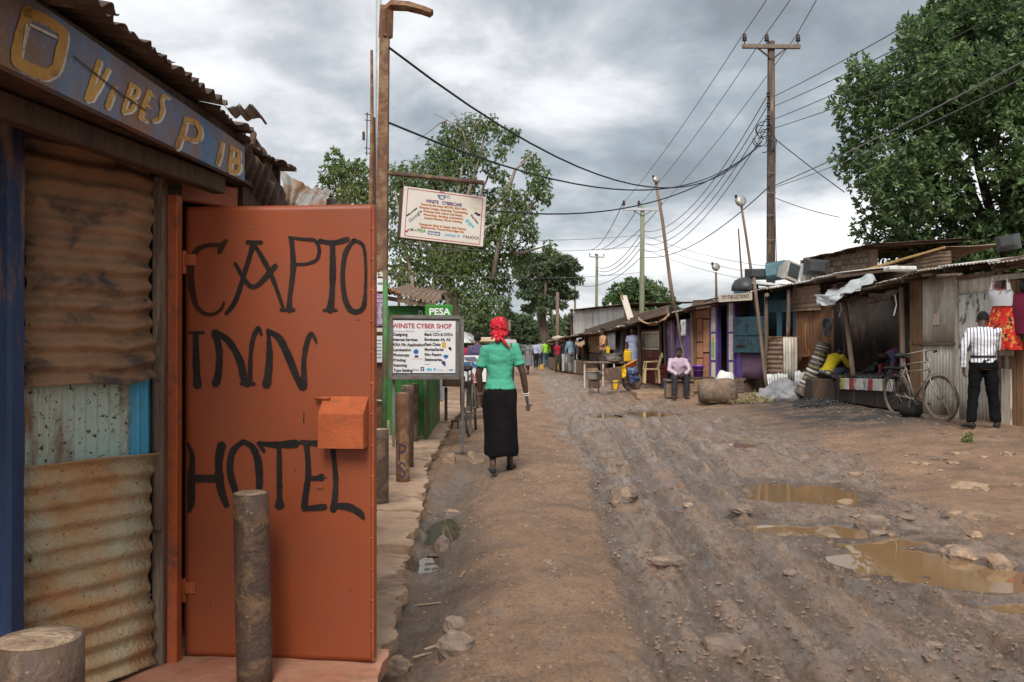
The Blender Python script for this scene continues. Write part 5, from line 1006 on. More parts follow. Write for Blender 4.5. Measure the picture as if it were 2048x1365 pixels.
# cyber shop board on legs
O_ = P(782, 756, 11.6); U_ = P(921, 756, 11.75)-O_; V_ = P(780, 634, 11.6)-O_; bs = Pl(O_, U_, V_)
cyb = thing('cyber_shop_board', 'white board on steel legs listing WINSTE CYBER SHOP services', 'sign', (-1.1, 11.7, .03))
W_, H_ = float(np.linalg.norm(U_)), float(np.linalg.norm(V_)); Rb = np.stack([bs.U, -bs.n, bs.V], 1)
mb = MB(); mb.box(O_+bs.U*W_/2+bs.V*H_/2-bs.n*.02, (W_-.03, .015, H_-.03), Rb); mb.build('backing', M_frame, cyb)
sx = lambda zx, zy: (775+zx/9.748, 630+zy/9.748)
q0 = bs.at(*sx(75, 1135)); q1 = bs.at(*sx(1322, 1120)); q2 = bs.at(*sx(68, 108)); wq, hq = float((q1-q0) @ bs.U), float((q2-q0) @ bs.V)
mb = MB(); mb.box(q0+bs.U*wq/2+bs.V*hq/2-bs.n*.004, (wq, .012, hq), Rb); bf = mb.build('printed_panel', M_signwhite, cyb)
for (a, b) in (((0, 0), (1, 0)), ((0, 1), (1, 1)), ((0, 0), (0, 1)), ((1, 0), (1, 1))):
    mb = MB(); mb.beam(O_+bs.U*W_*a[0]+bs.V*H_*a[1]-bs.n*.01, O_+bs.U*W_*b[0]+bs.V*H_*b[1]-bs.n*.01, .05, .045, up=bs.V if a[1] == b[1] else bs.U, ch=.003); mb.build('frame_bar', M_frame, cyb)
for (px, pb) in ((787, 905), (925, 897)):
    a = P(px, 640, 11.68); g = vec((a[0], a[1], .0)); mb = MB(); mb.beam((a[0], a[1]+.03, .01), (a[0], a[1]+.03, a[2]), .035, .035, ch=.003); mb.build('leg', M_frame, cyb)
    mb = MB(); mb.beam((a[0]-.11, a[1]+.03, .03+Hs(a[0], a[1])), (a[0]+.11, a[1]+.03, .03+Hs(a[0], a[1])), .035, .03, ch=.003); mb.build('foot', M_frame, cyb)
def bt(st, ink, z0, z1x, cap, **k):
    p0 = sx(*z0); bs.text(bf, st, ink, p0[0], p0[1], sx(z1x, z0[1])[0], cap/9.748, off=.005, **k)
bt('WINSTE CYBER SHOP', 'red', (92, 258), 1255, 92, bold=.002)
bt('Services offered:', 'grey', (90, 335), 520, 36, shear=.25); bt('We also Sell:', 'grey', (722, 335), 1030, 36, shear=.25)
for k, (st, xr) in enumerate((('Designing', 390), ('Internet Services', 582), ('KRA Pin Application', 718), ('Lamination', 458), ('Photocopy', 428), ('Printing', 355), ('Scanning', 380), ('Type Setting', 488))): bt(st, 'black', (103+2*k, 408+100*k), xr, 54, bold=.002)
for k, (st, xr) in enumerate((("Blank CD's & DVD's", 1268), ('Envelopes; A4, A5', 1222), ('Flash Disks', 1032), ('Movies/Series', 1092), ('Rim Papers', 1052), ('Stationeries', 1058))): bt(st, 'black', (716+2*k, 408+98*k), xr, 54, bold=.002)
bt('Contact:', 'black', (715, 975), 830, 24); bt('Hours of Operation', 'red', (480, 868), 690, 20)
bp = lambda pts, ink, off=.004: bs.poly(bf, [sx(*q) for q in pts], ink, off)
bp([(1060, 530), (1110, 528), (1142, 560), (1140, 650), (1065, 640)], 'yellow'); bp([(1185, 645), (1215, 620), (1250, 655), (1245, 700), (1205, 690)], 'black'); bp([(1085, 815), (1110, 775), (1190, 790), (1180, 835), (1130, 862)], 'blue'); bp([(1060, 890), (1130, 915), (1135, 1010), (1085, 980), (1055, 940)], 'navy')
bp([(505, 700), (560, 665), (605, 700), (600, 750), (555, 770), (515, 750)], 'blue'); bp([(525, 835), (535, 790), (600, 790), (605, 835)], 'navy'); bp([(645, 1015), (715, 1018), (715, 1100), (645, 1098)], 'navy'); bp([(755, 1065), (780, 1040), (860, 1045), (860, 1090), (780, 1095)], 'cyan'); bp([(895, 1040), (945, 1035), (935, 1090), (905, 1095)], 'cyan'); bp([(1155, 1078), (1225, 1070), (1240, 1060), (1295, 1078), (1240, 1095), (1225, 1086)], 'blue')
x0, y0 = bs.xy(*sx(668, 1095)); put_text(bf, 'f', INK['white'], bs.O, bs.U, bs.V, x0, y0, .055, off=.007, nrm=bs.n, bold=.002); bt('Yahoo!', 'slate', (975, 1090), 1085, 26); bt('GMail', 'slate', (480, 1095), 610, 44)
# ================================================================ green kiosk
kio = thing('green_kiosk', 'small green mobile-money kiosk with PESA sign and brown tin roof', 'kiosk', (-1.6, 13.2, .08))
f = Fr(pxp(778, 12.6), pxp(852, 12.6))
for k in range(5): fbox(f, kio, 'board', M_green, 779+k*14.6, 793+k*14.6, 640, 872, 0, .03+.004*(k % 2), .005)
fbox(f, kio, 'fascia', M_green, 776, 850, 612, 640, .06, .10, .006); 
sd_ = Fr(pxp(858, 15.6), pxp(852, 12.6)); mb = MB(); mb.beam((-1.21, 12.6, 1.0), (-1.30, 16.0, 1.0), .04, 1.95, ch=.005); mb.build('side_wall', M_green, kio); mb = MB(); mb.beam((-3.0, 16.0, 1.0), (-1.3, 16.0, 1.0), .04, 1.95); mb.build('wall', M_green, kio)
ps_ = fbox(f, kio, 'sign_plate', mat('bright_green', (.035, .20, .022), (.03, .18, .02), rough=.4, bump=.02), 850, 905, 610, 638, .30, .34, .01)
pf = Pl(f.at(850, 638, .342), f.d, (0, 0, 1)); pf.text(ps_, 'PESA', 'white', 858, 630, 900, 13, off=.003, bold=.003); pn = Pl(f.at(776, 640, .102), f.d, (0, 0, 1)); pn.text(kio, 'n', 'white', 836, 632, 844, 16, off=.003, bold=.002)
a = P(768, 588, 12.3); b_ = P(872, 606, 12.3); corr('roof_sheet', kio, M_browntin2, a, b_-a, vec((-.1, 3.4, .35)), seed=3, jag=.06, amp=.02); mb = MB(); mb.beam(P(770, 596, 12.35), P(868, 612, 12.35), .05, .06); mb.build('eave_beam', M_pole, kio)
a = P(772, 575, 11.9); corr('roof_sheet', kio, M_rusttin, a, P(808, 590, 12.4)-a, vec((-.6, 1.2, .25)), seed=5, jag=.06, amp=.02)
for (px, pt_, pb_, m) in ((851, 756, 872, M_greenpole), (856, 640, 868, M_greenpole)): mb = MB(); mb.tube([P(px, pb_, 12.45), P(px, pt_, 12.45)], .03, 9); mb.build('post', m, kio, smooth=True)
mb = MB(); mb.tube([P(779, 752, 12.2), P(786, 760, 12.2), P(792, 757, 12.2)], .014, 6); mb.build('red_tie', INK['red'], kio)
# white cabinet, brown table, white stall sign, stool, cream stall behind
cab = MB(); cab.box(P(876, 779, 16.2), (.21, .35, .42), ch=.012); tag(cab.build('white_cabinet', M_signwhite), 'white metal cabinet beside the green kiosk', 'cabinet')
tb = thing('wooden_table', 'rough brown wooden table behind the cyber shop board', 'table', (-1.05, 15.4, .06))
mb = MB(); mb.box(P(908, 763, 15.4), (.36, .5, .16), ch=.01); mb.build('table_top', M_wooddk, tb)
for px in (892, 924): mb = MB(); mb.beam(P(px, 775, 15.3), P(px, 842, 15.3), .05, .05, ch=.005); mb.build('leg', M_wooddk, tb)
fs_ = thing('food_cart', 'white food cart panel with blue arc and red lettering behind the board', 'cart', (-.9, 17.0, .03))
cp = Pl(P(922, 768, 17.0), (1, 0, 0), (0, 0, 1)); mb = MB(); q = P(946, 738, 17.03); mb.box(q, (.50, .04, .50), ch=.006); mb.build('panel', M_signwhite, fs_); mb = MB(); mb.box(q+vec((0, .35, -.45)), (.5, .6, .5), ch=.01); mb.build('cart_body', M_wooddk, fs_)
cp.text(fs_, 'RFI', 'red', 942, 756, 957, 9, off=.025, bold=.004); cp.poly(fs_, [(925, 726), (945, 724), (956, 732), (959, 745), (955, 745), (950, 734), (940, 730), (925, 731)], 'blue', .02); cp.poly(fs_, [(934, 760), (960, 760), (960, 767), (934, 767)], 'red', .02); cp.poly(fs_, [(926, 715), (950, 714), (955, 720), (938, 722)], 'slate', .02); cp.text(fs_, 'JA  BO', 'white', 936, 766, 958, 4, off=.024)
stl = thing('low_stool', 'tiny wooden stool on the dirt under the board', 'stool', tuple(G(910, 858))); c = G(910, 858)
mb = MB(); mb.box(c+vec((0, 0, .13)), (.13, .12, .04), ch=.005); mb.build('seat', M_wooddk, stl)
for sx_ in (-.05, .05): mb = MB(); mb.box(c+vec((sx_, 0, .05)), (.02, .1, .13), ch=.003); mb.build('leg', M_wooddk, stl)
cst = thing('cream_stall', 'cream-roofed stall across the far left of the street', 'stall', (-1.6, 30, 0))
mb = MB(); mb.box(P(955, 680, 30), (1.7, 1.2, .16), ch=.03); mb.build('roof', M_cream, cst); mb = MB(); mb.box(P(955, 715, 30.2), (1.6, .8, .9), ch=.02); mb.build('counter', M_dark, cst)
for px in (922, 990): mb = MB(); mb.tube([P(px, 735, 30), P(px, 680, 30)], .04, 7); mb.build('post', M_pole, cst)
ub = MB(); c = P(922, 690, 22); ub.lathe([(.02, .34), (.25, .26), (.48, .05), (.47, .04), (.24, .24), (.02, .31)], c, 16); tag(ub.build('striped_umbrella', mat('umbrella_stripe', (.5, .5, .5), (.05, .05, .05), scale=1.5, stretch=(6, 6, .1), rough=.8)), 'grey striped market umbrella beyond the board', 'umbrella')
# ================================================================ BICYCLES
M_tyre = mat('tyre_rubber', (.10, .085, .072), (.06, .052, .045), scale=9, rough=.85, bump=.2, stain=(.20, .14, .10), samt=.4, sscale=6)
M_steel = mat('dull_steel', (.28, .26, .23), (.20, .17, .14), scale=9, rough=.5, metal=.5, bump=.15, stain=(.14, .08, .05), samt=.35, sscale=8)
M_blackrub = mat('black_rubber', (.018, .018, .018), rough=.6)
def bicycle(lab, rear, front, z, lean=0.0, grp=None):
    d = vec((front[0]-rear[0], front[1]-rear[1], 0)); wb = np.linalg.norm(d); d /= wb; sd2 = vec((d[1], -d[0], 0)); up = vec((0, 0, 1))+sd2*lean; up /= np.linalg.norm(up); s2 = np.cross(up, d)
    o = thing('bicycle', lab, 'bicycle', (rear[0], rear[1], z), group=grp); hs_ = 1.12; Q = lambda x, h, s_=0.0: vec((rear[0], rear[1], z))+d*x+up*(h*hs_)+s2*s_
    R = .335
    def wheel(x, steer=0.0):
        dd = d*math.cos(steer)+s2*math.sin(steer); ax = np.cross(up, dd)
        cir = lambda r, s_=0.0, n=36: [Q(x, R)+dd*r*1.08*math.cos(2*PI*k/n)+up*r*hs_*math.sin(2*PI*k/n)+ax*s_ for k in range(n+1)]
        mb = MB(); mb.tube(cir(R-.017), .018, 7, cap=False); wh = mb.build('wheel', M_tyre, o, smooth=True)
        mb = MB(); mb.tube(cir(R-.042), .009, 5, cap=False); mb.build('rim', M_steel, wh, smooth=True)
        mb = MB(); mb.tube([Q(x, R)-ax*.04, Q(x, R)+ax*.04], .02, 8); mb.build('hub', M_steel, wh)
        for k in range(16):
            an = 2*PI*k/16; mb = MB(); mb.tube([Q(x, R)+ax*.03*(1 if k % 2 else -1), Q(x, R)+dd*(R-.045)*1.08*math.cos(an+.2)+up*(R-.045)*hs_*math.sin(an+.2)], .0022, 3, cap=False); mb.build('spoke', M_steel, wh)
    wheel(0); wheel(wb, .12)
    bb, st, ht, hb = Q(.44, .30), Q(.28, .80), Q(wb-.24, .86), Q(wb-.20, .70)
    fr_ = MB()
    for a, b, r in ((bb, st, .016), (st, ht, .016), (bb, hb, .018), (ht, hb, .02), (Q(.29, .70), Q(wb-.22, .74), .013)): fr_.tube([a, b], r, 8)
    for s_ in (-.05, .05): fr_.tube([Q(0, R, s_), bb], .010, 6); fr_.tube([Q(0, R, s_), Q(.29, .76)], .009, 6)
    fm = fr_.build('frame', M_steel, o, smooth=True)
    for s_ in (-.05, .05): mb = MB(); mb.tube([hb, Q(wb-.14, .60, s_), Q(wb-.02, .40, s_), Q(wb, R, s_)], .011, 6); mb.build('fork_blade', M_steel, o, smooth=True)
    mb = MB(); mb.tube([ht, Q(wb-.26, .98), Q(wb-.22, 1.02)], .012, 7); mb.tube([Q(wb-.42, .97, -.30), Q(wb-.30, 1.0, -.24), Q(wb-.20, 1.02, -.06), Q(wb-.20, 1.02, .06), Q(wb-.30, 1.0, .24), Q(wb-.42, .97, .30)], .011, 7); hbar = mb.build('handlebar', M_steel, o, smooth=True)
    for s_ in (-1, 1): mb = MB(); mb.tube([Q(wb-.46, .965, .31*s_), Q(wb-.34, .985, .27*s_)], .017, 8); mb.build('grip', M_blackrub, hbar, smooth=True)
    mb = MB(); mb.tube([st, Q(.25, .90)], .012, 7); mb.build('seat_post', M_steel, o); mb = MB(); mb.tube([Q(.10, .92), Q(.16, .94), Q(.26, .93), Q(.36, .92), Q(.42, .92)], [.05, .10, .08, .035, .02], 10, ry=[.03, .045, .035, .025, .018], side=s2); mb.build('saddle', M_blackrub, o, smooth=True)
    mb = MB(); mb.tube([Q(.44+.09*math.cos(2*PI*k/20), .30+.09*math.sin(2*PI*k/20), .05) for k in range(21)], .006, 5, cap=False); mb.tube([Q(.44, .3, .05), Q(.44, .3, -.05)], .018, 8); mb.build('chainring', M_steel, o)
    for s_, a in ((.08, -.5), (-.08, 2.64)):
        e = Q(.44+.17*math.cos(a), .30+.17*math.sin(a), s_); mb = MB(); mb.tube([Q(.44, .30, s_), e], .009, 6); mb.build('crank', M_steel, o); mb = MB(); mb.box(e+s2*(.05 if s_ > 0 else -.05), (.09, .05, .022), np.stack([d, s2, up], 1), ch=.004); mb.build('pedal', M_blackrub, o)
    mb = MB()
    for s_ in (-.06, 0, .06): mb.tube([Q(-.24, .74, s_), Q(.24, .74, s_)], .007, 5)
    for s_ in (-.06, .06): mb.tube([Q(0, R, s_), Q(-.18, .74, s_)], .006, 5); mb.tube([Q(0, R, s_), Q(.02, .74, s_)], .006, 5)
    mb.box(Q(0, .755), (.46, .14, .015), np.stack([d, s2, up], 1)); mb.build('rack', M_blackrub, o)
    for (x, a0, a1) in ((0, .2, 2.9), (wb, -.1, 2.0)):
        mb = MB(); mb.tube([Q(x+(R+.03)*math.cos(a0+(a1-a0)*k/14), R+(R+.03)*math.sin(a0+(a1-a0)*k/14)) for k in range(15)], .020, 5, ry=.005, side=s2); mb.build('mudguard', M_steel, o)
    return o
bicycle('old black roadster bicycle leaning on the grey tin wall', (6.60, 15.35), (6.84, 14.30), Hs(6.7, 14.8)+.0, lean=.10)
bicycle('bicycle seen end-on behind the cyber shop board', (-.66, 13.9), (-.60, 14.95), Hs(-.62, 14.3), lean=-.05)
bag = MB(); bag.tube([(6.72, 15.25, .24), (6.74, 15.2, .34), (6.76, 15.18, .52), (6.75, 15.2, .6)], [.17, .2, .14, .03], 12); tag(bag.build('black_bag', M_blackrub, smooth=True), 'black plastic bag slumped behind the roadster bicycle', 'bag')
# ================================================================ UTILITY POLES
M_polewood = mat('pole_wood', (.085, .062, .05), (.045, .035, .03), scale=5, rough=.9, bump=.5, stretch=(4, 4, .3), stain=(.22, .15, .10), samt=.28)
M_polegreen = mat('treated_pole', (.22, .23, .16), (.16, .17, .12), scale=5, rough=.9, bump=.4, stretch=(4, 4, .3))
M_insul = mat('insulator', (.035, .022, .018), rough=.3, bump=0); M_wire = mat('wire_black', (.02, .02, .02), rough=.6, bump=0); M_wirel = mat('wire_grey', (.16, .16, .16), rough=.5, bump=0)
def upole(lab, px, py0, pyb, Y, wpx, m, arms=((0, 60),), ins=True, armm=None):
    a = P(px-2, pyb, Y); b = P(px, py0, Y); o = thing('utility_pole', lab, 'utility pole', (a[0], a[1], min(a[2], Hs(a[0], a[1]))), group='utility poles along the street'); r = wpx/2/F*Y
    a[2] = Hs(a[0], a[1])-.1; mb = MB(); mb.tube([a, (a+b)/2, b], [r*1.15, r, r*.85], 12); mb.build('pole', m, o, smooth=True)
    for (dy, hw) in arms:
        l = P(px-hw, py0+12+dy, Y)-vec((0, .12, 0)); rr = P(px+hw*.93, py0+13+dy, Y)-vec((0, .12, 0)); mb = MB(); mb.beam(l, rr, .10, .12*hw/60*Y/26, ch=.01); ar = mb.build('crossarm', armm or M_polegreen, o)
        for t_ in (.04, .42, .96):
            q = l+(rr-l)*t_; s_ = Y/26*hw/60; prof = [(.015*s_, 0), (.015*s_, .10*s_), (.07*s_, .11*s_), (.07*s_, .15*s_), (.045*s_, .16*s_), (.07*s_, .18*s_), (.06*s_, .22*s_), (.04*s_, .24*s_), (.06*s_, .27*s_), (.02*s_, .32*s_)]
            mb = MB(); mb.lathe(prof, q+vec((0, 0, .05*s_)), 10); mb.build('insulator', M_insul, o, smooth=True)
        for sg in (-1, 1): mb = MB(); mb.beam(P(px+sg*hw*.5, py0+14+dy, Y)-vec((0, .1, 0)), P(px, py0+38*hw/60+dy, Y)-vec((0, .1, 0)), .04, .04); mb.build('brace', M_polewood, o)
    return o
p1 = upole('tallest dark timber utility pole with crossarm rising behind the shacks', 1543, 83, 760, 26.0, 17, M_polewood, armm=mat('arm_wood', (.17, .14, .10), (.11, .09, .07)))
for k, py in enumerate((192, 212, 238, 256)):
    mb = MB(); c = P(1534, py, 26)-vec((0, .15, 0)); mb.lathe([(.03, -.07), (.06, -.05), (.04, 0), (.06, .05), (.03, .07)], c, 8); mb.build('insulator', M_insul, p1)
rn = random.Random(4)
for k in range(7):                                                      # coiled cables on the pole
    c = P(1532+rn.uniform(-14, 8), 270+rn.uniform(-12, 22), 25.8); r_ = rn.uniform(.10, .24); ph = rn.uniform(0, 6); mb = MB(); mb.tube([c+vec((r_*math.cos(ph+t_*.5), .05*math.sin(t_), r_*1.1*math.sin(ph+t_*.5))) for t_ in range(int(rn.uniform(8, 13)))], .014, 5); mb.build('cable_loop', M_wire, p1, smooth=True)
mb = MB(); mb.tube([P(1552, 280, 25.8), P(1550, 400, 25.8), P(1553, 525, 25.8)], .016, 5); mb.build('down_cable', M_wirel, p1)
for py in (345, 385, 430, 480): mb = MB(); mb.tube([P(1534, py, 25.84), P(1543, py+1, 25.80), P(1552, py, 25.84)], .014, 5); mb.build('strap', M_wirel, p1)
p2 = upole('greenish utility pole with thin steel crossarm in the middle distance', 1285, 413, 740, 48.0, 10, M_polegreen, arms=((-6, 41),), armm=M_galv)
p3 = upole('small distant utility pole above the white shed', 1194, 508, 725, 74.0, 6, M_polegreen, arms=((-6, 16),), armm=M_galv)
for k, (px, py, Y, lab) in enumerate(((1150, 572, 95, 'dark distant pole left of the white shed'), (1115, 585, 60, 'bare wooden pole beside the cedar tree'), (1019, 640, 70, 'short bare pole left of the far trees'))):
    a = P(px, py, Y); mb = MB(); mb.tube([(a[0], a[1], -.2), (a[0], a[1], a[2])], [.14, .10], 8); tag(mb.build('bare_pole', M_pole, smooth=True), lab, 'pole')
# lamp sticks with pan shades
M_alu = mat('beaten_aluminium', (.42, .41, .39), (.30, .29, .27), scale=8, rough=.4, metal=.6, bump=.25, stain=(.17, .14, .11), samt=.3)
def lampstick(lab, pts, Y, r, head):
    o = thing('street_lamp', lab, 'street lamp', tuple(P(pts[0][0], pts[0][1], Y)), group='improvised lamps made from pans on sticks'); mb = MB(); pp = [P(a, b, Y) for a, b in pts]; mb.tube(pp, [r*(1.2-.5*k/len(pp)) for k in range(len(pp))], 7); mb.build('stick', M_pole, o, smooth=True)
    c = P(head[0], head[1], Y-.05); R_ = head[2]/F*Y; R3 = np.array(Matrix.Rotation(1.25, 3, 'X') @ Matrix.Rotation(.3, 3, 'Y')); mb = MB(); mb.lathe([(R_*.5, .5*R_), (R_*.9, .42*R_), (R_, .05*R_), (R_*1.05, -.3*R_), (R_*.98, -.3*R_), (R_*.9, .3*R_)], c, 20, R3); mb.build('pan_shade', M_alu, o, smooth=True)
    mb = MB(); mb.box(c+vec((-R_*.9, 0, R_*.8)), (.06, .06, .08), ch=.01); mb.build('fitting', M_insul, o); return o
lampstick('pan lamp on crooked stick left of the television roof', [(1515, 640), (1505, 560), (1492, 470), (1483, 412)], 22.8, .035, (1482, 402, 11)); lampstick('pan lamp on the tall leaning stick near the greenish pole', [(1352, 640), (1340, 560), (1325, 440), (1312, 366)], 26.3, .05, (1313, 359, 7)); lampstick('short twin pan lamp above the salmon shop roof', [(1433, 600), (1432, 545)], 25.0, .03, (1432, 534, 8))
mb = MB(); mb.tube([P(1486, 590, 23.6), P(1477, 458, 23.6)], [.03, .018], 6); tag(mb.build('bare_stick', M_pole), 'thin bare stick standing on the television roof', 'stick')
# ================================================================ WIRES
def wire(lab, a, b, sag=.3, r=.012, m=None, n=24):
    a, b = vec(a), vec(b); pts = [a+(b-a)*t_-vec((0, 0, 4*sag*t_*(1-t_))) for t_ in np.linspace(0, 1, n)]; mb = MB(); mb.tube(pts, r, 5); tag(mb.build('cable', m or M_wire, smooth=True), lab, 'cable', 'overhead cables')
E = lambda px, py, sl, px2, Y: P(px2, py+sl*(px2-px), Y)
for k, (py, sl) in enumerate(((192, -.578), (212, -.515), (238, -.485), (256, -.398))): wire(('topmost', 'second', 'third', 'fourth')[k]+' of the four cables running from the dark pole over the big tree', P(1550, py, 25.8), E(1550, py, sl, 2350, 9.5), .1, .010)
wire('thick cable crossing in front of the big tree from the dark pole', P(1540, 375, 25.8), P(2200, 40, 11), .1, .014, M_wirel); wire('thinner cable just below the thick one across the tree', P(1540, 378, 25.8), P(2200, 78, 11), .15, .009, M_wirel)
wire('guy wire from the dark pole down into the big tree', P(1553, 280, 25.9), P(1690, 385, 25), .02, .014); wire('lower wire from the dark pole to the tree', P(1548, 395, 25.9), P(1680, 435, 25), .05, .010)
for k, (x0, x2) in enumerate(((1483, 1245), (1528, 1281), (1591, 1325))):
    nm = ('left', 'middle', 'right')[k]; wire(nm+' high line between the two crossarms', P(x0, 74, 25.9), P(x2, 408, 47.9), .25, .011); wire(nm+' high line leaving the dark pole over the camera', P(x0, 74, 25.9), P(x0+(1850-x0)*1.0-(60 if k == 0 else 0), -420, 13), .1, .011)
    wire(nm+' high line from the greenish pole to the distant one', P(x2, 408, 47.9), P(1180+14*k, 500, 73.9), .6, .02)
for k in range(4): wire(('first', 'second', 'third', 'fourth')[k]+' sagging low line from the dark pole to the greenish pole', P(1533, 195+k*21, 25.8), P(1288, 463+k*13, 47.8), 1.1, .013)
for k in range(3): wire(('upper', 'middle', 'lower')[k]+' low line going on from the greenish pole to the distance', P(1284, 465+k*14, 47.9), P(1194, 535+6*k, 73.9), .7, .02)
wire('thick service cable from the rusty post top to the dark pole', P(778, 95, 9.0), P(1528, 276, 25.8), 1.42, .013); wire('second service cable from the rusty post to the dark pole', P(776, 245, 9.0), P(1524, 284, 25.8), 1.0, .012); wire('cable from behind the cafe sign to the dark pole', P(930, 415, 14), P(1522, 290, 25.8), .75, .014)
wire('low cable from the dark pole past the pan lamp', P(1540, 372, 25.8), P(1290, 515, 46), .6, .016); wire('cable dipping from the greenish pole toward the far trees', P(1282, 515, 47), P(1130, 560, 60), .9, .016)
for k, (py, y2) in enumerate(((468, 470), (490, 492), (545, 545))): wire(('upper', 'middle', 'lower')[k]+' straight line crossing behind the cafe sign', P(775, py, 30), P(1283, y2, 47.5), .25, .011, M_wirel)
for k in range(3): wire(('upper', 'middle', 'lower')[k]+' thin line from the greenish pole behind the dark pole', P(1287, 470+k*14, 48), P(1680, 540+k*18, 40), .5, .012, M_wirel)
# ================================================================ VEGETATION
def leafmat(name, c1, c2, c3, tr=.32, rough=.5):
    m = bpy.data.materials.new(name); m.use_nodes = True; t = m.node_tree; b = t.nodes['Principled BSDF']; g = N('ShaderNodeNewGeometry', t)
    r = N('ShaderNodeValToRGB', t); L(t, g.outputs['Random Per Island'], r.inputs[0]); e = r.color_ramp.elements; e[0].color = (*c1, 1); e[1].color = (*c3, 1); q = e.new(.55); q.color = (*c2, 1)
    L(t, r.outputs[0], b.inputs['Base Color']); b.inputs['Roughness'].default_value = rough; b.inputs['Specular IOR Level'].default_value = .4
    tl = N('ShaderNodeBsdfTranslucent', t); L(t, r.outputs[0], tl.inputs[0]); mx = N('ShaderNodeMixShader', t); mx.inputs[0].default_value = tr; out = t.nodes['Material Output']
    L(t, b.outputs[0], mx.inputs[1]); L(t, tl.outputs[0], mx.inputs[2]); L(t, mx.outputs[0], out.inputs[0]); return m
LM_dark = leafmat('leaf_dark_green', (.058, .10, .04), (.10, .165, .06), (.17, .25, .095))
LM_mid = leafmat('leaf_mid_green', (.060, .10, .03), (.11, .165, .048), (.18, .24, .075))
LM_far = leafmat('leaf_far', (.058, .090, .044), (.095, .138, .063), (.15, .195, .092), rough=.6)
LM_yel = leafmat('leaf_yellowish', (.09, .12, .03), (.15, .18, .05), (.24, .26, .08))
M_bark = mat('bark', (.11, .085, .065), (.065, .05, .04), scale=6, rough=.95, bump=.7, bscale=25, stretch=(3, 3, .5)); M_barkpale = mat('pale_bark', (.26, .22, .17), (.17, .14, .11), scale=6, rough=.95, bump=.6, bscale=25, stretch=(3, 3, .5))
def unit(v): return v/(np.linalg.norm(v, axis=-1, keepdims=True)+1e-9)
def leafcards(p, d, ln, wd, rng):
    n = len(p); ln = ln*rng.uniform(.65, 1.25, n)[:, None]; wd = wd*rng.uniform(.7, 1.2, n)[:, None]
    r = unit(rng.normal(size=(n, 3))); s = unit(np.cross(d, r)); u = np.cross(s, d)
    b0 = p; mid = p+d*ln*.5; tip = p+d*ln-u*ln*.15; l = mid+s*wd+u*wd*.5; r_ = mid-s*wd+u*wd*.5
    V_ = np.stack([b0, r_, tip, l], 1).reshape(-1, 3); i = np.arange(n)*4
    return V_, np.concatenate([np.stack([i, i+1, i+2], 1), np.stack([i, i+2, i+3], 1)])
def crown(par, m, blobs, rng, per, ln, wd, droop=0.0, whorl=6, spread=1.1, flat=1.0, fill=.35, name='crown'):
    Vs, Fs, k = [], [], 0
    for (c, r) in blobs:
        n = max(6, int(per*(r**2))); q = unit(rng.normal(size=(n, 3))); rad = r*(rng.random(n)**fill)
        pos = vec(c)+q*rad[:, None]*vec((1, 1, flat)); out = unit(q+vec((0, 0, .25-droop)))
        if droop: pos[:, 2] -= rng.random(n)**2*r*droop*1.3
        for w_ in range(whorl):
            rd = unit(rng.normal(size=(n, 3))); d = unit(out*(1/spread)+unit(np.cross(out, rd))*spread*.9+vec((0, 0, -.25-droop*1.2)))
            V_, F_ = leafcards(pos+rng.normal(size=(n, 3))*ln*.12, d, ln, wd, rng); Vs.append(V_); Fs.append(F_+k); k += len(V_)
    o = fastmesh(name, np.concatenate(Vs), np.concatenate(Fs), m, par); o['kind'] = 'stuff'; return o
def limbs(par, m, base, tips, r0, rng, fork=.45, name='limb', sub=True):
    for t_ in tips:
        a, b = vec(base), vec(t_); mid = a+(b-a)*fork+vec((rng.normal()*.25, rng.normal()*.25, .3)); mb = MB(); mb.tube([a, a+(mid-a)*.5, mid, mid+(b-mid)*.5+rng.normal(size=3)*.12, b], [r0, r0*.8, r0*.6, r0*.35, r0*.12], 6); mb.build(name, m, par, smooth=True)
def tree(name, lab, base, top, r0, blobs, m, per, ln, wd, seed, bark=None, nl=10, **k):
    rng = np.random.default_rng(seed); bark = bark or M_bark; z = Hs(base[0], base[1]); o = thing(name, lab, 'tree', (base[0], base[1], z)); b0 = vec((base[0], base[1], z-.2)); t_ = vec(top)
    mb = MB(); mb.tube([b0, b0+(t_-b0)*.3+rng.normal(size=3)*.1, b0+(t_-b0)*.65+rng.normal(size=3)*.12, t_], [r0*1.3, r0, r0*.85, r0*.6], 10); mb.build('trunk', bark, o, smooth=True)
    idx = rng.choice(len(blobs), min(nl, len(blobs)), replace=False); limbs(o, bark, t_, [blobs[i][0] for i in idx], r0*.5, rng); crown(o, m, blobs, rng, per, ln, wd, **k); return o
# big broad-leaved tree at right
rng = np.random.default_rng(21); C = P(1990, 290, 27.5); bl = []
for k in range(560):
    q = unit(rng.normal(size=3)); rr = rng.random()**.35
    if q[1] > .55: continue
    wob = 1+.16*mnoise.noise(Vector(q*2.2)); c = C+q*rr*wob*vec((4.35, 4.2, 4.75)); bl.append((c, rng.uniform(.42, .78)))

tree('broadleaf_tree', 'huge dense dark green tree overhanging the shacks at right', (C[0]+.6, 27.6), (C[0]+.3, 27.5, 3.9), .38, bl, LM_dark, 115, .20, .042, 5, nl=26, whorl=6)
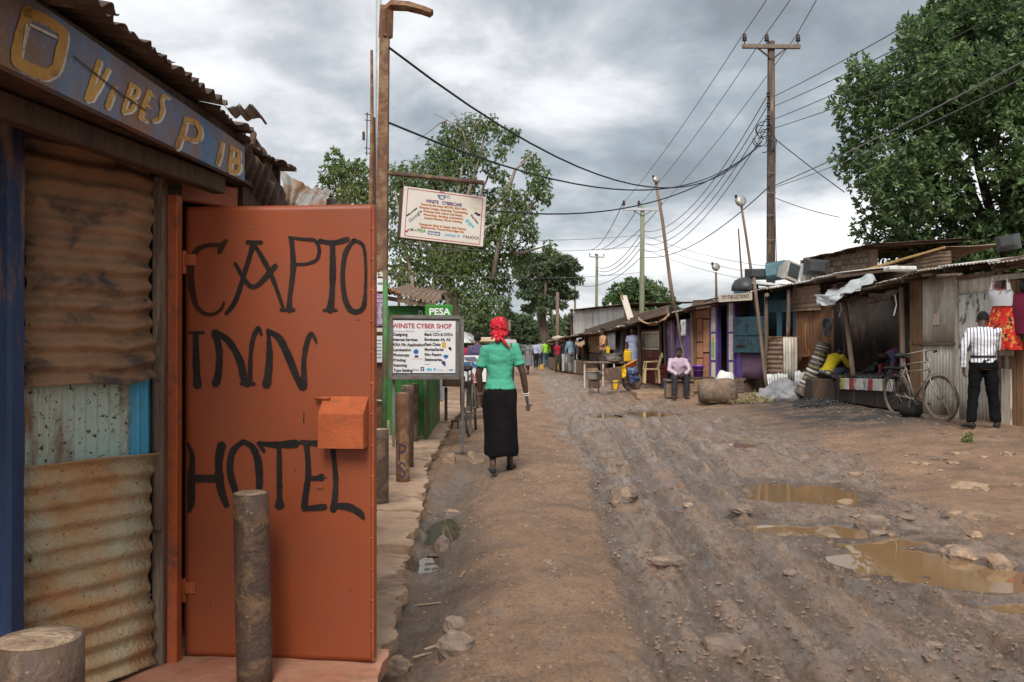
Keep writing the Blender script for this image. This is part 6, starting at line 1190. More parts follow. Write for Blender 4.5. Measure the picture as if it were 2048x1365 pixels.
# central drooping tree
def pb(lst, Y, dz, rng): return [(P(x, y, Y+rng.uniform(-dz, dz)), (1.15 if Y > 40 else .98)*r/F*Y) for x, y, r in lst]
rng = np.random.default_rng(8); cl = [(905, 262, 24), (938, 250, 26), (975, 246, 22), (1012, 268, 20), (1030, 262, 12), (880, 300, 30), (925, 305, 34), (960, 300, 22), (1000, 300, 14), (1062, 318, 20), (1082, 350, 20), (1090, 385, 16), (1068, 372, 18), (850, 345, 36), (815, 350, 30), (790, 350, 26), (890, 350, 34), (935, 362, 24), (985, 335, 16), (1005, 350, 14), (975, 395, 24), (1015, 385, 22), (1040, 395, 18), (1055, 420, 22), (1020, 440, 26), (985, 440, 22), (1060, 460, 20), (800, 400, 30), (835, 430, 30), (880, 420, 40), (925, 440, 36), (960, 470, 34), (800, 470, 30), (850, 500, 40), (905, 510, 44), (960, 530, 40), (1005, 500, 30), (1040, 500, 24), (1000, 560, 28), (950, 590, 30), (900, 570, 36), (830, 560, 36), (790, 530, 24), (985, 600, 20), (1098, 490, 14)]
o = tree('drooping_tree', 'tall ragged tree with drooping green foliage behind the cafe sign', (-2.2, 37), (-2.6, 37, 4.2), .34, pb(cl, 37, 1.3, rng), LM_mid, 900, .13, .025, 9, droop=.9, nl=22, whorl=5, flat=1.15, bark=M_barkpale)
for k, pts in enumerate([[(935, 300), (925, 262), (895, 240), (868, 228)], [(925, 262), (915, 236), (900, 222)], [(940, 290), (948, 255), (962, 238), (990, 234)], [(948, 255), (940, 230), (955, 226)], [(895, 240), (880, 246), (860, 262), (835, 280)], [(1000, 470), (1010, 400), (1030, 340), (1062, 312)], [(985, 560), (1000, 470), (1012, 420), (1040, 380)], [(860, 640), (872, 540), (905, 450), (925, 330)], [(905, 640), (885, 560), (930, 470), (980, 420)], [(820, 640), (825, 560), (805, 470), (790, 380)]]):
    mb = MB(); r_ = .035 if k < 5 else .11; mb.tube([P(x, y, 36.2) for x, y in pts], [r_*(1-.22*i) for i in range(len(pts))], 6); mb.build('dead_branch' if k < 5 else 'limb', M_barkpale, o, smooth=True)
rng = np.random.default_rng(31); o = tree('street_tree', 'leafy tree showing above the orange door', (-6.2, 31), (-6.2, 31, 4.6), .2, pb([(668, 318, 20), (655, 350, 18), (690, 330, 14), (680, 360, 24), (710, 350, 26), (735, 365, 24), (650, 370, 14), (700, 390, 28), (740, 400, 24), (720, 330, 12)], 31, .7, rng), LM_mid, 330, .17, .035, 12, nl=8)
sh_ = thing('yellow_shrub', 'yellow-green leafy shrub behind the pale tin roof', 'shrub', (-2.4, 13, .1)); rng = np.random.default_rng(5); crown(sh_, LM_yel, pb([(690, 392, 16), (712, 398, 12), (675, 402, 12), (705, 382, 8)], 13, .2, rng), rng, 1500, .07, .014); mb = MB(); mb.tube([(-2.4, 13, .05), (-2.35, 13, 2.0), (-2.3, 13, 3.4)], [.05, .04, .02], 7); mb.build('stem', M_bark, sh_)
rng = np.random.default_rng(6); sh_ = thing('kiosk_shrub', 'pale green bush above the green kiosk roof', 'shrub', (-2.1, 17.5, .1)); crown(sh_, LM_yel, pb([(795, 548, 14), (808, 562, 12), (790, 575, 12), (812, 545, 8)], 17.5, .2, rng), rng, 1200, .07, .014); mb = MB(); mb.tube([(-2.2, 17.5, .05), (-2.2, 17.5, 2.7)], [.05, .02], 7); mb.build('stem', M_bark, sh_)
# cedar, small conifer, far round tree
rng = np.random.default_rng(41); bl = [(1065, 520, 22), (1100, 512, 18), (1125, 525, 24), (1145, 535, 16), (1050, 545, 22), (1085, 540, 24), (1120, 552, 26), (1150, 560, 14), (1040, 560, 14), (1070, 572, 26), (1110, 580, 24), (1135, 590, 18), (1055, 590, 18), (1085, 602, 22), (1115, 610, 16), (1065, 618, 18), (1040, 532, 12), (1085, 625, 14)]
tree('cedar_tree', 'flat-tiered dark cedar tree beyond the far stalls', (2.6, 72), (2.5, 72, 7.0), .4, pb(bl, 72, 1.2, rng), LM_far, 150, .34, .06, 14, flat=.42, nl=16, whorl=5)
rng = np.random.default_rng(42); tree('conifer_tree', 'slim pointed conifer standing left of the cedar', (-.5, 78), (-.45, 78, 4.4), .2, pb([(1012, 604, 3), (1012, 614, 6), (1010, 625, 10), (1014, 637, 14), (1008, 650, 18), (1016, 664, 22)], 78, .2, rng), LM_far, 120, .40, .08, 15, nl=5, flat=.7)
rng = np.random.default_rng(43); tree('round_tree', 'rounded green tree behind the greenish utility pole', (11.0, 76), (11, 76, 3.2), .3, pb([(1240, 592, 22), (1262, 582, 20), (1285, 580, 22), (1308, 588, 20), (1328, 600, 18), (1225, 608, 14), (1255, 608, 26), (1290, 606, 28), (1320, 616, 22), (1345, 612, 10), (1270, 625, 24)], 76, 1.0, rng), LM_dark, 95, .40, .09, 16, nl=8)
for k, (x, y0, Y, lab) in enumerate(((940, 625, 70, 'leftmost bushy tree of the far tree line'), (985, 648, 82, 'low bushy tree below the slim conifer'), (1035, 640, 86, 'wide bushy tree in the middle of the far tree line'), (1085, 648, 84, 'bushy tree behind the far fence below the cedar'), (1135, 640, 88, 'rightmost bushy tree of the far tree line'), (880, 640, 60, 'dark bushy tree behind the green kiosk'))):
    rng = np.random.default_rng(50+k); l = [(x+rng.uniform(-34, 34), y0+rng.uniform(0, 52), rng.uniform(9, 16)) for _ in range(20)]; q = P(x, 700, Y)
    tree('bushy_tree', lab, (q[0], Y), (q[0], Y, 1.6), .22, pb(l, Y, 1.2, rng), LM_far, 110, .40, .09, 60+k, nl=4, whorl=5)
# distant woods closing the horizon
rng = np.random.default_rng(70); bl = []
for k in range(420):
    a = rng.uniform(-1.25, 1.25); D = rng.uniform(120, 190); bl.append(((D*math.sin(a), D*math.cos(a), rng.uniform(.3, 3.2)), rng.uniform(1.6, 3.2)))
o = crown(None, LM_far, bl, rng, 14, .95, .25, whorl=4, name='distant_woods'); o['label'] = 'dark band of woods along the horizon'; o['category'] = 'woods'
# weeds
for k, (px, py, lab) in enumerate(((1893, 832, 'tuft of green weeds under the bicycle front wheel'), (1935, 885, 'small green weed among the stones at right'))):
    g = G(px, py); w_ = thing('weed', lab, 'plant', tuple(g)); rng = np.random.default_rng(80+k); crown(w_, LM_yel if k else leafmat('weed_green', (.05, .12, .02), (.08, .18, .03), (.12, .24, .05)), [(g+vec((0, 0, .06)), .10-.03*k)], rng, 4000, .05, .012, name='leaves')
# fence
fn = thing('metal_fence', 'grey-green metal railing fence closing the far end of the street', 'fence', (0.5, 63, 0)); M_fence = mat('fence_paint', (.16, .18, .15), (.12, .135, .115), rough=.7)
for k in range(7):
    a = P(955+k*25, 713, 63); mb = MB(); mb.box((a[0], 63, .75), (.12, .12, 1.6)); mb.build('post', M_fence, fn)
for k in range(6):
    for i in range(9): a = P(955+k*25+25*(i+.5)/9.0, 700, 63); mb = MB(); mb.box((a[0], 63, .78), (.035, .035, 1.25)); mb.build('bar', M_fence, fn)
    for z in (.25, 1.4): a, b = P(955+k*25, 700, 63), P(980+k*25, 700, 63); mb = MB(); mb.box(((a[0]+b[0])/2, 63.05, z), (b[0]-a[0], .05, .06)); mb.build('rail', M_fence, fn)
# ================================================================ PROPS ON THE RIGHT
def gthing(name, lab, cat, px, py, Y=None, **k):
    g = G(px, py); return thing(name, lab, cat, tuple(g), **k), g
# televisions and scrap on the electronics roof
def crt(lab, px, py, Y, w_, h_, d_, yaw, tilt, mb_, mf, name='television', screen=True):
    c = P(px, py, Y); R = np.array(Matrix.Rotation(yaw, 3, 'Z') @ Matrix.Rotation(tilt, 3, 'Y') ); o = thing(name, lab, 'television', tuple(c-vec((0, 0, h_/2))), group='old televisions on the shack roofs')
    T_ = lambda v: vec(v) @ R.T + c
    pr = [(-d_*.5, 1), (-d_*.38, 1), (-d_*.1, .92), (d_*.35, .62), (d_*.5, .55)]; vs_ = []; fs = []
    for (y, s_) in pr: vs_ += [T_((-w_/2*s_, y, -h_/2*s_)), T_((w_/2*s_, y, -h_/2*s_)), T_((w_/2*s_, y, h_/2*s_)), T_((-w_/2*s_, y, h_/2*s_))]
    for i in range(4):
        for k in range(4): fs.append((i*4+k, i*4+(k+1) % 4, i*4+4+(k+1) % 4, i*4+4+k))
    fs += [(3, 2, 1, 0), (16, 17, 18, 19)]; mb = MB(); mb.add(vs_, fs); mb.build('housing', mb_, o)
    mb = MB(); mb.box(T_((0, -d_*.51, .02*h_)), (w_*.78, .02, h_*.7), R, ch=.008); mb.build('screen', M_screen if screen else mf, o)
    for s_ in (-1, 1): mb = MB(); mb.box(T_((s_*w_*.44, -d_*.515, 0)), (w_*.1, .03, h_), R, ch=.006); mb.build('bezel', mf, o); mb = MB(); mb.box(T_((0, -d_*.515, s_*h_*.44)), (w_*.8, .03, h_*.1), R, ch=.006); mb.build('bezel', mf, o)
    for k in range(6): mb = MB(); mb.box(T_((-w_*.25+k*w_*.1, d_*.1, h_*.395)), (.012, d_*.25, .02), R); mb.build('vent', M_blackrub, o)
M_screen = mat('dead_screen', (.03, .035, .035), rough=.15, bump=0, spec=.6); M_tvteal = mat('teal_plastic', (.12, .22, .25), (.09, .17, .20), rough=.5, bump=.05); M_tvgrey = mat('grey_plastic', (.36, .35, .32), (.30, .28, .25), rough=.5, bump=.05, stain=(.2, .17, .14), samt=.3); M_tvblack = mat('black_plastic', (.03, .032, .035), (.045, .045, .048), rough=.45, bump=.05)
crt('teal television shell on the electronics shop roof', 1548, 541, 22.4, .48, .48, .45, 2.5, .1, M_tvteal, M_tvteal, screen=False); crt('pale grey monitor tipped sideways on the electronics shop roof', 1575, 545, 22.0, .44, .46, .42, .45, .28, M_tvgrey, M_tvgrey); crt('black television lying at the right of the rooftop row', 1634, 534, 22.4, .62, .40, .42, 2.9, -.12, M_tvblack, M_tvblack, screen=False); crt('dark flat set behind the rooftop monitors', 1515, 548, 22.6, .58, .28, .4, 3.0, 0, M_tvblack, M_tvblack, screen=False); crt('grey television on the far right roof', 2016, 484, 15.5, .38, .26, .32, 2.6, .15, M_tvblack, M_tvgrey, screen=False)
mb = MB(); mb.lathe([(.34, 0), (.33, .12), (.26, .26), (.12, .33), (.02, .34)], P(1490, 582, 22.6), 18); tag(mb.build('black_basin', M_tvblack, smooth=True), 'upturned black plastic basin on the electronics shop roof', 'basin')
mb = MB(); mb.box(P(1540, 570, 22.3), (.9, .5, .06), np.array(Matrix.Rotation(.1, 3, 'Y')), ch=.01); tag(mb.build('tin_sheet', M_zincpale), 'flat pale tin sheet under the rooftop televisions', 'tin sheet')
# stone block seat, log, stand, bucket, sack, chest
g = G(1440, 810); lg = MB(); n = 9; pts = [(g[0]-.42+.84*k/(n-1), g[1]+.25, g[2]+.29) for k in range(n)]; lg.tube(pts, [.25, .29, .30, .30, .305, .30, .30, .28, .22], 16, ry=[.25, .28, .29, .29, .29, .29, .29, .27, .22]); V_ = lg.V(); V_ = V_+np.array([[mnoise.noise(Vector(p*3))*.03, mnoise.noise(Vector(p*3+5))*.03, mnoise.noise(Vector(p*3+9))*.03] for p in V_]); lg.v = [V_]
tag(lg.build('stone_roller', mat('rough_stone_block', (.24, .17, .115), (.15, .105, .075), scale=8, rough=.95, bump=.8, bscale=20, stain=(.10, .08, .06), samt=.4), smooth=True), 'big rounded earth-brown stone block lying by the roadside', 'stone block')
SB = G(1360, 797); bn = thing('bench_block', 'low block bench with wooden top where the man in pink sits', 'bench', tuple(SB)); mb = MB(); mb.box(SB+vec((.03, .28, .20)), (.70, .36, .42), ch=.03); mb.build('block', M_browntin2, bn); mb = MB(); mb.box(SB+vec((.03, .26, .435)), (.74, .44, .05), ch=.012); mb.build('seat', M_woodgrey, bn)
st_ = thing('wooden_stand', 'small rough wooden stand holding the purple bucket', 'stand', tuple(G(1415, 800))); g = G(1415, 800)+vec((0, 1.0, .03)); mb = MB(); mb.box(g+vec((.05, 0, .46)), (.62, .4, .06), ch=.01); mb.build('top', M_wooddk, st_)
for sx_ in (-.2, .3): mb = MB(); mb.box(g+vec((sx_, 0, .2)), (.06, .3, .5), ch=.01); mb.build('leg', M_wooddk, st_)
bk = thing('purple_bucket', 'purple plastic bucket on the wooden stand', 'bucket', tuple(g+vec((-.02, 0, .49)))); M_bucket = mat('purple_plastic', (.20, .06, .42), (.17, .05, .36), rough=.35, bump=.03); mb = MB(); mb.lathe([(.10, 0), (.14, .26), (.165, .27), (.165, .29), (.145, .29), (.11, .02)], g+vec((-.02, 0, .49)), 20); mb.build('tub', M_bucket, bk, smooth=True); mb = MB(); mb.tube([g+vec((-.18, 0, .77)), g+vec((-.2, -.02, .70)), g+vec((-.1, -.16, .66)), g+vec((.1, -.15, .66)), g+vec((.14, 0, .76))], .006, 5); mb.build('handle', M_steel, bk)
mb = MB(); q = P(1449, 760, 20.6); q[2] = Hs(q[0], q[1])+.42; mb.tube([q+vec((0, 0, -.42)), q+vec((.01, 0, -.1)), q+vec((0, 0, .08)), q+vec((.04, 0, .26)), q+vec((.05, 0, .30))], [.20, .24, .22, .17, .12], 14, ry=[.15, .2, .18, .13, .06]); V_ = mb.V(); mb.v = [V_+np.array([[mnoise.noise(Vector(p*5))*.03]*3 for p in V_])]; tag(mb.build('white_sack', mat('white_sack_weave', (.55, .54, .53), (.46, .45, .44), rough=.7, bump=.3, bscale=30), smooth=True), 'stuffed white woven sack behind the stone block', 'sack')
ch_ = thing('wooden_chest', 'tilted brown chest with sloping lid below the purple tin wall', 'chest', tuple(G(1505, 786))); c = G(1505, 786)+vec((0, .5, .0)); mb = MB(); mb.box(c+vec((0, 0, .18)), (.70, .4, .38), ch=.02); mb.build('box', M_dark, ch_); mb = MB(); mb.box(c+vec((0, -.05, .42)), (.74, .48, .06), np.array(Matrix.Rotation(-.28, 3, 'Y') @ Matrix.Rotation(.25, 3, 'X')), ch=.012); mb.build('lid', M_woodgrey, ch_)
# sacks / tarp pile, straw, wrapped trunk
M_greytarp = mat('grey_tarp', (.24, .24, .25), (.16, .16, .165), scale=4, rough=.6, bump=.3, bscale=15, stain=(.15, .12, .10), samt=.3); g = G(1575, 800)
tp_ = thing('tarpaulin_heap', 'crumpled grey tarpaulin heaped before the tin half wall', 'tarpaulin', tuple(g))
for k, (dx_, dy_, r_, h_) in enumerate(((0, .3, .34, .40), (.28, .35, .26, .34), (-.3, .25, .26, .24), (-.5, .15, .2, .12), (.1, .1, .25, .22))):
    mb = MB(); mb.ball((g[0]+dx_, g[1]+dy_, g[2]+h_*.3), (r_*1.15, r_*.8, h_*.75), 30, 20); V_ = mb.V(); mb.v = [V_+np.array([unit(p-(g+vec((dx_, dy_, 0))))*(.11*abs(mnoise.noise(Vector(p*vec((7, 4, 7))+k*9)))+.05*mnoise.noise(Vector(p*17))) for p in V_])]; mb.build('tarp_fold', M_greytarp, tp_, smooth=True)
rng = np.random.default_rng(90); g = G(1510, 806); Vs = []; Fs = []
for k in range(700):
    a = rng.uniform(0, 6.28); r_ = abs(rng.normal())*.2; c = vec((g[0]+r_*1.6*math.cos(a), g[1]+.15+r_*math.sin(a), g[2]+max(0, .16-.3*r_)*rng.random())); d = unit(rng.normal(size=3)*vec((1, 1, .5)))*rng.uniform(.05, .16); s_ = unit(np.cross(d, (0, 0, 1)))*.005; b_ = len(Vs); Vs += [c-d-s_, c+d-s_, c+d+s_, c-d+s_, c+vec((0, 0, .006))]; Fs += [(b_, b_+1, b_+4), (b_+1, b_+2, b_+4), (b_+2, b_+3, b_+4), (b_+3, b_, b_+4)]
o = fastmesh('straw_heap', np.array(Vs), np.array(Fs), mat('straw', (.36, .29, .15), (.24, .19, .10), rough=.9, bump=0)); struct(o, 'stuff'); o['label'] = 'scattered heap of pale straw by the tarpaulin'; o['category'] = 'straw'
mb = MB(); pts = [P(1600, 792, 20.2), P(1613, 770, 20.2), P(1626, 745, 20.15), P(1636, 720, 20.1), P(1645, 696, 20.1), P(1648, 685, 20.1)]; tk = thing('wrapped_trunk', 'curved tree trunk bound in strips of plastic beside the coal heap', 'tree trunk', tuple(pts[0])); cc = catmull(pts, 6); rr = [.165-.0019*k+.006*math.sin(k*2.2) for k in range(len(cc))]; mb.tube(cc, rr, 14); mb.build('trunk', M_woodgrey, tk, smooth=True)
M_strip = [mat('strip_white', (.50, .49, .47), (.38, .37, .35), rough=.6), mat('strip_olive', (.24, .22, .12), rough=.7), mat('strip_grey', (.22, .21, .20), rough=.6)]
for k in range(4, len(cc)-1, 2): mb = MB(); a, b = cc[k], cc[min(k+1, len(cc)-1)]; mb.tube([a, (a+b)/2, b], [rr[k]+.014, rr[k]+.02, rr[k]+.012], 14); mb.build('strip', M_strip[(k//2) % 3 if k % 3 else 0], tk, smooth=True)
cloth('plastic_rag', [P(1640, 640, 19.9), P(1664, 638, 19.9), P(1660, 676, 19.85), P(1645, 672, 19.85)], mat('grey_rag', (.20, .20, .21), (.10, .10, .11), rough=.5, bump=.4), None, amp=.12, seed=4); tag(bpy.context.scene.collection.objects[-1], 'grey plastic rag snagged on the charcoal stall corner', 'rag')
# cooking area
M_pot = mat('pot_aluminium', (.45, .44, .42), (.34, .33, .31), scale=5, rough=.35, metal=.7, bump=.1, stain=(.10, .08, .07), samt=.28)
def pot(lab, px, py, Y, wpx, hpx):
    c = P(px, py, Y); r = wpx/2/F*Y; h = hpx/F*Y; o = thing('cooking_pot', lab, 'pot', tuple(c)); mb = MB(); mb.lathe([(r*.86, 0), (r*.95, .1*h), (r, .5*h), (r, .93*h), (r*1.07, .96*h), (r*1.07, h), (r*.97, h), (r*.95, .3*h), (r*.5, .12*h)], c, 24); mb.build('vessel', M_pot, o, smooth=True)
    for s_ in (-1, 1): mb = MB(); mb.tube([c+vec((s_*r, 0, .7*h)), c+vec((s_*r*1.15, 0, .75*h)), c+vec((s_*r, .05, .7*h))], .012, 5); mb.build('handle', M_pot, o)
    return c
c = pot('aluminium pot steaming on the charcoal stove by the roadside', 1188, 760, 25.6, 32, 17); sv = thing('charcoal_stove', 'square rusty charcoal stove under the roadside pot', 'stove', (c[0], c[1], Hs(c[0], c[1]))); mb = MB(); mb.box((c[0], c[1], c[2]-.12), (.30, .30, .22), ch=.015); mb.build('firebox', M_rustdk, sv)
for sx_ in (-.12, .12): mb = MB(); mb.box((c[0]+sx_, c[1]-.1, (c[2]-.2)/2+.02), (.04, .04, max(.06, c[2]-.2)), ch=.004); mb.build('leg', M_rustdk, sv)
tb = thing('white_table', 'white-legged cooking table behind the roadside stove', 'table', tuple(P(1200, 772, 28))); a = P(1167, 724, 28); b = P(1255, 724, 28)
mb = MB(); mb.box(((a[0]+b[0])/2, 28.2, a[2]-.02), (b[0]-a[0], .7, .05), ch=.008); mb.build('top', M_woodgrey, tb)
for px in (1169, 1206, 1228, 1250): q = P(px, 726, 27.9); mb = MB(); mb.beam(q, (q[0], q[1], Hs(q[0], q[1])), .05, .05, ch=.005); mb.build('leg', M_whitewood, tb)
pot('wide aluminium pot on the white-legged table', 1229, 723, 28.0, 34, 15)
M_yellowp = mat('yellow_plastic', (.60, .36, .01), (.52, .30, .01), rough=.35, bump=.04); M_orangep = mat('orange_plastic', (.55, .22, .05), (.48, .18, .04), rough=.4, bump=.03)
def jerry(lab, px, pyb, Y, wpx, hpx, z=None):
    c = P(px, pyb, Y); w_, h = wpx/F*Y, hpx/F*Y; o = thing('jerrycan', lab, 'jerrycan', tuple(c), group='yellow plastic jerrycans'); mb = MB(); mb.box(c+vec((0, 0, h*.43)), (w_, w_*.7, h*.86), ch=w_*.14); mb.build('body', M_yellowp, o); mb = MB(); mb.lathe([(w_*.14, 0), (w_*.14, h*.12), (w_*.1, h*.14)], c+vec((-w_*.25, 0, h*.85)), 10); mb.build('cap', M_yellowp, o); mb = MB(); mb.tube([c+vec((w_*.4, 0, h*.84)), c+vec((w_*.38, 0, h*.98)), c+vec((-w_*.05, 0, h*.98)), c+vec((-w_*.08, 0, h*.84))], w_*.07, 6); mb.build('handle', M_yellowp, o)
jerry('yellow jerrycan standing on the table beside the wide pot', 1255, 724, 27.6, 15, 25); jerry('orange-yellow jerrycan on the ground behind the wheelbarrow', 1231, 780, 26.3, 9, 22); jerry('small yellow jerrycan by the far crowd', 1083, 740, 50, 6, 11); jerry('yellow jerrycan inside the cooking stall', 1216, 707, 30, 7, 14)
wb = thing('wheelbarrow', 'rusty wheelbarrow loaded with cloths beside the cooking table', 'wheelbarrow', tuple(G(1250, 782))); Y = 25.0; Qb = lambda px, py, dy=0.0: P(px, py, Y+dy)
tray = [(1205, 738), (1243, 733), (1248, 758), (1212, 764)]; mb = MB(); vs_ = [Qb(x, y, -.28) for x, y in tray]+[Qb(x, y, .28) for x, y in tray]; mb.add(vs_, [(0, 1, 2, 3), (7, 6, 5, 4), (0, 4, 5, 1), (3, 2, 6, 7), (1, 5, 6, 2), (0, 3, 7, 4)]); mb.build('tray', M_rustdk, wb)
for dy_ in (-.25, .25): mb = MB(); mb.tube([Qb(1190, 736, dy_), Qb(1208, 752, dy_), Qb(1225, 766, dy_*.9), Qb(1266, 764, dy_*.4)], .02, 7); mb.build('shaft', M_pole, wb, smooth=True); mb = MB(); mb.tube([Qb(1222, 764, dy_), Qb(1226, 780, dy_)], .02, 6); mb.build('leg', M_rustdk, wb); mb = MB(); mb.tube([Qb(1243, 756, dy_), Qb(1234, 780, dy_)], .015, 6); mb.build('strut', M_rustdk, wb)
cw = Qb(1264, 763); wh_ = MB(); R_ = .225; wh_.tube([cw+vec((R_*math.cos(2*PI*k/24), 0, R_*math.sin(2*PI*k/24))) for k in range(25)], .06, 8, cap=False); whl = wh_.build('wheel', M_tyre, wb, smooth=True); mb = MB(); mb.lathe([(.19, -.03), (.19, .03)], cw, 16, np.array(Matrix.Rotation(PI/2, 3, 'X'))); mb.build('rim', M_rustdk, whl)
mb = MB(); mb.lathe([(.10, 0), (.17, .14), (.19, .15), (.18, .16), (.11, .02)], P(1267, 735, 24.7), 20, np.array(Matrix.Rotation(-.5, 3, 'Y'))); tag(mb.build('orange_basin', M_orangep, smooth=True), 'orange plastic basin tipped on top of the wheelbarrow', 'basin')
for k, (pts4, m, lab) in enumerate((([(1243, 733), (1253, 731), (1251, 756), (1244, 756)], M_yellowp, 'yellow cloth hanging over the wheelbarrow side'), ([(1255, 740), (1276, 742), (1280, 762), (1262, 770)], mat('navy_cloth', (.03, .035, .07), (.05, .07, .14), rough=.9), 'dark blue cloth draped over the wheelbarrow front'), ([(1256, 735), (1268, 736), (1266, 748), (1258, 748)], mat('blue_cloth', (.14, .20, .34), rough=.9), 'light blue cloth under the orange basin'))):
    o = cloth('hung_cloth', [P(x, y, 24.62-.03*k) for x, y in pts4], m, None, amp=.07, seed=k*3.0, fr_=5); tag(o, lab, 'cloth', 'cloths on the wheelbarrow')
mb = MB(); a = G(1290, 790); mb.box(a+vec((.35, .9, .05)), (1.1, 1.7, .18), ch=.02); tag(mb.build('concrete_step', M_conc), 'low concrete step in front of the maroon kiosk', 'step')
cs_ = thing('plastic_chair', 'cream plastic armchair beside the maroon kiosk', 'chair', tuple(P(1302, 767, 25.4))); M_creamp = mat('cream_plastic', (.52, .40, .20), (.45, .34, .17), rough=.4, bump=.03); c = P(1302, 767, 25.4); z0 = c[2]
mb = MB(); mb.box((c[0], c[1], z0+.40), (.42, .42, .04), ch=.012); mb.build('seat', M_creamp, cs_)
for sx_, sy_ in ((-.19, -.18), (.19, -.18), (-.17, .18), (.17, .18)): mb = MB(); mb.beam((c[0]+sx_*1.08, c[1]+sy_*1.08, z0), (c[0]+sx_, c[1]+sy_, z0+.40), .06, .05, ch=.008); mb.build('leg', M_creamp, cs_)
for k in range(3): mb = MB(); mb.beam((c[0]+.19, c[1]-.14+.14*k, z0+.42), (c[0]+.30, c[1]-.14+.14*k, z0+.80), .07, .02, ch=.006); mb.build('back_slat', M_creamp, cs_)
mb = MB(); mb.tube([(c[0]+.29, c[1]-.2, z0+.74), (c[0]+.31, c[1], z0+.84), (c[0]+.29, c[1]+.2, z0+.74)], .025, 7); mb.build('back_rail', M_creamp, cs_)
for sy_ in (-.2, .2): mb = MB(); mb.tube([(c[0]-.18, c[1]+sy_, z0+.4), (c[0]-.16, c[1]+sy_, z0+.6), (c[0]+.22, c[1]+sy_, z0+.62)], .02, 6); mb.build('armrest', M_creamp, cs_)
for k in range(4):
    c = P(1324, 768-10*k, 26.0); mb = MB(); mb.box(c+vec((0, 0, .065)), (.26, .3, .12), ch=.012); cr_ = mb.build('drinks_crate', M_maroon); tag(cr_, ('bottom', 'second', 'third', 'topmost')[k]+' red drinks crate in the stack by the plastic chair', 'crate', 'stack of red drinks crates')
# hanging clothes at right
f1_ = Fr(pxp(1985, 14.0), pxp(2130, 12.6))
def garment(name, lab, cat, rows, m, w=.25, folds=0, amp=.02, extra=None):
    """rows: (py, pxl, pxr, depth) from top to bottom; a closed hollow garment"""
    Vs = []; seg = 40
    for (py, xl, xr, dp) in rows:
        c0, c1 = f1_.at(xl, py, w), f1_.at(xr, py, w); c = (c0+c1)/2; hw = np.linalg.norm(c1-c0)/2; d = (c1-c0)/(2*hw)
        for k in range(seg):
            an = 2*PI*k/seg; fo = 1+amp*folds*math.sin(an*9+py*.05)*((py-rows[0][0])/(rows[-1][0]-rows[0][0])); Vs.append(c+d*hw*fo*math.cos(an)+f1_.n*dp*fo*math.sin(an))
    fs = [(i*seg+k, i*seg+(k+1) % seg, (i+1)*seg+(k+1) % seg, (i+1)*seg+k) for i in range(len(rows)-1) for k in range(seg)]; fs.append(tuple(range(seg)))
    mb = MB(); mb.add(Vs, fs); o = mb.build(name, m, smooth=True); return tag(o, lab, cat, 'garments hung outside the clothes shop')
M_tank = mat('white_jersey', (.62, .62, .64), (.55, .55, .58), rough=.8, bump=.2, bscale=20); M_flor = mat('red_floral', (.52, .018, .012), (.46, .014, .01), scale=6, rough=.8, bump=.2, stain=(.52, .30, .06), samt=.38, sscale=15, sharp=.04, speck=(.03, .015, .012), speck_amt=.85, speck_scale=14); M_mar = mat('maroon_knit', (.18, .012, .045), (.14, .01, .035), rough=.9, bump=.3)
tt = garment('tank_top', 'white tank top with dark red trim hung above the red skirt', 'tank top', [(578, 1979, 2022, .05), (584, 1978, 2026, .07), (592, 1980, 2026, .08), (602, 1984, 2026, .075), (612, 1986, 2024, .07), (618, 1987, 2024, .07)], M_tank)
for (x0, y0, x1, y1) in ((1981, 580, 1987, 557), (2016, 580, 2015, 556)): mb = MB(); mb.tube([f1_.at(x0+3, y0, .30), f1_.at((x0+x1)/2+2, (y0+y1)/2, .31), f1_.at(x1, y1, .25)], [.035, .026, .018], 8, ry=.008); mb.build('strap', M_tank, tt)
mb = MB(); mb.tube([f1_.at(x, y, .315) for x, y in ((1985, 562), (1988, 574), (1996, 580), (2008, 578), (2016, 568), (2019, 558))], .006, 5); mb.build('neck_trim', INK['red'], tt); mb = MB(); mb.ball(f1_.at(2001, 584, .33), .016, 10, 6); mb.build('badge', INK['yellow'], tt)
garment('floral_skirt', 'red floral pleated skirt hung beside the man in stripes', 'skirt', [(612, 1987, 2024, .07), (620, 1985, 2026, .085), (640, 1979, 2030, .13), (665, 1972, 2034, .17), (690, 1966, 2038, .20), (700, 1965, 2038, .20)], M_flor, folds=1, amp=.10)
garment('maroon_jumper', 'maroon knitted jumper hanging at the right edge', 'jumper', [(585, 2034, 2062, .05), (592, 2028, 2072, .08), (620, 2027, 2074, .09), (650, 2028, 2074, .09), (668, 2030, 2074, .09)], M_mar, w=.2); mb = MB(); mb.ball(f1_.at(2048, 572, .2), (.07, .08, .10), 14, 10); tag(mb.build('black_mannequin_head', M_blackrub, smooth=True), 'black mannequin head above the maroon jumper', 'mannequin', 'garments hung outside the clothes shop')
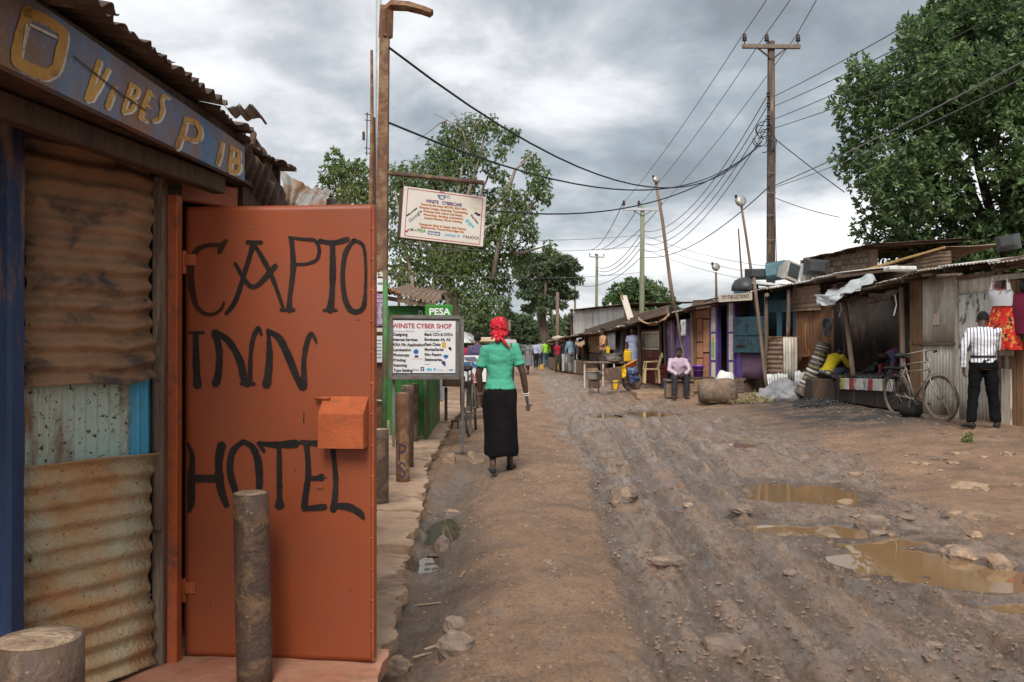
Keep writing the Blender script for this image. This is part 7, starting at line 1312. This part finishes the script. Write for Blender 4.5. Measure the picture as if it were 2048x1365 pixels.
# ---- goods and clutter round the right-hand stalls
M_card = mat('cardboard', (.33, .22, .13), (.26, .17, .10), rough=.9, bump=.1); M_bluep = mat('blue_plastic', (.03, .10, .28), rough=.4, bump=.03)
for k, (px, py, Y, sx_, sz_, m, nm, cat, lab) in enumerate([
    (1183, 752, 33.5, .42, .34, M_card, 'cardboard_box', 'box', 'cardboard box on the ground under the cooking stall planks'),
    (1176, 690, 43, .5, .4, M_bluep, 'plastic_drum', 'drum', 'blue drum standing at the corner of the cooking stall'),
    (1340, 766, 25.6, .34, .28, M_bluep, 'plastic_crate', 'crate', 'blue plastic crate beside the block bench'),
    (1398, 764, 24.0, .36, .30, M_card, 'cardboard_box', 'box', 'cardboard box below the salmon door'),
    (1600, 775, 21.2, .4, .3, M_greytarp, 'stuffed_sack', 'sack', 'grey sack leaning on the rusty tin wall'),
    (1476, 768, 22.8, .3, .34, M_woodgrey, 'wooden_crate', 'crate', 'weathered wooden crate below the purple jamb')]):
    c = P(px, py, Y); c[2] = Hs(c[0], c[1]); mb = MB()
    if 'drum' in nm: mb.lathe([(.25, 0), (.27, .05), (.27, .3), (.28, .32), (.27, .34), (.27, .62), (.25, .66), (.1, .67)], c, 18); o = mb.build(nm, m, smooth=True)
    elif 'sack' in nm: mb.tube([c, c+vec((0, 0, .15)), c+vec((.03, 0, .4)), c+vec((.05, 0, .55))], [.2, .23, .18, .06], 12); o = mb.build(nm, m, smooth=True)
    else:
        R = np.array(Matrix.Rotation(.3*k, 3, 'Z'))
        for i in range(4): mb.box(c+vec((0, 0, sz_*(i+.5)/4)), (sx_, sx_*.8, sz_/4-.012), R, ch=.006)
        mb.box(c+vec((0, 0, sz_/2)), (sx_-.03, sx_*.8-.03, sz_-.02), R); o = mb.build(nm, m)
    tag(o, lab, cat)
# ================================================================ PEOPLE
def remesh(mb, voxel, smooth=3):
    me = bpy.data.meshes.new('r'); me.from_pydata(mb.V().tolist(), [], mb.f); me.update(); o = bpy.data.objects.new('r', me); COL.objects.link(o)
    md = o.modifiers.new('r', 'REMESH'); md.mode = 'VOXEL'; md.voxel_size = voxel
    if smooth: s_ = o.modifiers.new('s', 'SMOOTH'); s_.factor = .5; s_.iterations = smooth
    dg = bpy.context.evaluated_depsgraph_get(); m2 = bpy.data.meshes.new_from_object(o.evaluated_get(dg)); bpy.data.objects.remove(o); bpy.data.meshes.remove(me); return m2
def addmesh(name, me, m, par, smooth=True, fold=None, seed=0.0):
    if fold:
        n = len(me.vertices); co = np.zeros(n*3); me.vertices.foreach_get('co', co); co = co.reshape(-1, 3); nr = np.zeros(n*3); me.vertices.foreach_get('normal', nr); nr = nr.reshape(-1, 3); amp, sx_, sz_ = fold
        d = np.array([mnoise.noise((p[0]*sx_+seed, p[1]*sx_, p[2]*sz_+seed)) + .5*mnoise.noise((p[0]*sx_*2.1+3, p[1]*sx_*2.1, p[2]*sz_*2.3+seed)) for p in co]); co = co+nr*(amp*d)[:, None]; me.vertices.foreach_set('co', co.ravel()); me.update()
    me.name = name; me.materials.clear(); me.materials.append(m)
    if smooth: me.polygons.foreach_set('use_smooth', [True]*len(me.polygons))
    o = bpy.data.objects.new(name, me); o.parent = par; COL.objects.link(o); return o
M_skin = mat('skin_dark', (.075, .038, .024), (.055, .028, .018), scale=10, rough=.5, bump=.05, spec=.4, hv=.1); M_hair = mat('hair_black', (.012, .010, .009), rough=.9, bump=.8, bscale=120); M_shoe = mat('shoe_black', (.018, .018, .02), rough=.4, bump=.1); M_eye = mat('eye_white', (.5, .48, .45), rough=.3, bump=0)
def V3(*a): return vec(a)
def person(label, loc, rz, J, top, bottom, h=1.70, vox=.014, shoe=None, hair=True, sleeve=1.0, legs='trousers', hem=None, grp=None, head_dir=None, folds=True, hand_curl=.6, skirt=None, shoem=None, tuck=False, lo=None, fem=False):
    k = h/1.70; o = thing('person', label, 'person', loc, rz, grp); J = {a: vec(b)*k for a, b in J.items()}
    sd2 = unit(J['shR']-J['shL']); up = unit(J['neck']-J['pel']); mb = MB()
    pel, ch, nk, hd = J['pel'], J['chest'], J['neck'], J['head']; wst = pel*.5+ch*.5
    def torso(mb, e, top_=True, lo=-.10):
        pts = [pel+up*lo*k, pel, pel*.65+ch*.35, wst*.4+ch*.6, ch, ch*.45+nk*.55, ch*.12+nk*.88, nk]; rx, ry = ([.15, .165, .128, .13, .142, .138, .085, .05], [.11, .118, .095, .095, .108, .095, .07, .052]) if fem else ([.15, .168, .14, .145, .165, .165, .10, .06], [.11, .118, .10, .10, .115, .10, .075, .058])
        mb.tube(pts, [r*k+e for r in rx], 18, ry=[r*k+e for r in ry], side=sd2)
    torso(mb, 0)
    hu = unit(hd-nk); mb.tube([nk-hu*.06*k, nk+(hd-nk)*.6], [.056*k, .05*k], 12)
    hf = vec(head_dir) if head_dir is not None else vec((0, 1, 0)); hf = unit(hf-hu*(hf @ hu)); hs = np.cross(hf, hu); RH = np.stack([hs, hf, hu], 1)
    T_ = lambda x, y, z: hd+RH @ vec((x, y, z))*k
    mb.ball(T_(0, 0, .02), (.076*k, .095*k, .105*k), 18, 12, RH); mb.ball(T_(0, .035, -.055), (.055*k, .06*k, .065*k), 14, 9, RH); mb.ball(T_(0, .098, -.012), (.016*k, .02*k, .022*k), 8, 6, RH); mb.ball(T_(0, .082, -.055), (.027*k, .016*k, .014*k), 8, 6, RH)
    for s_ in (-1, 1): mb.ball(T_(s_*.078, -.005, -.005), (.012*k, .022*k, .033*k), 8, 6, RH); 
    for S in 'LR':
        s_ = -1 if S == 'L' else 1; sh_, el, wr = J['sh'+S], J['el'+S], J['wr'+S]; hp, kn, an, to = J['hip'+S], J['kn'+S], J['an'+S], J['to'+S]
        mb.tube([sh_-sd2*s_*.05*k, sh_, sh_*.5+el*.5, el, el*.55+wr*.45, wr], [.055*k, .055*k, .046*k, .038*k, .037*k, .026*k], 12)
        mb.tube([hp+up*.02, hp*.6+kn*.4, kn, kn*.6+an*.4, an*.9+kn*.1, an], [.085*k, .078*k, .054*k, .052*k, .036*k, .035*k], 12)
        mb.tube([an-unit(to-an)*.03*k+V3(0, 0, -.03*k), an*.5+to*.5+V3(0, 0, .0), to], [.036*k, .042*k, .026*k], 10, ry=[.034*k, .034*k, .02*k])
        d = unit(wr-el); pal = np.cross(d, sd2*s_); pal = unit(pal) if np.linalg.norm(pal) > .1 else V3(0, 1, 0); lat = unit(np.cross(d, pal)); fr_ = J.get('hf'+S); 
        mb.tube([wr, wr+d*.04*k, wr+d*.085*k], [.026*k, .036*k, .036*k], 10, ry=[.02*k, .018*k, .016*k], side=pal)
        for i in range(4):
            b0 = wr+d*.085*k+pal*(-.028+.0187*i)*k; L_ = (.06, .072, .068, .052)[i]*k; cu = unit(d*(1-hand_curl)+lat*s_*-hand_curl*.9) ; mb.tube([b0-d*.02*k, b0+d*L_*.45, b0+d*L_*.45+cu*L_*.4, b0+d*L_*.45+unit(cu+lat*s_*-.4)*L_*.75], [.0105*k, .010*k, .009*k, .0075*k], 7)
        tb_ = wr+d*.03*k+pal*.03*k; mb.tube([wr+d*.02*k+pal*.01*k, tb_+pal*.018*k+d*.012*k, tb_+pal*.03*k+d*.05*k], [.014*k, .012*k, .009*k], 7)
    bd = addmesh('body', remesh(mb, vox, 2), M_skin, o)
    for s_ in (-1, 1):
        e = MB(); e.ball(T_(s_*.031, .083, .012), (.013*k, .008*k, .009*k), 8, 6, RH); e.build('eye', M_eye, o, world=False)
    if hair:
        hm = MB(); hm.ball(T_(0, -.012, .034), (.082*k, .098*k, .104*k), 20, 14, RH); V_ = hm.V(); q = (V_-hd) @ RH; keep = ~((q[:, 1] > .045*k) & (q[:, 2] < .065*k)) & (q[:, 2] > -.055*k)
        hm.f = [f_ for f_ in hm.f if all(keep[i] for i in f_)]; hm.build('hair', M_hair, o, world=False, smooth=True)
    # top
    if top is not None:
        t2 = MB(); torso(t2, .012*k, lo=lo if lo is not None else (.02 if tuck else -.07))
        for S in 'LR':
            s_ = -1 if S == 'L' else 1; sh_, el, wr = J['sh'+S], J['el'+S], J['wr'+S]
            if sleeve <= .6: e_ = sh_+(el-sh_)*(sleeve/.5 if sleeve < .5 else 1); t2.tube([sh_-sd2*s_*.07*k, sh_, (sh_+e_)/2, e_], [.052*k, .060*k, .060*k, .062*k], 12)
            else: t2.tube([sh_-sd2*s_*.07*k, sh_, sh_*.5+el*.5, el, el+(wr-el)*.5, el+(wr-el)*min(1, sleeve)], [.055*k, .064*k, .058*k, .053*k, .049*k, .042*k], 12)
        addmesh('shirt', remesh(t2, vox, 2), top, o, fold=(.011*k, 7, 11) if folds else None, seed=loc[0])
    if legs == 'trousers' and bottom is not None:
        t3 = MB(); pts = [pel+up*.06*k, pel, pel-up*.09*k]; t3.tube(pts, [.158*k, .182*k, .165*k], 16, ry=[.115*k, .13*k, .12*k], side=sd2)
        for S in 'LR':
            hp, kn, an = J['hip'+S], J['kn'+S], J['an'+S]; t3.tube([hp+up*.04*k, hp*.6+kn*.4, kn, kn*.5+an*.5, an*.93+kn*.07-V3(0, 0, .02*k)], [.098*k, .094*k, .076*k, .071*k, .066*k], 14)
        addmesh('trousers', remesh(t3, vox, 2), bottom, o, fold=(.014*k, 8, 8) if folds else None, seed=loc[1])
    if skirt is not None:
        t3 = MB(); t3.tube([vec(q[0])*k for q in skirt], [q[1]*k for q in skirt], 28, ry=[q[2]*k for q in skirt], side=sd2); addmesh('skirt', remesh(t3, vox, 2), bottom, o, fold=(.022*k, 9, 1.6), seed=loc[1])
    for S in 'LR':
        an, to = J['an'+S], J['to'+S]; d = to-an; d[2] = 0; d = unit(d); p = MB(); b0 = an-d*.055*k; z_ = to[2]-.025*k
        p.tube([vec((b0[0], b0[1], an[2]-.045*k)), an*.75+to*.25+V3(0, 0, -.03*k), an*.35+to*.65+V3(0, 0, -.008*k), to+d*.02*k], [.036*k, .044*k, .046*k, .026*k], 12, ry=[.034*k, .04*k, .03*k, .018*k]); addmesh('shoe', remesh(p, max(vox*.7, .008), 1), shoem or M_shoe, o)
    return o, J
ST = dict(pel=(0, 0, .93), chest=(0, .0, 1.25), neck=(0, .0, 1.45), head=(0, .025, 1.575), shL=(-.175, 0, 1.385), shR=(.175, 0, 1.385), elL=(-.225, -.02, 1.11), elR=(.225, -.02, 1.11), wrL=(-.235, .05, .87), wrR=(.235, .05, .87), hipL=(-.085, 0, .90), hipR=(.085, 0, .90), knL=(-.095, .02, .49), knR=(.095, .02, .49), anL=(-.10, -.02, .09), anR=(.10, -.02, .09), toL=(-.12, .15, .03), toR=(.12, .15, .03))
def pose(**k): d = dict(ST); d.update(k); return d
def cl(name, c, c2=None, **k): return mat(name, c, c2 or tuple(x*.82 for x in c), scale=k.pop('scale', 5), rough=k.pop('rough', .85), bump=k.pop('bump', .15), bscale=k.pop('bscale', 60), **k)
# --- woman in teal shirt walking away
WJ = pose(shL=(-.155, 0, 1.365), shR=(.16, 0, 1.385), knL=(-.085, -.01, .49), anL=(-.075, -.14, .10), toL=(-.09, .03, .03), knR=(.10, .12, .50), anR=(.11, .13, .10), toR=(.15, .30, .03), elL=(-.235, .02, 1.10), wrL=(-.215, .10, .86), elR=(.25, -.03, 1.11), wrR=(.29, .02, .86), head=(-.01, .03, 1.575), pel=(.0, 0, .93))
wx = (1000-1024)/F*9.7; wz = Hs(wx, 9.7)
wo_, JW = person('woman in teal T-shirt, long black skirt and red headscarf walking away', (wx, 9.7, wz), 0.0, WJ, cl('teal_jersey', (.07, .36, .235), (.06, .32, .21), bump=.55, bscale=13, stretch=(.7, .7, 1.3)), cl('black_skirt_cloth', (.005, .0045, .005), (.009, .008, .0085), spec=.1, rough=1.0), h=1.665, vox=.0085, hair=False, lo=-.008, fem=True, sleeve=.36, legs='skirt', hand_curl=.75,
    skirt=[((0, 0, 1.01), .105, .075), ((0, 0, .965), .150, .106), ((0, 0, .93), .170, .124), ((0, -.005, .885), .184, .142), ((0, -.01, .80), .188, .155), ((0, 0, .6), .185, .165), ((.005, 0, .4), .182, .19), ((.01, 0, .25), .19, .215), ((.01, 0, .20), .185, .21)])
M_scarf = mat('red_bandana', (.50, .010, .022), (.44, .008, .018), scale=4, rough=.85, bump=.2, bscale=30, speck=(.62, .45, .46), speck_amt=.62, speck_scale=46)
hd = JW['head']; mb = MB(); mb.ball(hd+V3(0, -.015, .045), (.098, .112, .100), 22, 14); mb.tube([hd+V3(-.085, -.03, -.035), hd+V3(-.05, -.09, -.045), hd+V3(.0, -.112, -.05), hd+V3(.05, -.09, -.045), hd+V3(.085, -.03, -.035)], [.025, .03, .034, .03, .025], 10); me = remesh(mb, .008, 2); sc_o = addmesh('headscarf', me, M_scarf, wo_, fold=(.014, 18, 26), seed=2)
for pts in ([(.0, -.115, -.05), (.03, -.135, -.09), (.07, -.13, -.14), (.115, -.12, -.20)], [(-.01, -.115, -.05), (-.045, -.13, -.07), (-.085, -.12, -.095)], [(-.005, -.12, -.05), (-.01, -.135, -.09), (-.02, -.13, -.13)]):
    mb = MB(); mb.tube([hd+V3(*p) for p in pts], [.02, .026, .026, .010][:len(pts)], 8, ry=[.012, .01, .008, .004][:len(pts)]); mb.build('scarf_tail', M_scarf, sc_o, world=False, smooth=True)
wr, el = JW['wrR'], JW['elR']; d = unit(wr-el); mb = MB()
for k in range(2): c = wr-d*(.0+.02*k); mb = MB(); e1 = unit(np.cross(d, (0, 1, 0))); e2 = np.cross(d, e1); mb.tube([c+e1*.034*math.cos(t_*.524)+e2*.034*math.sin(t_*.524) for t_ in range(13)], .006, 6, cap=False); mb.build('bracelet', cl('beads_white', (.55, .53, .5)), wo_, world=False)
pz = wr+d*.12; mb = MB(); mb.box(vec((wx, 9.7, wz))+pz+V3(.0, .0, -.02), (.05, .09, .08), ch=.02); tag(mb.build('small_purse', cl('purse_dark', (.04, .03, .028), (.12, .10, .08), scale=20)), 'small dark purse in the right hand of the woman in teal', 'purse')
mb = MB(); mb.tube([wr*.0+JW['wrL']-unit(JW['wrL']-JW['elL'])*.01, JW['wrL']-unit(JW['wrL']-JW['elL'])*.03], .033, 10); mb.build('bracelet', M_steel, wo_, world=False)
# --- man in striped shirt, back to us
M_stripe = bpy.data.materials.new('striped_shirt'); M_stripe.use_nodes = True; t = M_stripe.node_tree; b = t.nodes['Principled BSDF']; tcn = N('ShaderNodeTexCoord', t); wv = N('ShaderNodeTexWave', t); wv.wave_type = 'BANDS'; wv.bands_direction = 'X'; wv.inputs['Scale'].default_value = 7.4; wv.inputs['Distortion'].default_value = .25; wv.inputs['Detail'].default_value = 1; L(t, tcn.outputs['Object'], wv.inputs[0])
cr_ = N('ShaderNodeValToRGB', t); L(t, wv.outputs['Fac'], cr_.inputs[0]); cr_.color_ramp.elements[0].position = .16; cr_.color_ramp.elements[0].color = (.06, .07, .10, 1); cr_.color_ramp.elements[1].position = .24; cr_.color_ramp.elements[1].color = (.62, .62, .66, 1); L(t, cr_.outputs[0], b.inputs['Base Color']); b.inputs['Roughness'].default_value = .8
MJ = pose(neck=(0, .02, 1.44), head=(.01, .10, 1.535), anL=(-.155, -.06, .09), toL=(-.25, .08, .03), knL=(-.12, .02, .49), anR=(.17, .05, .09), toR=(.22, .22, .03), knR=(.13, .05, .49), elL=(-.255, -.03, 1.11), wrL=(-.245, .02, .86), elR=(.21, .16, 1.14), wrR=(.10, .33, 1.12))
mx, my = (1966-1024)/F*13.06, 13.06; mo, JM = person('man in striped shirt and black trousers facing the tin wall', (mx, my, Hs(mx, my)), -.35, MJ, M_stripe, cl('black_trouser', (.006, .006, .007), spec=.1), h=1.74, vox=.011, sleeve=.97, head_dir=(0, 1, -.6), tuck=True)
mb = MB(); pl_ = JM['pel']; mb.tube([pl_+V3(0, 0, .075), pl_+V3(0, 0, .11)], [.168, .166], 24, ry=[.128, .126], side=(1, 0, 0)); mb.build('belt', M_shoe, mo, world=False)
# --- seated man in pink shirt
SJ = dict(pel=(0, -.02, .52), chest=(0, .06, .83), neck=(0, .10, 1.02), head=(0, .15, 1.14), shL=(-.185, .07, .955), shR=(.185, .07, .955), elL=(-.25, .19, .72), elR=(.25, .19, .72), wrL=(-.10, .40, .61), wrR=(.08, .42, .60), hipL=(-.09, .02, .52), hipR=(.09, .02, .52), knL=(-.14, .44, .53), knR=(.15, .44, .53), anL=(-.13, .42, .09), anR=(.17, .46, .09), toL=(-.15, .58, .03), toR=(.19, .63, .03))
SP = vec((SB[0]+.0, SB[1]+.30, SB[2]-.02)); person('man in pale pink shirt seated on the block bench', tuple(SP), PI, SJ, cl('pink_shirt', (.48, .36, .44), (.42, .31, .39)), cl('dark_trouser', (.028, .027, .032)), h=1.72, vox=.013, sleeve=.98, head_dir=(.1, 1, -.15))
# --- man in yellow sitting by the charcoal
YJ = dict(pel=(0, -.05, .16), chest=(0, .16, .42), neck=(0, .30, .56), head=(0, .40, .64), shL=(-.18, .25, .53), shR=(.18, .25, .53), elL=(-.22, .40, .30), elR=(.22, .42, .30), wrL=(-.10, .60, .22), wrR=(.10, .62, .22), hipL=(-.09, .0, .15), hipR=(.09, .0, .15), knL=(-.15, .40, .22), knR=(.15, .40, .22), anL=(-.14, .50, -.18), anR=(.14, .50, -.18), toL=(-.15, .64, -.24), toR=(.15, .64, -.24))
q = P(1655, 760, 19.6); person('man in bright yellow shirt crouched beside the charcoal heap', tuple(q), -1.15, YJ, cl('yellow_shirt', (.56, .44, .015), (.50, .38, .012)), cl('denim_blue', (.06, .08, .13)), h=1.65, vox=.013, sleeve=.55)
mb = MB(); q2 = P(1655, 775, 19.55); mb.box((q2[0], q2[1]+.1, (q[2]+Hs(q2[0], q2[1]))/2), (.75, .5, q[2]-Hs(q2[0], q2[1])+.05), ch=.02); tag(mb.build('timber_ledge', M_dark), 'dark timber ledge where the man in yellow sits', 'ledge')
# --- person bending inside the charcoal stall
BJ = pose(pel=(0, 0, .92), chest=(0, .28, 1.06), neck=(0, .47, 1.02), head=(0, .60, .98), shL=(-.17, .42, 1.03), shR=(.17, .42, 1.03), elL=(-.2, .48, .76), elR=(.2, .48, .76), wrL=(-.14, .56, .55), wrR=(.14, .56, .55))
q = f3.at(1815, 700, -1.0); person('person in red and blue jacket bending over inside the charcoal stall', (q[0], q[1], .18), 1.75, BJ, cl('red_blue_jacket', (.32, .03, .04), (.06, .09, .20), scale=3.0), cl('navy_trouser', (.03, .035, .06)), h=1.68, vox=.016, sleeve=.95)
# --- walkers and the far crowd
def walk(a=.16, s=1): return pose(knL=(-.09, .06*s, .49), anL=(-.09, -a*s*1.2, .11), toL=(-.10, -a*s*1.2+.16, .04), knR=(.09, .14, .50), anR=(.09, a*s*1.1, .09), toR=(.10, a*s*1.1+.17, .03), elL=(-.24, .06*s, 1.11), wrL=(-.24, .20*s, .90), elR=(.24, -.09*s, 1.11), wrR=(.25, -.08, .86))
def far(label, px, pyf, Y, rz, top, bottom, h=1.7, J=None, **k):
    x = (px-1024)/F*Y; z = CAMZ+(HY-pyf)/F*Y; z = max(min(z, Hs(x, Y)+.12), Hs(x, Y)); return person(label, (x, Y, z), rz, J or walk(), top, bottom, h=h, vox=k.pop('vox', .022), grp='people along the street', folds=k.pop('folds', True), **k)
sk = lambda w_=.19, hz=.45: [((0, 0, 1.02), .14, .11), ((0, 0, .9), w_, .14), ((0, 0, .65), w_*1.05, .17), ((0, 0, hz), w_*1.12, .20)]
far('man in light blue shirt and cap striding away in the road', 1143, 757, 40.5, .05, cl('light_blue_shirt', (.22, .32, .42)), cl('grey_trouser', (.17, .16, .17)), h=1.74, sleeve=.97, J=walk(.22))
far('woman in black and white spotted blouse and grey skirt crossing the road', 1056, 752, 42.5, .35, cl('spotted_blouse', (.04, .04, .06), (.5, .5, .52), scale=22), cl('grey_skirt', (.30, .31, .33)), h=1.62, sleeve=.4, legs='skirt', skirt=sk(.19, .45), J=walk(.2))
far('man in white-blue shirt and black trousers far down the street', 1072, 738, 52, 0.1, cl('blue_white_shirt', (.34, .36, .50)), cl('black_trouser2', (.02, .02, .022)), h=1.62, sleeve=.9)
far('man in lime green vest near the far fence', 1093, 737, 54, 0.0, cl('lime_vest', (.25, .50, .04)), cl('teal_jeans', (.05, .10, .11)), h=1.74, sleeve=.9); far('person in maroon top and jeans beside the man in lime vest', 1104, 736, 54.5, .2, cl('maroon_shirt', (.22, .03, .05)), cl('jeans', (.05, .08, .16)), h=1.68)
far('person in orange shirt at the far market stalls', 1161, 751, 42, 1.2, cl('orange_shirt', (.45, .14, .03)), cl('dark_trouser3', (.03, .03, .03)), h=1.62, J=pose()); far('person in purple wrap before the far stalls', 1126, 742, 52, .4, cl('purple_wrap', (.16, .07, .20)), cl('purple_wrap', (.16, .07, .20)), h=1.6, J=pose(), sleeve=.4, legs='skirt', skirt=sk(.18, .2)); far('person in grey shirt at the foot of the far fence', 1081, 733, 58, .1, cl('grey_shirt', (.25, .25, .27)), cl('navy_trouser', (.03, .035, .06)), h=1.7)
ro, JR = far('woman in red top carrying a bundle on her head', 1117, 745, 46, 2.9, cl('red_top', (.40, .02, .04)), cl('dark_leggings', (.05, .045, .03)), h=1.62, sleeve=.4)
mb = MB(); rl = vec(ro.location); mb.ball(rl+JR['head']+V3(0, 0, .22), (.34, .28, .15), 20, 12); V_ = mb.V(); mb.v = [V_+np.array([[0, 0, mnoise.noise(Vector(p*6))*.08] for p in V_])]; tag(mb.build('head_bundle', cl('cream_bundle', (.46, .40, .31), scale=12), smooth=True), 'pale bundle carried on the head of the woman in red', 'bundle')
far('man in dark jacket and white trousers beside the striding man', 1131, 749, 43.5, 3.0, cl('dark_jacket', (.03, .03, .035)), cl('white_trouser', (.5, .49, .49)), h=1.7)
far('person in white shirt standing high behind the far stalls', 1146, 704, 47.5, 2.6, cl('white_shirt', (.55, .55, .55)), cl('dark_trouser3', (.03, .03, .03)), h=1.7)
o_ = COL.objects; bpy.context.view_layer.update()
far('vendor in orange striped shirt at the cooking stall', 1206, 752, 31.5, 1.9, cl('orange_stripe_shirt', (.50, .20, .08), (.42, .30, .16), scale=4, stretch=(8, 8, .3)), cl('brown_trouser', (.06, .045, .035)), h=1.68, J=pose(elL=(-.22, .1, 1.12), wrL=(-.2, .3, 1.0)), sleeve=.55)
far('woman in pale blue wrap in the kiosk doorway', 1266, 757, 28.6, 2.7, cl('pale_blue_wrap', (.28, .32, .45)), cl('pale_blue_wrap', (.28, .32, .45)), h=1.66, J=pose(), sleeve=.3, legs='skirt', skirt=sk(.17, .15))
far('man in navy patterned shirt seated behind the food cart', 955, 780, 18.5, .1, cl('navy_pattern', (.03, .035, .12), (.10, .07, .10), scale=30), cl('navy_trouser', (.03, .035, .06)), h=1.54, J=pose(), sleeve=.45, vox=.016)
far('person in red top beyond the food cart', 938, 735, 29, .2, cl('red_top', (.40, .02, .04)), cl('dark_trouser3', (.03, .03, .03)), h=1.45, J=pose()); far('person in pale shirt half hidden behind the woman in teal', 1017, 757, 26, 0, cl('pale_shirt', (.42, .36, .36)), cl('dark_trouser3', (.03, .03, .03)), h=1.69)
